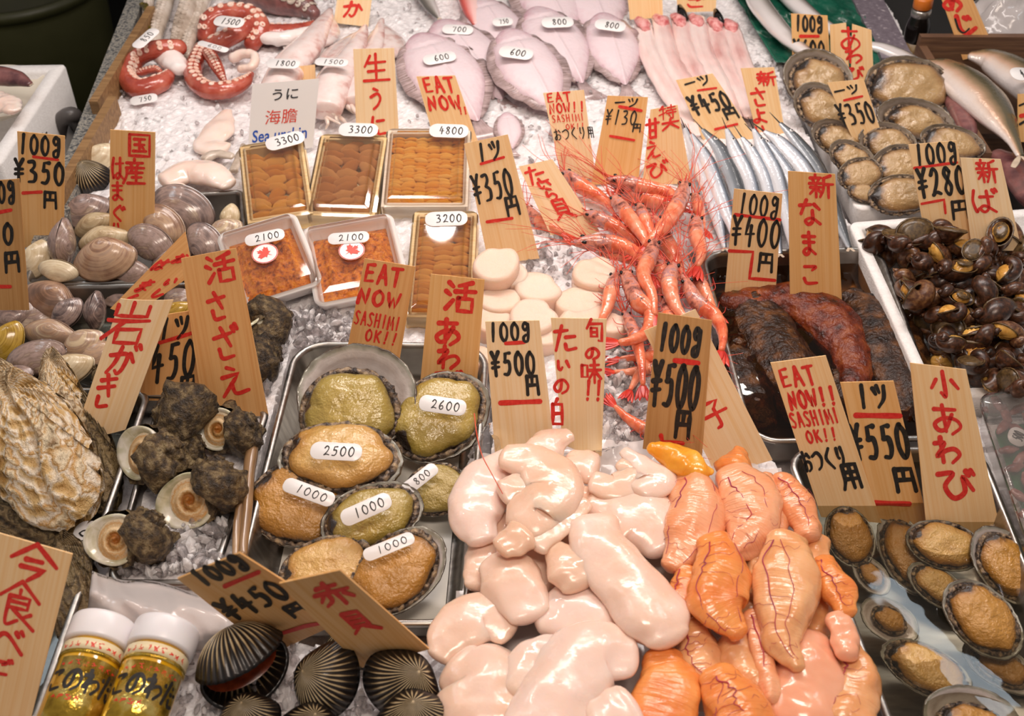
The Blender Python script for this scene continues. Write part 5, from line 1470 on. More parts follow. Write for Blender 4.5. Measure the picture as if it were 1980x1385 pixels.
# ------------------------------------------------------------------ milt and roe
def lobe(name, pts, z0, m, label, cat, group, n=26, ns=26, zr=.72, amp=.003, freq=38, veins=0, seed=0.0, crease=0.0, rise=None, wob=.08, wide=1.0):
    P = [(x, y, z0 + (rise[i] if rise else 0), r * wide) for i, (x, y, r) in enumerate(pts)]
    st = pxpath(P, n, zr)
    M = Matrix.Translation(V3(st[len(st) // 2][:3]))
    inv = M.inverted()
    st = [tuple(inv @ V3(s[:3])) + s[3:] for s in st]
    fr = []

    def shp(f, a):
        q = 1 + 0.05 * math.sin(3 * a + seed + 5 * f) + wob * noise.noise(V3((math.cos(a) * 1.2, math.sin(a) * 1.2, f * 4 + seed)))
        if crease:
            d = abs((a - PI / 2 - 0.5 * math.sin(f * 5 + seed) + PI) % (2 * PI) - PI)
            q -= crease * max(0, 1 - d / 0.35)
        return q
    V, F, K, U = sweep(st, ns, amp=amp, freq=freq, seed=seed, shape=shp, capn=6, fr=fr)
    root = thing(name, label, cat, M, group)
    obj('lobe', V, F, m, root, True, K, U)
    if veins:
        R = random.Random(int(seed * 31) + 3)
        for k in range(veins):
            mb = MB()
            i0, i1 = int(len(fr) * .18), int(len(fr) * .86)
            ang = R.uniform(.7, 2.4) if k else 1.1
            path = []
            for i in range(i0, i1, 2):
                c, t, s, u, rx, rz = fr[i]
                ang += R.uniform(-.16, .16)
                a = max(.35, min(2.8, ang))
                q = shp(i / len(fr), a)
                path.append(c + s * (rx * q * math.cos(a)) + u * (rz * q * math.sin(a) + amp * .3))
                if k == 0 and R.random() < .6:  # side branches across the lobe
                    b = []
                    for w in range(6):
                        aa = a + (0.22 * w) * (1 if R.random() < 2 and (i // 2) % 2 else -1)
                        qq = shp(i / len(fr), aa)
                        b.append(c + s * (rx * qq * math.cos(aa)) + u * (rz * qq * math.sin(aa) + amp * .2) + t * (0.0012 * w * R.uniform(-1, 1)))
                    v, f, kk, uu = tube(b, .00022, .0001, 4, 10)
                    mb.add(v, f)
            if len(path) > 3:
                v, f, kk, uu = tube(path, .0006 if k == 0 else .0003, .00025, 5)
                mb.add(v, f)
                mb.build('vein', 'vein', root)
    return root


def build_milt():
    g = 'white milt lobes in the heap'
    A = [
        (((1100, 842, 13), (1062, 858, 28), (1030, 888, 28)), .040, 'pale knob of milt topping the heap in front of the tags'),
        (((1105, 898, 27), (1142, 905, 30)), .034, 'round milt lobe behind the heap under the two column tag'),
        (((978, 885, 22), (1035, 900, 36), (1072, 948, 46), (1032, 1000, 40), (1075, 985, 26)), .058, 'large central milt lobe folded at the heap top'),
        (((975, 950, 22), (1012, 940, 26)), .056, 'small folded milt lobe with a pink crease'),
        (((1128, 972, 14), (1090, 1010, 18), (1040, 1055, 20)), .056, 'thin diagonal strand of milt across the heap'),
        (((1150, 935, 20), (1192, 945, 26), (1232, 918, 26), (1205, 896, 16)), .042, 'curled milt lobe behind the large flat one'),
        (((1208, 872, 9), (1240, 900, 18), (1266, 930, 30), (1240, 952, 20)), .046, 'milt lobe with a thin stalk next to the yellow roe'),
        (((1150, 972, 26), (1200, 990, 48), (1250, 1015, 56), (1284, 1052, 36)), .034, 'broad flat milt lobe touching the orange roe'),
        (((1148, 1015, 36), (1162, 1062, 44), (1215, 1128, 50), (1268, 1200, 52), (1288, 1232, 36)), .056, 'long smooth milt lobe lying diagonally over the heap'),
        (((1072, 1062, 18), (1105, 1098, 40), (1124, 1122, 32)), .052, 'plump milt lobe with a yellowish slit in the middle of the heap'),
        (((972, 1060, 20), (1010, 1036, 28)), .060, 'small knobbed milt lobe below the central fold'),
        (((955, 1088, 26), (985, 1120, 46), (1020, 1188, 32)), .042, 'fan shaped milt lobe above the dark gap'),
        (((850, 1268, 20), (882, 1228, 40), (932, 1192, 42), (984, 1214, 26)), .034, 'tan milt lobe against the corner of the abalone tray'),
        (((1048, 1195, 28), (1110, 1190, 56), (1180, 1205, 52), (1216, 1232, 30)), .036, 'wide milt lobe under the long diagonal one'),
        (((892, 1290, 42), (930, 1320, 72), (942, 1400, 74)), .034, 'big rounded milt lobe next to the worn ark shell'),
        (((1082, 1244, 16), (1042, 1272, 36), (1008, 1340, 30)), .044, 'pointed milt lobe between the two big front ones'),
        (((1214, 1268, 36), (1150, 1268, 56), (1090, 1330, 58), (1045, 1420, 60)), .050, 'large wrinkled milt lobe at the front of the heap'),
        (((1158, 1400, 36), (1215, 1378, 40)), .054, 'round milt lobe cut off by the frame bottom'),
        (((985, 880, 16), (940, 935, 40), (918, 1000, 38), (932, 1042, 22)), .040, 'long milt lobe under the clear film edge'),
        (((935, 1060, 24), (930, 1130, 26)), .026, 'milt strip hanging beside the abalone tray rim'),
        (((980, 1010, 30), (1010, 1080, 40), (1060, 1130, 40)), .026, 'milt lobe buried under the central folds'),
        (((1110, 960, 36), (1130, 1050, 40), (1160, 1140, 40)), .026, 'milt lobe buried under the long diagonal one'),
    ]
    for i, (p, z, lab) in enumerate(A):
        lobe('milt', p, z, 'milt', lab, 'milt', g, zr=.45, amp=.0014, freq=50, seed=2.3 * i + 1, crease=.09 if i in (2, 5, 9, 11, 13, 15, 16) else 0.0, wob=.15, wide=1.36, n=34, ns=34)


def build_roe():
    g = 'orange roe sacs in the heap'
    A = [
        (((1262, 868, 16), (1302, 882, 30), (1350, 908, 24), (1374, 912, 9)), .052, 'roe_yellow', 0, 'bright yellow orange roe sac on top against the brown tag'),
        (((1428, 872, 12), (1422, 902, 36)), .040, 'roe_deep', 0, 'orange brown roe tip behind the heap'),
        (((1340, 930, 38), (1346, 990, 56), (1330, 1050, 46), (1300, 1092, 22)), .042, 'roe', 2, 'peach roe sac with fine red veins below the yellow one'),
        (((1420, 925, 40), (1452, 972, 56), (1452, 1030, 50), (1420, 1066, 24)), .044, 'roe', 2, 'large pink roe sac with one dark purple vein'),
        (((1482, 925, 16), (1502, 980, 22), (1502, 1030, 18)), .036, 'roe', 0, 'narrow roe sac beside the purple veined one'),
        (((1508, 925, 18), (1540, 972, 32), (1562, 1032, 24)), .040, 'roe', 1, 'roe sac with a purple tip against the tray rim'),
        (((1385, 1052, 34), (1396, 1112, 54), (1386, 1172, 52), (1424, 1222, 22)), .060, 'roe_deep', 2, 'deep orange roe sac with a yellow green streak'),
        (((1520, 1052, 38), (1522, 1112, 58), (1516, 1180, 52), (1512, 1242, 34), (1542, 1290, 15)), .058, 'roe_peach', 2, 'long peach roe sac pointing to the aisle'),
        (((1592, 1086, 20), (1612, 1132, 34), (1636, 1182, 22)), .052, 'roe_deep', 1, 'orange roe sac lying on the tray rim'),
        (((1330, 1110, 26), (1322, 1160, 30), (1312, 1192, 20)), .040, 'roe_deep', 1, 'orange roe sac squeezed beside the long milt lobe'),
        (((1340, 1222, 36), (1352, 1272, 42), (1370, 1322, 30)), .036, 'roe_peach', 1, 'tan roe sac with a purple thread'),
        (((1422, 1246, 38), (1442, 1292, 44), (1470, 1345, 36)), .038, 'roe_peach', 0, 'smooth amber roe sac under the streaked one'),
        (((1552, 1262, 60), (1562, 1322, 70), (1552, 1400, 66)), .036, 'roe_pink', 0, 'broad smooth pink roe sac at the heap front'),
        (((1612, 1198, 20), (1630, 1222, 24), (1640, 1265, 22)), .054, 'roe_pink', 0, 'small knotted roe piece over the tray rim'),
        (((1640, 1262, 26), (1660, 1312, 40), (1642, 1400, 46)), .040, 'roe_peach', 1, 'roe sac with a red crease hanging over the tray rim'),
        (((1282, 1280, 40), (1292, 1332, 60), (1272, 1410, 62)), .040, 'roe_deep', 0, 'wrinkled orange roe sac beside the front milt'),
        (((1390, 1312, 36), (1420, 1362, 58), (1442, 1420, 60)), .050, 'roe_deep', 2, 'round orange roe sac with a red groove at the frame bottom'),
        (((1460, 1192, 22), (1472, 1252, 20), (1492, 1350, 18)), .048, 'roe', 1, 'thin dark veined roe sac between two larger ones'),
        (((1470, 1090, 24), (1462, 1150, 22)), .034, 'roe_peach', 0, 'pale roe sac in the gap beside the long peach one'),
        (((1580, 1050, 24), (1590, 1140, 24), (1580, 1220, 24)), .028, 'roe_peach', 0, 'roe sac buried along the tray rim'),
        (((1380, 1110, 40), (1450, 1180, 46), (1470, 1270, 50)), .016, 'roe_peach', 0, 'roe sac at the bottom of the heap'),
        (((1400, 990, 46), (1480, 1060, 46), (1560, 1150, 40)), .014, 'roe_peach', 0, 'roe sac buried in the middle of the heap'),
    ]
    for i, (p, z, m, v, lab) in enumerate(A):
        lobe('roe_sac', p, z, m, lab, 'roe', g, zr=.70, amp=.0026, freq=64, seed=3.1 * i + 2, veins=v, ns=32, n=34, wob=.14, wide=1.06)
    # green yellow streak on the deep orange sac is bile staining: small smear piece
    # clear film the milt and roe lie on
    P = [(905, 890), (1000, 845), (1180, 860), (1260, 850), (1600, 930), (1640, 1150), (1690, 1400), (850, 1400), (880, 1180)]
    V, F = [], []
    nx, ny = 60, 46
    X0, X1, Y0, Y1 = -.075, .255, -.42, -.02
    idx = {}
    Pw = [tuple(G(x, y, .0)[:2]) for x, y in P]
    for j in range(ny + 1):
        for i in range(nx + 1):
            x, y = X0 + (X1 - X0) * i / nx, Y0 + (Y1 - Y0) * j / ny
            if inpoly(x, y, Pw):
                idx[(i, j)] = len(V)
                V.append((x, y, .006 + .005 * noise.noise(V3((x * 40, y * 40, 2))) + .004 * abs(noise.noise(V3((x * 90, y * 90, 5))))))
    for j in range(ny):
        for i in range(nx):
            q = [(i, j), (i + 1, j), (i + 1, j + 1), (i, j + 1)]
            if all(a in idx for a in q):
                F.append(tuple(idx[a] for a in q))
    tag(obj('plastic_film', V, F, 'film_milky'), 'plastic film spread on the ice under the milt and roe', 'film')
    # crumpled clear bag edge sticking up beside the abalone tray
    V, F = [], []
    base = [(900, 1000), (905, 930), (918, 880), (935, 845), (958, 815), (990, 880), (1150, 870), (1200, 862)]
    base = catmull(base, 60)
    for r in range(9):
        f = r / 8
        for i, (x, y) in enumerate(base):
            w = noise.noise(V3((i * .35, f * 3, 1)))
            p = G(x, y, .004 + .045 * f * (0.75 + .5 * noise.noise(V3((i * .2, 3, 0)))) + .004 * w)
            V.append(p + V3((-.006 * f + .006 * w, .004 * w - .004 * f, 0)))
    n = len(base)
    for r in range(8):
        for i in range(n - 1):
            F.append((r * n + i, r * n + i + 1, (r + 1) * n + i + 1, (r + 1) * n + i))
    tag(obj('clear_bag', V, F, 'film_clear'), 'crumpled clear plastic bag edge standing up around the milt', 'bag')


# ------------------------------------------------------------------ sea urchin boxes
def qframe(q, z, tilt=0.0):
    """quad tl,tr,br,bl -> plane frame; z at the middle"""
    t = math.radians(tilt)
    n = V3((0, -math.sin(t), math.cos(t)))
    c = G(sum(p[0] for p in q) / 4, sum(p[1] for p in q) / 4, z)
    w = [onplane(x, y, c, n) for x, y in q]
    c = sum(w, V3()) / 4
    X = (w[1] - w[0] + w[2] - w[3])
    Y = (w[0] - w[3] + w[1] - w[2])
    lx, ly = X.length / 2, Y.length / 2
    X.normalize()
    Y = (Y - X * Y.dot(X)).normalized()
    return mtx(c, X, Y, X.cross(Y)), lx, ly


def tongue_mesh(seed, L=1.0):
    st = []
    for i in range(9):
        f = i / 8
        r = 0.16 + 0.30 * math.sin(PI * (0.12 + 0.78 * f)) ** .8
        st.append((f - .5, 0.05 * math.sin(f * 3 + seed), 0.10 * math.sin(PI * f), r * .75, r * .62))
    return sweep(st, 12, amp=.05, freq=5, seed=seed, shape=lambda f, a: 1 - 0.16 * max(0, 1 - abs((a - PI / 2 + PI) % (2 * PI) - PI) / .3))


def urchin_box(q, z, tilt, wood, uni, cols, text, slip, label, what, lidh=.012, loose=False):
    M, lx, ly = qframe(q, z, tilt)
    root = thing('urchin_box', label, 'box', M, 'wooden sea urchin boxes')
    hw, hd, h, t = lx / 2, ly / 2, .022, .0042
    mb = MB()
    for a in ((-hw, hw, -hd, -hd + t * 1.6), (-hw, hw, hd - t * 1.6, hd), (-hw, -hw + t * 1.6, -hd + t * 1.6, hd - t * 1.6), (hw - t * 1.6, hw, -hd + t * 1.6, hd - t * 1.6)):
        mb.add(*box(*a, -h, 0))
    mb.build('frame', wood, root, False)
    obj('base', *box(-hw - .002, hw + .002, -hd - .002, hd + .002, -h - .003, -h), wood, root, False)
    # clear lid, tapered with a raised panel
    P = [(-hw + .001, -hd + .001), (hw - .001, -hd + .001), (hw - .001, hd - .001), (-hw + .001, hd - .001)]
    V, F = ringmesh(P, .006, [(-.003, -.014), (-.003, .001), (.002, .0015), (.006, lidh * .6), (.011, lidh * .6 + .0006), (.013, lidh), (.016, lidh)], 4)
    lid = obj('lid', V, F, 'lid_clear', root, False)
    cx, cy, ln, wd, dg = slip
    Mi = M.inverted()
    # sticker on the lid
    n = M.to_3x3() @ V3((0, 0, 1))
    P0 = onplane(cx, cy, M @ V3((0, 0, lidh + .0006)), n)
    a = math.radians(dg)
    Q = onplane(cx + ln / 2 * math.cos(a), cy - ln / 2 * math.sin(a), P0, n)
    X = Q - P0; L = X.length; X.normalize()
    Y = n.cross(X)
    Q2 = onplane(cx - wd / 2 * math.sin(a), cy - wd / 2 * math.cos(a), P0, n)
    Wd = 2 * abs((Q2 - P0).dot(Y))
    SV, SF, ink = slip_mesh(2 * L, max(Wd, .011), text)
    s = obj('price_sticker', SV, SF, 'slip_white', root)
    s.matrix_local = Mi @ mtx(P0, X, Y, n)
    ink.build('black_lettering', 'ink_black', s, False)
    # tongues of roe in the box
    R = random.Random(int(text) % 100 + int(q[0][0]))
    iw, idp = hw - t * 1.6, hd - t * 1.6
    g = 'sea urchin tongues ' + what
    first = [None, None, None]
    cw = 2 * iw / cols
    k = 0
    for c in range(cols):
        step = cw * (0.36 if not loose else 0.50)
        nrow = int(2 * idp / step)
        for r in range(nrow):
            x = -iw + cw * (c + .5) + R.uniform(-.0006, .0006)
            y = -idp + step * (r + .6)
            ang = R.uniform(-.12, .12) + (R.uniform(-.6, .6) if loose else 0) + (0.25 if c % 2 else -0.25) * (1 if loose else .4)
            Mt = M @ Matrix.Translation((x, y, -.0055 + R.uniform(-.0012, .0016))) @ Matrix.Rotation(ang, 4, 'Z') @ Matrix.Rotation(R.uniform(.5, .9), 4, 'X') @ Matrix.Diagonal((cw * R.uniform(.92, 1.08), step * R.uniform(1.7, 2.2), .0135, 1))
            lab = 'orange sea urchin tongue ' + what
            j = k % 3
            if first[j] is None:
                v, f, kk, uu = tongue_mesh(j * 3.7 + q[0][0])
                o = obj('urchin_tongue', v, f, uni, None, True, None, None, Mt)
                tag(o, lab, 'sea urchin', g)
                first[j] = o
            else:
                o = first[j].copy(); COL.objects.link(o); o.matrix_world = Mt
            k += 1
    return root


def urchin_pack(q, z, tilt, text, slip, emblem, label, seed):
    M, lx, ly = qframe(q, z, tilt)
    root = thing('urchin_pack', label, 'package', M, 'white plastic urchin packs')
    hw, hd = lx / 2, ly / 2
    P = [(-hw, -hd), (hw, -hd), (hw, hd), (-hw, hd)]
    V, F = ringmesh(P, .013, [(.010, -.022), (.002, -.006), (0, -.001), (0, .0005), (.003, .0012), (.0055, .0005), (.007, -.003), (.012, -.018)], 7)
    obj('tub', V, F, 'pack_white', root)
    V, F = ringmesh(P, .012, [(.001, .0015), (.006, .002), (.008, .008), (.011, .009), (.020, .0092), (.022, .0075)], 7)
    obj('lid', V, F, 'lid_clear', root, False)
    n = M.to_3x3() @ V3((0, 0, 1))
    Mi = M.inverted()
    cx, cy, ln, wd, dg = slip
    P0 = onplane(cx, cy, M @ V3((0, 0, .0100)), n)
    a = math.radians(dg)
    X = onplane(cx + ln / 2 * math.cos(a), cy - ln / 2 * math.sin(a), P0, n) - P0
    L = X.length; X.normalize(); Y = n.cross(X)
    SV, SF, ink = slip_mesh(2 * L, .018, text)
    s = obj('price_sticker', SV, SF, 'slip_white', root)
    s.matrix_local = Mi @ mtx(P0, X, Y, n)
    ink.build('black_lettering', 'ink_black', s, False)
    # round sticker with a red leaf
    ex, ey, er, rr = emblem
    P1 = Mi @ onplane(ex, ey, M @ V3((0, 0, .0096)), n)
    r = er * mpp(ex, ey, z) * 1.0
    ring = [(P1.x + r * math.cos(2 * PI * i / 32), P1.y + r * math.sin(2 * PI * i / 32), .0095) for i in range(32)]
    st = obj('round_sticker', ring, [tuple(range(32))], 'slip_white', root, False)
    leaf = [(0, -.95), (.06, -.4), (.5, -.5), (.42, -.28), (.95, .1), (.78, .2), (.85, .5), (.5, .42), (.42, .55), (.2, .3), (.28, .8), (.12, .72), (0, 1)]
    leaf = leaf + [(-x, y) for x, y in leaf[-2:0:-1]]
    ca, sa = math.cos(rr), math.sin(rr)
    V = [(P1.x, P1.y, .0098)] + [(P1.x + r * .68 * (x * ca - y * sa), P1.y + r * .68 * (x * sa + y * ca), .0098) for x, y in leaf]
    m = len(leaf)
    obj('leaf_mark', V, [(0, 1 + i, 1 + (i + 1) % m) for i in range(m)], 'print_red', st, False)
    V, F = [], []
    for i in range(40):
        c, s_ = math.cos(2 * PI * i / 40), math.sin(2 * PI * i / 40)
        V += [(P1.x + r * .98 * c, P1.y + r * .98 * s_, .0097), (P1.x + r * .91 * c, P1.y + r * .91 * s_, .0097)]
    F = [(2 * i, 2 * ((i + 1) % 40), 2 * ((i + 1) % 40) + 1, 2 * i + 1) for i in range(40)]
    obj('red_ring', V, F, 'print_red', st, False)
    # crumbled roe
    iw, idp = hw - .010, hd - .010
    V, F = [], []
    nx, ny = 46, 46
    for j in range(ny + 1):
        for i in range(nx + 1):
            x, y = -iw + 2 * iw * i / nx, -idp + 2 * idp * j / ny
            e = min(1, 6 * min(i, nx - i, j, ny - j) / nx)
            d, p = noise.voronoi(V3((x * 120 + seed, y * 120, 0)))
            V.append((x, y, -.014 + e * (.010 + .007 * (0.6 - d[0]) + .004 * noise.noise(V3((x * 160, y * 160, seed))))))
    for j in range(ny):
        for i in range(nx):
            b = j * (nx + 1) + i
            F.append((b, b + 1, b + nx + 2, b + nx + 1))
    o = obj('crumbled_urchin', V, F, 'uni_crushed', None, True, None, None, M)
    tag(o, 'crumbled orange sea urchin ' + ('in the pack beside the tilted clam tag' if seed < 2 else 'in the pack above the EAT NOW tag'), 'sea urchin', kind='stuff')
    return root


def build_urchins():
    urchin_box(((487, 287), (614, 262), (574, 418), (455, 430)), .030, 12, 'box_wood', 'uni_orange', 3, '3300', (551, 272, 76, 26, 15), 'tilted wooden urchin box marked 3300 in front of the printed card', 'in the tilted box before the printed card', loose=True)
    urchin_box(((617, 262), (744, 266), (728, 420), (596, 416)), .030, 12, 'box_wood', 'uni_brown', 3, '3300', (693, 251, 76, 26, -2), 'wooden urchin box marked 3300 in front of the large red tag', 'in the box below the tall red tag', loose=True)
    urchin_box(((752, 252), (906, 252), (908, 400), (735, 400)), .030, 12, 'box_wood_white', 'uni_bright', 6, '4800', (868, 253, 76, 26, -2), 'white wooden urchin box marked 4800 with neat bright rows', 'in the white box marked 4800')
    urchin_box(((796, 412), (921, 411), (914, 616), (789, 612)), .026, 10, 'box_wood', 'uni_orange', 3, '3200', (863, 423, 82, 28, 2), 'wooden urchin box marked 3200 behind the dark red lettered tag', 'in the box marked 3200')
    urchin_pack(((424, 452), (590, 405), (606, 552), (458, 602)), .030, 12, '2100', (512, 459, 78, 30, 12), (512, 490, 25, .9), 'white plastic urchin pack marked 2100 next to the tall tan tag', 1.0)
    urchin_pack(((597, 440), (764, 410), (790, 562), (594, 598)), .026, 10, '2100', (674, 460, 80, 30, 4), (680, 484, 25, -1.0), 'white plastic urchin pack marked 2100 behind the EAT NOW tag', 5.0)


# ------------------------------------------------------------------ scallops
def build_scallops():
    g = 'peeled scallops on the ice'
    A = [(960, 512, .040, 46, 35, 20, 'tall scallop leaning up against the urchin box'), (990, 532, .024, 26, 30, 60, 'small scallop behind the tall one'), (966, 580, .016, 40, 15, 10, 'scallop under the tall leaning one'),
         (1040, 556, .020, 42, 15, -30, 'kidney shaped scallop in front of the bare ice'), (1150, 528, .026, 38, 30, 40, 'scallop resting on another beside the shrimps'), (1142, 556, .014, 34, 12, 0, 'scallop under the one beside the shrimps'),
         (1122, 582, .014, 46, 12, 10, 'wide scallop with a notched edge'), (1032, 612, .022, 48, 20, -20, 'large scallop above the 500 yen tag'), (950, 620, .010, 42, 10, 0, 'scallop half hidden behind the 500 yen tag'),
         (1130, 620, .012, 46, 12, 30, 'scallop behind the two column tag'), (1185, 626, .016, 32, 10, 0, 'scallop showing between two tags'), (1000, 660, .006, 40, 10, 0, 'scallop low behind the 500 yen tag'), (1055, 650, .012, 34, 14, 0, 'scallop between the two pale tags'), (930, 690, .0, 30, 10, 0, 'scallop beside the abalone tray corner')]
    for i, (x, y, z, r, t, d, lab) in enumerate(A):
        P, X, Y, n, L = frame(x, y - 4, z + .006, d, r, t * .5 - 4)
        sd = i * 4.3

        def out(th):
            q = 1 + .05 * math.sin(2 * th + sd) + .03 * math.sin(3 * th) - 0.22 * max(0, 1 - abs((th - 1.0 + PI) % (2 * PI) - PI) / .55)
            return q * math.cos(th), q * math.sin(th) * .9
        V, F, U = [], [], []
        prof = [(0.001, .03), (.5, .04), (.8, .03), (.95, -.03), (1.0, -.14), (1.02, -.5), (1.0, -.95), (.9, -1.05), (.001, -1.05)]
        ns = 36
        for a, h in prof:
            for j in range(ns):
                ox, oy = out(2 * PI * j / ns)
                V.append((ox * a, oy * a, h + .025 * noise.noise(V3((ox * a * 3 + sd, oy * a * 3, h)))))
        for a in range(len(prof) - 1):
            for j in range(ns):
                F.append((a * ns + j, (a + 1) * ns + j, (a + 1) * ns + (j + 1) % ns, a * ns + (j + 1) % ns))
        o = obj('scallop', V, F, 'scallop', None, True, None, None, mtx(P, X, Y, n, L))
        tag(o, lab, 'scallop', g)


# ------------------------------------------------------------------ shrimps
def shrimp(pts, z, r, label, seed, feelers=5, lift=None):
    """pts from rostrum tip to tail tip in px"""
    R = random.Random(seed)
    path = catmull([(x, y, z + (lift[i] if lift else .004 * math.sin(i * 1.7 + seed))) for i, (x, y) in enumerate(pts)], 40)
    W = [G(x, y, q) for x, y, q in path]
    m = r * mpp(pts[1][0], pts[1][1], z)
    root = thing('shrimp', label, 'shrimp', Matrix.Translation(W[14]), 'red sweet shrimps in the heap')
    o = W[14]
    W = [w - o for w in W]
    # rostrum
    i0 = 4

    def seg(a, b, fn, amp=.0008):
        st = []
        for i in range(a, b):
            f = (i - a) / max(1, b - a - 1)
            q = fn(f)
            st.append(tuple(W[i]) + (m * q * .86, m * q))
        return sweep(st, 14, amp=amp, freq=220, seed=seed, cap=(1, .6), capn=3)
    V, F, K, U = seg(2, 16, lambda f: .25 + .80 * math.sin(min(1, f * 1.5) * PI / 2) ** .8)
    obj('head', V, F, 'shrimp_head', root, True, K, U)
    # ringed abdomen, tapering
    st = []
    for i in range(14, 36):
        f = (i - 14) / 21
        q = (1.0 - .62 * f ** 1.3) * (1 + .07 * (1 - ((f * 5.5) % 1.0)))
        st.append(tuple(W[i]) + (m * q * .88, m * q))
    V, F, K, U = sweep(st, 14, amp=.0004, freq=200, seed=seed, capn=3)
    obj('abdomen', V, F, 'shrimp', root, True, K, U)
    # tail fan
    t = (W[39] - W[35]).normalized(); s = t.cross(V3((0, 0, 1))).normalized()
    mb = MB()
    for a in (-.42, -.2, 0, .2, .42):
        d = (t * math.cos(a) + s * math.sin(a)).normalized(); w = d.cross(V3((0, 0, 1))).normalized()
        L = m * (2.6 if a else 2.2)
        st = [tuple(W[35] + d * (L * f) + V3((0, 0, -.0006 * abs(a) * 10 * f))) + (m * .34 * math.sin(PI * (0.15 + .8 * f)) + .0002, .0005) for f in [i / 6 for i in range(7)]]
        mb.add(*sweep(st, 8, capn=2))
    mb.build('tail_fan', 'shrimp_fin', root)
    hd = (W[3] - W[12]).normalized(); hs = hd.cross(V3((0, 0, 1))).normalized()
    v, f, k, u = tube([W[8] + V3((0, 0, m * .7)), W[4] + V3((0, 0, m * .55)), W[4] + hd * m * 1.2 + V3((0, 0, m * .8))], m * .16, m * .03, 6)
    obj('rostrum', v, f, 'shrimp_fin', root)
    for e in (-1, 1):
        c = W[5] + hs * (e * m * .55) + V3((0, 0, m * .45))
        V, F, K, U = sweep([tuple(c - hd * m * .05) + (m * .19, m * .19), tuple(c + hd * m * .08) + (m * .19, m * .19)], 10, capn=3)
        obj('eye', V, F, 'black_eye', root)
    for a in range(feelers):
        e = R.choice((-1, 1))
        L = m * R.uniform(5, 11)
        p0 = W[3] + hs * (e * m * .25)
        d = (hd * R.uniform(.5, 1) + hs * e * R.uniform(-.3, 1.0) + V3((0, 0, R.uniform(0, .55)))).normalized()
        p1 = p0 + d * L * .45
        p2 = p0 + d * L + hs * (R.uniform(-1, 1) * L * .35) + V3((0, 0, -L * .12))
        v, f, k, u = tube([p0, p1, p2], .0006, .00026, 4, 9)
        obj('feeler', v, f, 'shrimp_feeler', root)
    for a in range(7):
        i = 8 + a * 2
        e = 1 if a % 2 else -1
        p0 = W[i] + hs * (e * m * .7) - V3((0, 0, m * .2))
        L = m * R.uniform(1.6, 3.2)
        p1 = p0 + (hs * e * .7 + hd * R.uniform(-.4, .8)) * L * .5
        p2 = p1 + (hd * R.uniform(.2, 1) + hs * e * R.uniform(-.2, .5) + V3((0, 0, R.uniform(-.1, .4)))) * L * .6
        v, f, k, u = tube([p0, p1, p2], .0007, .0003, 4, 8)
        obj('leg', v, f, 'shrimp_fin', root)
    return root


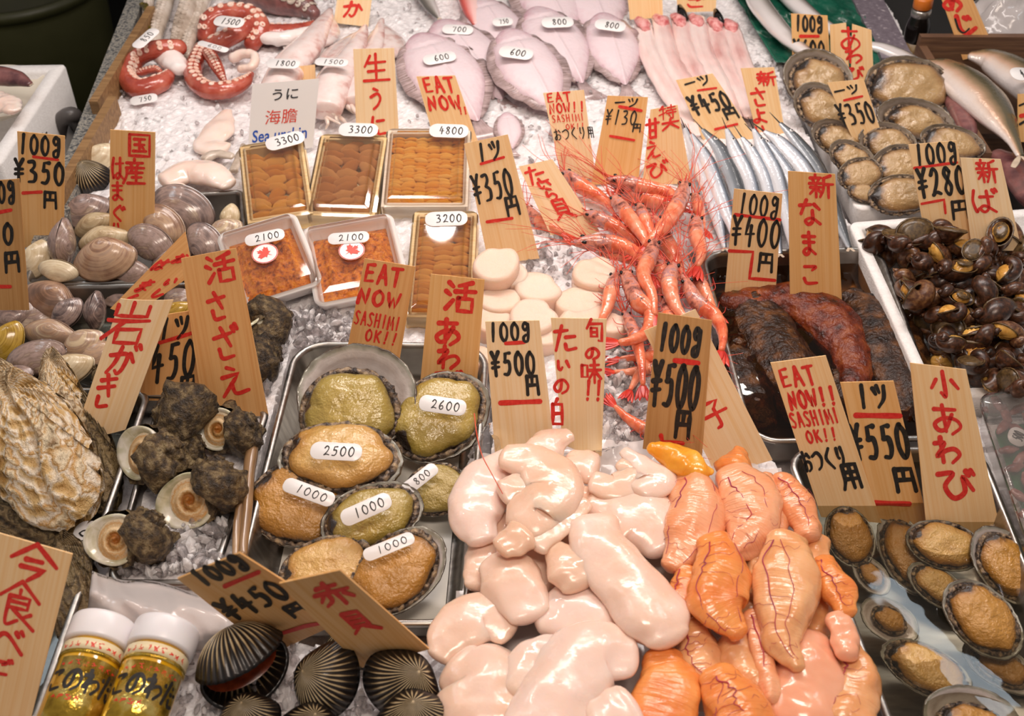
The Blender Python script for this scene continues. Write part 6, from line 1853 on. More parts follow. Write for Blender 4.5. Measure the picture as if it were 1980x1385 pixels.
def build_shrimps():
    A = [
        ([(1080, 328), (1118, 356), (1165, 385), (1200, 420)], .020, 15, 'shrimp slanting down past the pale tilted tag'),
        ([(1165, 345), (1228, 358), (1292, 372), (1300, 380)], .026, 15, 'shrimp lying sideways right under the 130 yen tag'),
        ([(1182, 366), (1240, 383), (1296, 396), (1310, 402)], .014, 15, 'second shrimp lying sideways under the first sideways one'),
        ([(1328, 338), (1316, 385), (1292, 428), (1262, 462), (1245, 480)], .040, 17, 'shrimp curving down from the halfbeaks to the heap centre'),
        ([(1178, 374), (1208, 410), (1240, 452), (1252, 486)], .032, 15, 'shrimp with a grey back pointing into the heap'),
        ([(1230, 388), (1245, 420), (1260, 458), (1266, 480)], .030, 12, 'slim shrimp wedged upright between two others'),
        ([(1118, 408), (1172, 430), (1214, 452), (1236, 474)], .022, 14, 'bristly shrimp behind the point of the tilted tag'),
        ([(1092, 470), (1160, 470), (1210, 480), (1246, 508), (1256, 540)], .030, 17, 'shrimp stretching sideways above the scallops'),
        ([(1140, 478), (1178, 486), (1215, 500), (1240, 520)], .018, 14, 'shrimp with red legs under the sideways one'),
        ([(1270, 452), (1258, 494), (1244, 532), (1262, 575), (1266, 628)], .046, 16, 'central shrimp pointing straight down the heap'),
        ([(1200, 512), (1214, 540), (1232, 580), (1258, 606), (1250, 642), (1216, 660), (1176, 662)], .040, 17, 'curled shrimp with its tail hooked above the pink tags'),
        ([(1194, 522), (1182, 562), (1172, 600), (1152, 640)], .028, 15, 'dark headed shrimp beside the scallops'),
        ([(1308, 502), (1294, 545), (1306, 592), (1334, 624)], .036, 17, 'shrimp with a violet shell between the central ones'),
        ([(1312, 512), (1344, 580), (1384, 614), (1398, 650), (1392, 694)], .034, 16, 'long shrimp curving round to the sea cucumber tray'),
        ([(1338, 518), (1364, 568), (1386, 610)], .022, 14, 'shrimp lying along the sea cucumber tray'),
        ([(1348, 412), (1346, 452), (1356, 490), (1346, 522)], .032, 16, 'shrimp with a silvery patch beside the halfbeaks'),
        ([(1340, 372), (1352, 408), (1362, 450)], .024, 13, 'feathery shrimp head against the halfbeaks'),
        ([(1200, 590), (1226, 646), (1240, 700), (1244, 762)], .026, 13, 'shrimp with its straight tail hanging on the ice'),
        ([(1320, 700), (1280, 690), (1232, 692), (1190, 694)], .010, 12, 'shrimp tail pointing sideways over the ice beside the brown tag'),
        ([(1300, 705), (1260, 712), (1216, 720), (1180, 718)], .004, 11, 'orange shrimp tail just below the sideways one'),
        ([(1290, 848), (1250, 832), (1212, 808), (1182, 778)], .010, 13, 'lone shrimp tail lying on ice beside the brown tag'),
        ([(1285, 640), (1256, 690), (1232, 730), (1214, 762)], .008, 12, 'shrimp tail fanned on ice above the lone one'),
        ([(1010, 392), (1040, 425), (1070, 440), (1090, 452)], .006, 12, 'shrimp showing behind the tilted pale tag'),
        ([(1290, 560), (1290, 610), (1300, 650), (1310, 690)], .020, 15, 'shrimp behind the corner of the brown tag'),
        ([(1230, 470), (1276, 520), (1284, 570), (1280, 630)], .016, 16, 'shrimp underneath the central ones'),
        ([(1250, 400), (1290, 470), (1310, 520), (1330, 560)], .014, 16, 'shrimp underneath the silvery patched one'),
    ]
    for i, (p, z, r, lab) in enumerate(A):
        shrimp(p, z, r * 1.08, lab, i + 1, feelers=9)


def build_cucumbers():
    g = 'sea cucumbers in the brown water'
    A = [(((1395, 590, 26), (1450, 600, 52), (1510, 690, 66), (1560, 780, 60), (1590, 830, 30)), -.022, 'cucumber_black', 'dark sea cucumber lying along the near side of the tray'),
         (((1405, 585, 24), (1470, 585, 36), (1540, 585, 48), (1610, 630, 54), (1650, 700, 40), (1650, 760, 26)), -.014, 'cucumber_red', 'red brown sea cucumber across the middle of the tray'),
         (((1650, 580, 34), (1690, 620, 62), (1725, 690, 66), (1745, 760, 50), (1740, 800, 24)), -.020, 'cucumber_black', 'black brown sea cucumber against the tray side by the whelks'),
         (((1425, 640, 26), (1430, 700, 46), (1450, 770, 46), (1480, 820, 26)), -.026, 'cucumber_black', 'dark sea cucumber behind the brown 500 yen tag'),
         (((1600, 720, 30), (1640, 770, 50), (1680, 810, 36)), -.026, 'cucumber_black', 'sea cucumber low behind the 550 yen tag')]
    for i, (p, z, m, lab) in enumerate(A):
        lobe('sea_cucumber', p, z, m, lab, 'sea cucumber', g, n=40, ns=40, zr=.62, amp=.0032, freq=90, seed=i * 5.1)


def build_food():
    build_milt(); build_roe(); build_urchins(); build_scallops(); build_shrimps(); build_cucumbers()
# ------------------------------------------------------------------ fish, squid and octopus
def fish(pts, z, m, name, label, cat, group, n=34, zr=.55, flip=1, eye=None, tail=1.0, rise=None, beak=None, dorsal=None, ns=24, amp=.0004):
    st = pxpath([(x, y, z + (rise[i] if rise else 0), r) for i, (x, y, r) in enumerate(pts)], n, zr)
    o = V3(st[n // 2][:3])
    st = [(s[0] - o.x, s[1] - o.y, s[2] - o.z, s[3], s[4]) for s in st]
    root = thing(name, label, cat, Matrix.Translation(o), group)
    fr = []
    V, F, K, U = sweep(st, ns, amp=amp, freq=90, capn=5, fr=fr)
    K = [max(0, min(1, .5 + flip * .5 * math.cos(2 * PI * (i % ns) / ns) * .98 )) for i in range(len(V))]
    obj('body', V, F, m, root, True, K, U)
    c, t, s, u, rx, rz = fr[-5]
    if tail:
        mb = MB()
        L = st[n // 2][3] * 1.1 * tail
        for e in (-1, 1):
            d = (t + s * e * .55).normalized()
            mb.add(*sweep([tuple(c + d * (L * f)) + (.0012 + L * .24 * f * (1.25 - f), .0006) for f in [i / 6 for i in range(7)]], 8, capn=2))
        mb.build('tail_fin', 'fish_fin', root)
    if eye:
        i, off, r = eye
        c, t, s, u, rx, rz = fr[i]
        p = c + s * (rx * off) + u * (rz * .86)
        V, F, K, U = sweep([tuple(p - t * r * .2) + (r, r * .7), tuple(p + t * r * .2) + (r, r * .7)], 12, capn=3)
        e = obj('eye', V, F, 'slip_white', root)
        p = p + u * (r * .35)
        V, F, K, U = sweep([tuple(p - t * r * .1) + (r * .6, r * .5), tuple(p + t * r * .1) + (r * .6, r * .5)], 10, capn=3)
        obj('pupil', V, F, 'black_eye', e)
    if beak:
        c, t, s, u, rx, rz = fr[4]
        v, f, k, uu = tube([c + t * .004, c - t * beak * .5, c - t * beak], rx * .35, .0004, 6)
        obj('beak', v, f, 'bottle_dark', root)
    if dorsal:
        a, b, h = dorsal
        V, F = [], []
        for i in range(a, b):
            c, t, s, u, rx, rz = fr[i]
            q = math.sin(PI * (i - a) / (b - a - 1))
            for e in (.0005, -.0005):
                V += [c + s * (flip * rx * .95) + u * e, c + s * (flip * (rx + h * q)) - t * -.003 + u * e]
        for i in range(b - a - 1):
            k = 4 * i
            F += [(k, k + 1, k + 5, k + 4), (k + 2, k + 6, k + 7, k + 3), (k + 1, k + 3, k + 7, k + 5)]
        obj('dorsal_fin', V, F, 'fish_fin', root)
    return root


def flounder(cx, cy, z, deg, half, ratio, label, tilt=8, seed=0.0, cut=False):
    P, X, Y, n, L = frame(cx, cy, z, deg, half, tilt)
    root = thing('flounder', label, 'flounder', mtx(P, X, Y, n, L), 'white bellied flounders on the ice')

    def out(th):
        c, s = math.cos(th), math.sin(th)
        w = ratio * (1 - .66 * max(0, c) ** 1.7) * (1 + .1 * max(0, -c))
        x = c * .92
        return x, s * w * (1.0 - .1 * math.cos(2 * th))

    def fx(r, th):
        x, y = out(th)
        zz = .12 * max(0, 1 - r ** 2.4) ** .7
        X_ = x * r
        zz += .012 * max(0, 1 - abs(y * r) * 30) * (1 if X_ > -.5 else 0)  # lateral ridge
        zz -= .02 * max(0, 1 - abs(math.hypot(X_ + .95, y * r) - .42) * 26)  # gill edge
        return (X_, y * r, zz + .006 * noise.noise(V3((X_ * 4 + seed, y * r * 4, 0))), r ** 3 * .8 + (.25 if X_ < -.6 else 0))
    V, F, K, U = dome(22, 72, fx)
    mb = MB().add(V, F, K, U)
    mb.add([(x, y, -.05 - .02 * 0) for x, y, q in V], [f[::-1] for f in F], [1] * len(V), U)
    mb.build('body', 'flounder', root)
    # fin fringe both sides
    for e in (-1, 1):
        V, U, F = [], [], []
        m = 40
        for i in range(m + 1):
            th = e * (0.42 + (PI - .95) * i / m)
            x, y = out(th)
            wv = .10 * math.sin(PI * i / m) ** .6 + .015
            for k, q in enumerate((.93, 1.0, 1.0)):
                d = wv if k == 2 else 0
                V.append((x * q, y * q + e * d, .012 - .022 * k + .008 * math.sin(i * .9) * k)); U.append((i / m, k / 2))
        for i in range(m):
            for k in range(2):
                F.append((i * 3 + k, i * 3 + k + 1, i * 3 + k + 4, i * 3 + k + 3))
        o = obj('fin', V, F, 'flounder_fin', root, True, None, U)
        o.modifiers.new('thick', 'SOLIDIFY').thickness = .012
    V, U, F = [], [], []
    for i in range(9):
        a = (i / 8 - .5) * .9
        for k, (r, q) in enumerate(((.05, .11), (.2, .17), (.42, .42))):
            V.append((.84 + r * math.cos(a * .6), q * math.sin(a) * 1.2, .0 - .01 * k)); U.append((i / 8, k / 2))
    for i in range(8):
        for k in range(2):
            F.append((i * 3 + k, i * 3 + k + 1, i * 3 + k + 4, i * 3 + k + 3))
    o = obj('tail_fin', V, F, 'flounder_fin', root, True, None, U)
    o.modifiers.new('thick', 'SOLIDIFY').thickness = .014
    return root


def arm(pts, z, m, rows, seed=0.0, sk=.30, side=1.2, n=46, sgap=.55):
    """octopus arm with sucker rings in the same skin; pts px (x,y,r) ; returns MB in world space"""
    st = pxpath([(x, y, z + dz, r) for x, y, r, dz in pts], n, .95)
    fr = []
    mb = MB()
    mb.add(*sweep(st, 18, amp=.0007, freq=160, seed=seed, capn=5, fr=fr), mi=0)
    acc = 0
    last = None
    k = 0
    for c, t, s, u, rx, rz in fr[5:-6]:
        if last is not None:
            acc += (c - last).length
        last = c
        if acc < rx * sgap * 1.3:
            continue
        acc = 0
        for e in rows:
            a = side + e
            d = s * math.cos(a) + u * math.sin(a)
            p = c + s * (rx * math.cos(a)) + u * (rz * math.sin(a))
            b = t.cross(d).normalized()
            r = rx * sk * (1 + .1 * math.sin(k)); k += 1
            V = []
            for q, h in ((1.0, -.1), (1.0, .22), (.72, .30), (.45, .08), (.02, -.05)):
                for j in range(10):
                    th = 2 * PI * j / 10
                    V.append(p + (t * math.cos(th) + b * math.sin(th)) * (r * q) + d * (r * h))
            F = [(i * 10 + j, i * 10 + (j + 1) % 10, (i + 1) * 10 + (j + 1) % 10, (i + 1) * 10 + j) for i in range(4) for j in range(10)]
            mb.add(V, F, mi=1)
    return mb


def octo(label, arms, mats, extra=None):
    root = thing('octopus', label, 'octopus', Matrix.Identity(4), 'octopus pieces on the ice')
    for i, (pts, z, rows, side) in enumerate(arms):
        arm(pts, z, None, rows, seed=i * 3.1 + len(label), side=side).build('arm', mats, root)
    if extra:
        for pts, z, m, nm in extra:
            mb = MB().add(*sweep(pxpath([(x, y, z, r) for x, y, r in pts], 24, .8), 22, amp=.002, freq=70, capn=5, seed=len(label)))
            mb.build(nm, m, root)
    return root


def squid(pts, z, label, fin, seed, tent=True):
    st = pxpath([(x, y, z, r) for x, y, r in pts], 30, .62)
    root = thing('squid', label, 'squid', Matrix.Identity(4), 'pink squids on the ice')
    V, F, K, U = sweep(st, 26, amp=.0008, freq=70, seed=seed, cap=(.2, 1))
    K = [.62 - .22 * abs(math.cos(2 * PI * (i % 26) / 26)) ** 3 - .25 * max(0, k - .55) for i, k in enumerate(K)]
    obj('mantle', V, F, 'squid', root, True, K, U)
    # fins near the tip
    (x0, y0), (x1, y1), wl = fin
    for e, w in wl:
        V = []
        for i in range(11):
            f = i / 10
            x, y = x0 + (x1 - x0) * f, y0 + (y1 - y0) * f
            q = w * math.sin(PI * f ** .8) ** .8
            for zz in (.001, -.001):
                V += [G(x, y, z + .003 + zz), G(x + e * q * .55, y + q * .05, z + .001 + zz), G(x + e * q, y + q * .18, z - .005 + zz)]
        F = []
        for i in range(10):
            for k in range(2):
                a = i * 6 + k
                F += [(a, a + 1, a + 7, a + 6), (a + 3, a + 9, a + 10, a + 4)]
            F.append((i * 6 + 2, i * 6 + 5, i * 6 + 11, i * 6 + 8))
        obj('fin', V, F, 'squid', root, True, [.5] * len(V))
    if tent:
        R = random.Random(int(seed * 10))
        bx, by, br = pts[0]
        for k in range(6):
            x, y = bx + R.uniform(-br, br) * .6, by + R.uniform(-6, 10)
            p = [G(x, y, z - .004)]
            for q in range(3):
                x += R.uniform(-8, 26); y += R.uniform(2, 14)
                p.append(G(x, y, .004 + R.uniform(0, .012)))
            obj('tentacle', *tube(p, .0042, .0014, 8, 16)[:2], 'squid_flesh', root)
    return root


def build_fish():
    g = 'silver halfbeaks in a row'
    A = [
        ([(1326, 250, 5), (1348, 300, 15), (1376, 380, 16), (1392, 440, 11), (1401, 478, 4)], 'saury_silver', 'bright halfbeak at the end of the row by the shrimps'),
        ([(1338, 262, 5), (1368, 312, 15), (1398, 390, 16), (1416, 440, 11), (1424, 476, 4)], 'saury_silver', 'halfbeak with a red eye next to the end one'),
        ([(1360, 252, 5), (1394, 292, 15), (1424, 360, 17), (1438, 430, 14), (1446, 490, 5)], 'saury_dark', 'dark backed halfbeak behind the 400 yen tag'),
        ([(1406, 252, 5), (1422, 292, 15), (1450, 350, 16), (1468, 430, 13), (1478, 490, 5)], 'saury_silver', 'blue grey halfbeak above the 400 yen tag'),
        ([(1436, 268, 5), (1458, 302, 14), (1482, 356, 15), (1498, 430, 12), (1508, 490, 5)], 'saury_silver', 'small halfbeak under the small red lettered tag'),
        ([(1458, 252, 5), (1476, 290, 15), (1504, 346, 16), (1524, 430, 13), (1534, 490, 5)], 'saury_silver', 'halfbeak with a pale head above the sea cucumber tags'),
        ([(1462, 262, 5), (1492, 294, 15), (1532, 356, 17), (1556, 430, 13), (1566, 490, 5)], 'saury_silver', 'halfbeak with a curved belly behind the red lettered tag'),
        ([(1480, 256, 6), (1514, 282, 17), (1562, 342, 19), (1594, 430, 15), (1610, 490, 5)], 'saury_silver', 'largest bright halfbeak with its flank up'),
        ([(1510, 240, 5), (1540, 272, 13), (1584, 334, 17), (1618, 420, 14), (1642, 478, 5)], 'saury_dark', 'dark halfbeak along the white foam tray'),
    ]
    for i, (p, m, lab) in enumerate(A):
        fish(p, .010 + .004 * (i % 2), m, 'halfbeak', lab, 'fish', g, zr=.7, flip=-1, eye=(10, -.1, .0028), tail=.7, beak=.022, rise=[.026, .016, .005, 0, 0])
    flounder(1062, -4, .010, -60, 92, 0.39, 'pale flounder half out of frame at the top of the ice', seed=5)
    flounder(1150, 4, .006, -68, 90, 0.38, 'flounder half out of frame behind the rightmost 800 one'.replace('rightmost ', 'narrow '), seed=6)
    flounder(908, 112, .012, -52, 112, 0.36, 'flounder marked 700 lying partly under the 600 one', seed=1)
    flounder(964, 60, .008, -58, 92, 0.35, 'flounder with a clipped slip behind the middle 600 one', seed=7)
    flounder(1186, 92, .014, -72, 84, 0.35, 'narrow flounder marked 800 beside the pink fillets', seed=4)
    flounder(1078, 84, .018, -58, 100, 0.36, 'broad flounder marked 800 in the middle of the row', seed=3)
    flounder(864, 146, .020, -56, 118, 0.38, 'flounder marked 600 touching the EAT NOW tag', seed=0)
    flounder(1026, 134, .026, -60, 108, 0.35, 'flounder marked 600 with a pinkish belly', seed=2)
    flounder(985, 252, .004, -80, 40, 0.35, 'small fish tail sticking out of the ice beside the sashimi tag', seed=9)
    for c, t, z, lab in (((885, 57, 60, 18, -3), '700', .034, 'white 700 slip on a flounder'), ((972, 42, 40, 16, 5), '750', .030, 'white slip half hidden behind a flounder'), ((850, 112, 64, 20, 10), '600', .041, 'white 600 slip on the flounder by the EAT NOW tag'),
                         ((998, 102, 66, 22, -8), '600', .048, 'white 600 slip on the pinkish flounder'), ((1078, 43, 62, 20, 2), '800', .044, 'white 800 slip on the broad flounder'), ((1180, 49, 60, 20, -8), '800', .042, 'white 800 slip on the narrow flounder')):
        price_slip(c[0], c[1], z, c[2], c[3], c[4], t, lab, 10)
    fish([(900, -60, 22), (905, -20, 24), (912, 20, 18), (918, 46, 6)], .016, 'fish_pink', 'bream', 'red striped fish tail hanging from the frame top', 'fish', None, zr=.7, tail=0)
    fish([(806, -40, 18), (820, -10, 17), (836, 18, 12), (848, 34, 4)], .012, 'fish_silver', 'small_fish', 'small pale fish tail at the frame top above the 700 flounder', 'fish', None, zr=.7, tail=.4)
    g = 'pink eel fillets side by side'
    E = [([(1242, 42, 16), (1258, 110, 21), (1296, 180, 22), (1332, 236, 16), (1350, 262, 6)], 'pink fillet at the flounder end of the row'),
         ([(1277, 36, 17), (1294, 110, 21), (1330, 172, 22), (1366, 226, 12)], 'pink fillet second from the flounders'),
         ([(1312, 34, 17), (1330, 104, 21), (1362, 162, 22), (1398, 222, 12)], 'pink fillet with a dark head above it'),
         ([(1346, 36, 17), (1362, 104, 20), (1392, 162, 21), (1424, 226, 12)], 'pink fillet with a dark slit along it'),
         ([(1382, 42, 17), (1396, 104, 20), (1422, 162, 21), (1450, 226, 12)], 'pink fillet behind the 450 yen tag'),
         ([(1412, 46, 16), (1430, 104, 19), (1452, 164, 20), (1478, 230, 12)], 'pink fillet next to the green sheet')]
    for i, (p, lab) in enumerate(E):
        st = pxpath([(x, y, .012 + .002 * (i % 2), r) for x, y, r in p], 34, .42)
        root = thing('eel_fillet', lab, 'fillet', Matrix.Identity(4), g)
        V, F, K, U = sweep(st, 24, amp=.0014, freq=60, seed=i, shape=lambda f, a: 1 - .25 * max(0, 1 - abs((a - PI / 2 + PI) % (2 * PI) - PI) / .3), capn=4)
        obj('fillet', V, F, 'eel_fillet', root, True, K, U)
        x, y, r = p[0]
        V, F, K, U = sweep(pxpath([(x - 8, y - 4, .018, 9), (x + 2, y + 4, .02, 13), (x + 6, y + 16, .017, 8)], 10, .6), 16, amp=.0018, freq=160, seed=i)
        obj('bloody_end', V, F, 'raw_red', root)
        if i in (2, 4):
            V, F, K, U = sweep(pxpath([(x + 2, y - 22, .024, 5), (x + 6, y - 10, .024, 9), (x + 12, y + 2, .02, 8)], 10, .8), 14)
            obj('head', V, F, 'bottle_dark', root)
    # squids
    squid([(528, 190, 34), (560, 130, 37), (600, 84, 30), (628, 40, 16), (638, 20, 6)], .016, 'squid beside the octopus with the 1800 slip', ((590, 96), (634, 24), [(1, 46), (-1, 18)]), 1)
    squid([(628, 214, 34), (646, 160, 38), (676, 112, 26), (698, 70, 14), (706, 50, 5)], .022, 'squid with red mottling carrying the 1500 slip', ((664, 128), (704, 54), [(1, 20), (-1, 62)]), 2)
    squid([(690, 200, 30), (700, 150, 30), (726, 90, 18), (734, 58, 11), (738, 38, 5)], .014, 'squid with a dark red ridge and wide white fins', ((716, 116), (738, 42), [(1, 62), (-1, 24)]), 3)
    for c, t, z, lab in (((548, 123, 64, 18, -2), '1800', .045, 'white 1800 slip on the squid by the octopus'), ((641, 120, 64, 15, -3), '1500', .052, 'white 1500 slip on the mottled squid')):
        price_slip(c[0], c[1], z, c[2], c[3], c[4], t, lab, 8)
    # octopus
    oct_m = ['octopus', 'octopus_sucker']
    octo('red octopus piece with a white cut end marked 850', [
        ([(345, 92, 17, .03), (300, 96, 18, .034), (262, 116, 18, .02), (246, 150, 18, .012), (270, 172, 20, .010), (312, 160, 18, .012), (330, 142, 10, .014)], .0, (-.25, .25), 2.3),
        ([(262, 142, 6, .012), (280, 138, 8, .012), (300, 134, 8, .014), (310, 138, 5, .014)], .0, (-.3, .3), 1.5)],
        oct_m, [([(298, 104, 14), (330, 116, 24), (345, 132, 18)], .020, 'octopus_white', 'cut_flesh')])
    octo('red octopus coil marked 1500 with rows of pale suckers', [
        ([(398, 70, 17, .012), (406, 40, 19, .03), (440, 26, 20, .036), (484, 30, 20, .034), (504, 54, 19, .026), (488, 84, 17, .012)], .0, (-.3, .3), 1.7),
        ([(404, 92, 18, .012), (436, 76, 18, .024), (470, 58, 17, .030), (500, 36, 14, .03)], .0, (-.35, .35), 1.9),
        ([(496, 66, 20, .014), (540, 66, 20, .014), (580, 58, 14, .012), (612, 46, 8, .008)], .0, (.3,), 2.2)], oct_m,
        [([(500, 72, 12), (550, 74, 16), (600, 58, 8)], .018, 'octopus_white', 'cut_flesh')])
    octo('red octopus arm curled into a ring below the coil', [
        ([(390, 96, 16, .014), (378, 122, 17, .012), (374, 150, 18, .012), (400, 174, 18, .012), (440, 174, 17, .012), (472, 160, 13, .012), (486, 144, 6, .012)], .0, (-.3, .3), 1.8),
        ([(402, 102, 12, .02), (416, 122, 13, .022), (428, 146, 9, .016), (436, 160, 4, .01)], .0, (-.3, .3), 1.4)], oct_m)
    octo('beige octopus innards beside the curled arm', [([(452, 112, 11, .012), (470, 104, 10, .018), (492, 108, 9, .02), (488, 128, 9, .014), (466, 134, 8, .01)], .0, (), 1.2)], ['squid_flesh', 'squid_flesh'])
    gm = ['octopus_grey', 'octopus_grey']
    octo('grey raw octopus arms behind the red pieces', [
        ([(330, -30, 14, .014), (318, 10, 16, .016), (306, 50, 15, .014), (298, 90, 9, .01)], .0, (-.35, .35), 1.5),
        ([(372, -30, 16, .018), (364, 10, 18, .022), (350, 50, 16, .018), (338, 88, 10, .012)], .0, (-.35, .35), 1.5),
        ([(404, -30, 14, .014), (392, 0, 15, .016), (384, 30, 14, .012), (360, 96, 13, .01), (372, 112, 8, .008)], .0, (-.35, .35), 1.5),
        ([(290, -20, 10, .01), (286, 20, 11, .01), (284, 60, 8, .008)], .0, (-.35, .35), 1.5)], gm)
    octo('brown raw octopus body at the frame top', [([(470, -20, 26, .01), (520, -6, 32, .016), (575, 6, 30, .012), (606, 26, 14, .006)], .0, (-.8, -.3, .3, .8), 1.5)], ['dark_fish', 'octopus_grey'])
    lobe('seaweed', [(278, 8, 7), (290, 34, 8), (294, 60, 6)], .016, 'seaweed', 'olive seaweed scrap beside the grey octopus', 'seaweed', None, amp=.004, freq=120)
    for c, t, z, lab in (((282, 74, 54, 17, 42), '850', .062, 'white 850 slip on the octopus with the white cut'), ((443, 42, 58, 20, -7), '1500', .060, 'white 1500 slip on the octopus coil'), ((412, 90, 60, 10, -16), '600', .048, 'thin white slip edge on between the octopus pieces'), ((278, 192, 54, 17, 10), '750', .010, 'white 750 slip lying on bare ice')):
        price_slip(c[0], c[1], z, c[2], c[3], c[4], t, lab, 10)
    # white flesh on the ice
    g = 'white shellfish flesh on the ice'
    for i, (p, z, zr, lab) in enumerate([([(440, 214, 10), (424, 250, 30), (398, 280, 26), (430, 290, 26)], .006, .35, 'pointed slice of pink white flesh on the ice'),
                                         ([(322, 350, 26), (362, 332, 34), (404, 336, 34), (440, 356, 20)], .016, .5, 'broad white flesh hanging over the upper clam tray'),
                                         ([(340, 366, 20), (352, 384, 18), (356, 396, 14)], .016, .6, 'drooping white flesh end over the clams'),
                                         ([(394, 306, 10), (420, 298, 12), (448, 302, 9)], .010, .6, 'yellowish frill between two pieces of flesh'),
                                         ([(452, 330, 9), (462, 306, 8), (470, 280, 5)], .004, .6, 'brown siphon tip beside the printed card')]):
        lobe('shellfish_flesh', p, z, 'squid_flesh' if i < 3 else 'octopus_grey', lab, 'shellfish flesh', g, zr=zr, amp=.0018, freq=60, seed=i + .5)
    # green sheet with silver fish
    V, F = [], []
    nx, ny = 40, 30
    for j in range(ny + 1):
        for i in range(nx + 1):
            u, v = i / nx, j / ny
            px = (1408 * (1 - u) + 1648 * u) * (1 - v) + (1500 * (1 - u) + 1712 * u) * v
            py = -30 + (150 + 10 * u) * v
            V.append(G(px, py, .012 + .012 * noise.noise(V3((u * 6, v * 5, 1))) + .006 * noise.noise(V3((u * 17, v * 14, 4)))))
    for j in range(ny):
        for i in range(nx):
            b = j * (nx + 1) + i
            F.append((b, b + nx + 1, b + nx + 2, b + 1))
    o = obj('green_sheet', V, F, 'green_sheet'); o.modifiers.new('thick', 'SOLIDIFY').thickness = .0006
    tag(o, 'crumpled dark green plastic sheet under the long silver fish', 'sheet')
    g = 'long silver fish on the green sheet'
    fish([(1446, -40, 18), (1470, 10, 22), (1512, 62, 20), (1552, 96, 14), (1590, 116, 8)], .030, 'fish_silver', 'long_fish', 'long silver fish running under the 600 yen tag', 'fish', g, zr=.7, tail=0, flip=-1)
    fish([(1500, -36, 18), (1540, 8, 20), (1586, 44, 16), (1640, 76, 10)], .030, 'fish_silver', 'long_fish', 'long silver fish on the sheet above the 600 yen tag', 'fish', g, zr=.7, tail=0, flip=-1)
    fish([(1676, 86, 10), (1716, 98, 16), (1770, 126, 18), (1840, 190, 16), (1880, 260, 12)], .012, 'fish_silver', 'long_fish', 'pale long fish running behind the widest foam tray abalone', 'fish', g, zr=.7, tail=0, flip=-1)
    fish([(1820, 160, 8), (1846, 196, 20), (1868, 240, 20), (1878, 280, 10)], .014, 'dark_fish', 'dark_fish', 'dark reddish fish between the abalones and the striped fish', 'fish', None, zr=.7, tail=0)
    g = 'striped fish with metallic flanks'
    fish([(1796, 122, 12), (1826, 136, 34), (1878, 174, 46), (1926, 226, 36), (1956, 268, 16), (1972, 300, 8)], .030, 'jack_fish', 'jack_fish', 'striped fish with a full golden flank below the outlined tag', 'fish', g, zr=.6, tail=1.0, flip=-1, dorsal=(12, 26, .008))
    fish([(1880, 108, 14), (1920, 118, 34), (1972, 150, 46), (2030, 200, 40), (2090, 260, 20)], .016, 'jack_fish', 'jack_fish', 'striped fish with a round slip at the frame edge', 'fish', g, zr=.6, tail=1, flip=-1)
    fish([(1930, 300, 20), (1970, 330, 40), (2010, 380, 44)], .0, 'dark_fish', 'dark_fish', 'dark bristly fish at the frame edge behind the red lettered tag', 'fish', None, zr=.6, tail=0)
    price_slip(1974, 143, .052, 40, 24, 0, '4', 'round white slip on the striped fish at the frame edge', 10)
# ------------------------------------------------------------------ jars, containers and things round the stall
def lathe(prof, ns=40):
    V, F = [], []
    for r, z in prof:
        for j in range(ns):
            a = 2 * PI * j / ns
            V.append((r * math.cos(a), r * math.sin(a), z))
    for i in range(len(prof) - 1):
        for j in range(ns):
            F.append((i * ns + j, i * ns + (j + 1) % ns, (i + 1) * ns + (j + 1) % ns, (i + 1) * ns + j))
    F.append(tuple(range(ns - 1, -1, -1)))
    F.append(tuple((len(prof) - 1) * ns + j for j in range(ns)))
    return V, F


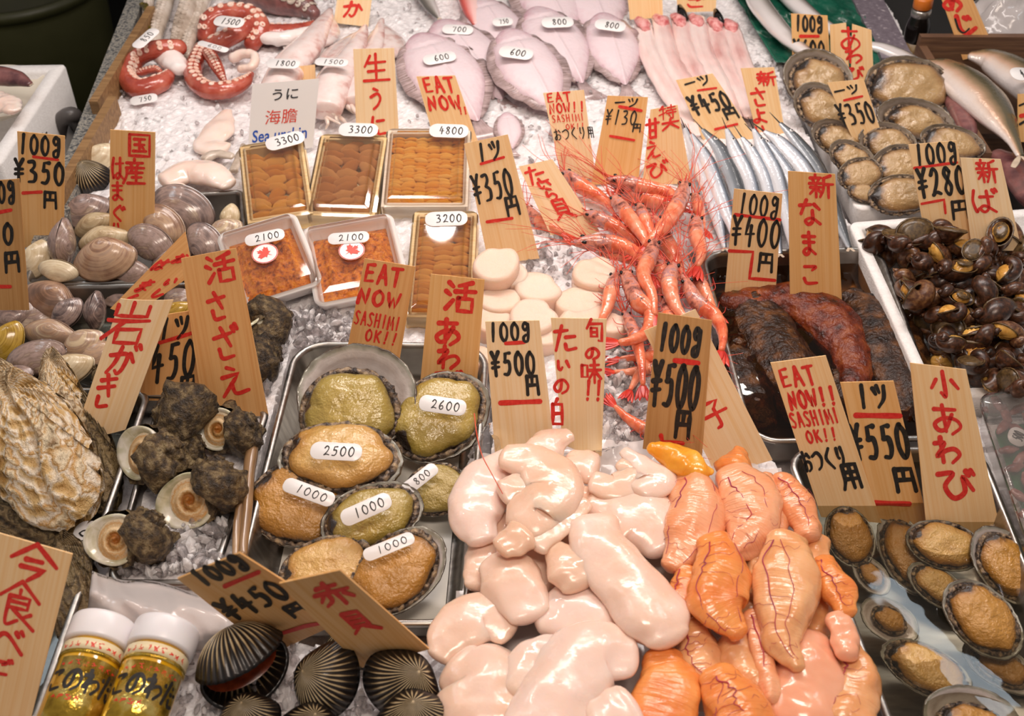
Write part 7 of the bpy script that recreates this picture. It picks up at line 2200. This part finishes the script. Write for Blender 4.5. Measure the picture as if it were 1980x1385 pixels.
def jar(top, bot, zt, zb, rpx, label):
    A, B = G(*top, zt), G(*bot, zb)
    r = rpx * mpp(*top, zt)
    Z = (A - B); Ln = Z.length; Z.normalize()
    view = (CAM - A).normalized()
    Yv = (view - Z * view.dot(Z)).normalized()
    Xv = Yv.cross(Z)
    root = thing('jar', label, 'jar', mtx(B, Xv, Yv, Z), 'gold labelled jars on the ice')
    h = Ln
    V, F = lathe([(r * .86, h - 0.0222), (r * .97, h - 0.0218), (r * 1.0, h - 0.0200), (r * 1.0, h - 0.0030), (r * .97, h - 0.0007), (r * .88, h), (0.0005, h)])
    obj('cap', V, F, 'jar_cap', root)
    V, F = lathe([(r * .80, 0), (r * .9, .002), (r * .92, .006), (r * .92, h - 0.0266), (r * .84, h - 0.0215), (r * .5, h - 0.0207)])
    obj('glass', V, F, 'jar_oil', root)

    def wrap(a0, a1, z0, z1, rr, nm, m, parent=root):
        V, F = [], []
        n = 24
        for i in range(n + 1):
            a = a0 + (a1 - a0) * i / n
            for z in (z0, z1):
                for q in (rr, rr - .0004):
                    V.append((q * math.cos(a), q * math.sin(a), z))
        for i in range(n):
            b = 4 * i
            F += [(b, b + 4, b + 6, b + 2), (b + 2, b + 6, b + 7, b + 3), (b, b + 1, b + 5, b + 4)]
        return obj(nm, V, F, m, parent)
    wrap(0, 2 * PI, h - 0.0340, h - 0.0252, r * .945, 'neck_band', 'jar_cream')
    wrap(0, 2 * PI, h - 0.0370, h - 0.0340, r * .95, 'gold_band', 'jar_gold')
    lab = wrap(PI * .18, PI * .86, .004, h - 0.0400, r * .94, 'gold_label', 'jar_gold')

    def put(x, y, rr=r * .945):  # x along the circumference (m, left to right as seen), y up the jar
        a = PI * .5 + x / r
        return (rr * math.cos(a), rr * math.sin(a), y)
    ink = MB()
    z0 = h - 0.0585
    for i, ch in enumerate('このわた'):
        cx = -.024 + .0150 * i
        for straight, S in GLY[ch]:
            P = [((cx + (gx - 50) / 100 * .0150), (z0 - (gy - 50) / 100 * .019)) for gx, gy in S]
            stroke_xy([(x * 1e3, -y * 1e3) for x, y in P], not straight, 2.9, ink, lambda x, y: put(x / 1e3, -y / 1e3))
    ink.build('black_lettering', 'ink_black', lab, False)
    red = MB()
    R = random.Random(3)
    for row, (z, n, w, x0) in enumerate(((h - 0.0303, 9, 1.1, -.028), (h - 0.0459, 8, .7, -.022), (h - 0.0725, 4, 1.1, -.02))):
        for i in range(n):
            x = x0 + .0062 * i
            for k in range(4):
                a, b = R.uniform(-.0022, .0022), R.uniform(-.0022, .0022)
                c, d = R.uniform(-.0022, .0022), R.uniform(-.0022, .0022)
                stroke_xy([((x + a) * 1e3, -(z + b) * 1e3), ((x + c) * 1e3, -(z + d) * 1e3)], False, w * .6, red, lambda x, y: put(x / 1e3, -y / 1e3, r * .952))
    red.build('red_lettering', 'ink_red', lab, False)
    V, F = [], []
    return root


def build_misc():
    p = [G(917, 800, .075), G(922, 840, .082), G(932, 880, .086), G(950, 915, .084), G(972, 955, .078)]
    tag(obj('loose_feeler', *tube(p, .0006, .0004, 5, 30)[:2], 'shrimp_feeler'), 'single red shrimp feeler fallen across the milt and clear bag', 'feeler')
    sh = [G(x, y, .006 + .004 * k) for x, y, k in ((540, 70, 0), (610, 62, 1), (655, 118, 0), (560, 128, 1))]
    tag(obj('paper_sheet', sh + [p - V3((0, 0, .0006)) for p in sh], [(0, 1, 2, 3), (7, 6, 5, 4), (0, 4, 5, 1), (1, 5, 6, 2), (2, 6, 7, 3), (3, 7, 4, 0)], 'card_white', None, False), 'blank white paper slip under the squids', 'paper')
    jar((204, 1206), (116, 1446), .046, .040, 62, 'gold labelled jar with a white cap next to the oyster tray')
    jar((326, 1214), (234, 1462), .048, .042, 63, 'gold labelled jar with a white cap beside the gaping ark shell')
    # milky pouch behind the jars
    V, F = [], []
    top = catmull([(178, 1104), (200, 1112), (240, 1122), (300, 1124), (360, 1142), (430, 1165), (480, 1205)], 34)
    bot = catmull([(168, 1190), (220, 1212), (280, 1235), (340, 1258), (395, 1262), (420, 1250), (455, 1238)], 34)
    for r in range(13):
        f = r / 12
        for i in range(34):
            x = top[i][0] * (1 - f) + bot[i][0] * f; y = top[i][1] * (1 - f) + bot[i][1] * f
            V.append(G(x, y, .012 + .020 * math.sin(PI * f) + .006 * noise.noise(V3((i * .25, f * 3, 0))) + .010 * (1 - f)))
    for r in range(12):
        for i in range(33):
            F.append((r * 34 + i, (r + 1) * 34 + i, (r + 1) * 34 + i + 1, r * 34 + i + 1))
    o = obj('plastic_pouch', V, F, 'film_milky'); o.modifiers.new('thick', 'SOLIDIFY').thickness = .0008
    tag(o, 'milky plastic pouch behind the two gold jars', 'bag')
    lobe('shellfish_flesh', [(240, 1180, 22), (300, 1190, 26), (370, 1205, 18)], .008, 'roe_peach', 'orange flesh showing through the milky pouch', 'shellfish flesh', None, zr=.4)
    # long brown siphons by the abalone tray
    for i, (p, lab) in enumerate([([(497, 838, 8), (486, 880, 12), (480, 940, 11), (476, 1000, 10), (470, 1070, 8)], 'long smooth brown siphon beside the abalone tray rim'), ([(484, 900, 7), (466, 960, 8), (458, 1020, 8), (455, 1080, 6)], 'thin brown siphon lying along the first one')]):
        lobe('siphon', p, .018, 'rubber_band', lab, 'shellfish', 'brown siphons by the abalone tray', zr=.9, amp=.0006, seed=i, ns=16)
    # clear container at the right hand side
    P = [(p.x, p.y) for p in quad([(1890, 765), (2120, 735), (2330, 1080), (2010, 1110)], .03)]
    root = thing('clear_container', 'clear ribbed plastic container of tiny squids at the frame edge', 'container')
    V, F = ringmesh(P, .02, [(.012, -.02), (.004, .022), (0, .026), (.0, .030), (.004, .031), (.008, .028)], 8)
    c = obj('tub', V, F, 'box_clear', root)
    V, F = ringmesh(P, .02, [(-.001, .026), (-.001, .031), (.003, .033), (.012, .0335), (.016, .036), (.02, .036)], 8)
    obj('lid', V, F, 'lid_clear', root)
    Pl = offset_poly(P, .02)
    V = [(p.x, p.y, .001) for p in round_poly(Pl, .01, 4)]
    tag(obj('green_leaf', V + [(x, y, z + .001) for x, y, z in V], [tuple(range(len(V), 2 * len(V)))] + [(i, (i + 1) % len(V), len(V) + (i + 1) % len(V), len(V) + i) for i in range(len(V))], 'green_leaf', None, False), 'dark green leaf lining the clear container', 'leaf')
    R = random.Random(8)
    for i, (x, y) in enumerate([(1945, 800), (1968, 792), (1990, 812), (1930, 782), (1962, 828), (1985, 850), (1960, 905), (1985, 930), (1972, 960), (2010, 880), (1990, 990), (1952, 870), (2020, 830), (2040, 900), (2060, 960), (2010, 1010), (2050, 840), (2030, 780), (2080, 1020), (1940, 825), (1975, 885)]):
        a = R.uniform(0, 6)
        dx, dy = 16 * math.cos(a), 16 * math.sin(a)
        lobe('firefly_squid', [(x - dx, y - dy, 4), (x, y, 10), (x + dx, y + dy, 7)], .010, 'firefly_squid', 'tiny brown squid in the clear container', 'squid', 'tiny squids in the clear container', n=12, ns=12, amp=.001, freq=200, seed=i)
    price_slip(1968, 845, .020, 34, 40, 70, '500', 'white label inside the clear container', 30)
    # styrofoam box, plate and fish on the far side of the ledge
    z = -.02
    q = [G(*p, z) for p in ((-170, 128), (128, 124), (2, 316), (-420, 330))]
    P = ccw([(p.x, p.y) for p in q])
    V, F = ringmesh(P, .006, [(.004, z - .17), (0, z - .004), (.002, z), (.020, z), (.023, z - .004), (.03, z - .10)], 4)
    root = thing('styrofoam_box', 'white styrofoam fish box with black brush writing beyond the ledge', 'box')
    obj('shell', V, F, 'styrofoam', root)
    a, b = G(128, 124, z), G(2, 316, z)
    d = (b - a).normalized(); nrm = V3((-d.y, d.x, 0))
    if nrm.x < 0: nrm = -nrm
    ink = MB()
    o0 = a + nrm * .0009
    for ch, s, dz in (('産', .052, -.055), ('食', .082, -.11)):
        for straight, S in GLY[ch]:
            stroke_xy([((s * 1e3 + (gx - 50) * .38), (-dz * 1e3 + (gy - 50) * .42)) for gx, gy in S], not straight, 4.2, ink, lambda x, y: o0 + d * (.15 - x / 1e3 + .05) * 1.0 + V3((0, 0, -y / 1e3)) + nrm * .0012)
    ink.build('black_lettering', 'ink_black', root, False)
    Pp = G(-24, 186, z - .012)
    V, F = lathe([(.05, -.008), (.075, -.006), (.086, .004), (.088, .0055), (.086, .0065), (.078, .0), (.05, -.003), (.0005, -.003)], 48)
    tag(obj('plate', V, F, 'plate_cream', None, True, M=Matrix.Translation(Pp)), 'cream plate holding fish slices on the styrofoam box', 'plate')
    fish([(-60, 140, 20), (-10, 146, 24), (30, 152, 20), (56, 162, 8)], .012, 'dark_fish', 'dark_fish', 'dark fish head on the cream plate', 'fish', None, zr=.7, tail=.3)
    lobe('fish_slice', [(-20, 190, 24), (10, 200, 28), (26, 214, 16)], .006, 'squid_flesh', 'pale fish slices on the cream plate', 'fish', None, zr=.4, amp=.003, freq=120)
    # bins and pipe in the dark beyond
    c = G(70, 110, -.62)
    V, F = lathe([(.20, -.22), (.225, .18), (.225, .20), (.235, .20), (.235, .225), (.215, .225), (.195, -.19), (.0005, -.19)], 48)
    tag(obj('bin', V, F, 'bin_green', None, True, M=Matrix.Translation(c)), 'large dark olive bin standing on the floor beyond the ledge', 'bin')
    c = G(40, -190, -.55)
    tag(obj('bin', V, F, 'bin_green', None, True, M=Matrix.Translation(c)), 'second olive bin half out of frame behind the first', 'bin')
    p = [G(112, 262, -.10), G(120, 232, -.07), G(140, 222, -.06), G(150, 240, -.10), G(152, 300, -.25)]
    tag(obj('pipe', *tube(p, .012, .012, 14, 30)[:2], 'pipe_grey'), 'bent dark grey pipe beside the styrofoam box', 'pipe')
    # upper right corner
    A = G(1700, 178, -.06)
    root = thing('drink_bottle', 'dark bottle with an orange cap standing behind the metal ledge', 'bottle', Matrix.Translation(G(1764, 105, -.03)) @ Matrix.Rotation(-.06, 4, 'Y'))
    k = .0185
    V, F = lathe([(k * .96, -.05), (k, -.048), (k, .045), (k * .9, .055), (k * .72, .066), (k * .70, .078)], 32)
    obj('body', V, F, 'bottle_dark', root)
    V, F = lathe([(k * 1.006, -.03), (k * 1.012, -.03), (k * 1.012, .025), (k * 1.006, .025)], 32)
    lb = obj('paper_label', V, F, 'bottle_label', root)
    V, F = lathe([(k * .74, .064), (k * .80, .066), (k * .80, .074), (k * .74, .076)], 32)
    obj('collar', V, F, 'cap_silver', root)
    V, F = lathe([(k * .74, .078), (k * .78, .079), (k * .78, .092), (k * .72, .095), (k * .45, .095), (k * .42, .092), (.0005, .092)], 32)
    obj('cap', V, F, 'cap_orange', root)
    # wooden crate behind the striped fish
    a, b = G(1782, 72, .03), G(2150, 72, .03)
    root = thing('wooden_crate', 'brown wooden crate wall behind the striped fish', 'crate')
    obj('back_board', *box(a.x, b.x, a.y, a.y + .012, -.05, .03), 'crate_wood', root, False)
    a2 = G(1780, 110, .02)
    obj('side_board', *box(a.x, a.x + .012, a.y - .30, a.y, -.05, .016), 'crate_wood', root, False)
    a3, b3 = G(1880, 275, -.01), G(2100, 275, -.01)
    obj('front_board', *box(a3.x, b3.x, a3.y, a3.y + .012, -.05, -.004), 'crate_wood', root, False)
    obj('floor_board', *box(a.x, b.x, a3.y, a.y, -.053, -.045), 'crate_wood', root, False)
    V, F = [], []
    n = 30
    V, F, K, U = dome(18, 40, lambda r, t: (.085 * r * math.cos(t) * (1 + .2 * noise.noise(V3((math.cos(t) * 2, math.sin(t) * 2, 0)))), .07 * r * math.sin(t), .055 * (1 - r * r) + .018 * noise.noise(V3((r * math.cos(t) * 5, r * math.sin(t) * 5, 2))), 0))
    tag(obj('plastic_bag', V, F, 'film_milky', None, True, M=Matrix.Translation(G(1960, 40, .02))), 'crumpled white plastic bag in the dark behind the crate', 'bag')
# ------------------------------------------------------------------ build everything
build_base()
build_trays()
build_ice()
build_surround()
build_clams()
build_abalones()
build_whelks()
build_turbans()
build_oysters()
build_food()
build_fish()
build_misc()
build_tags()
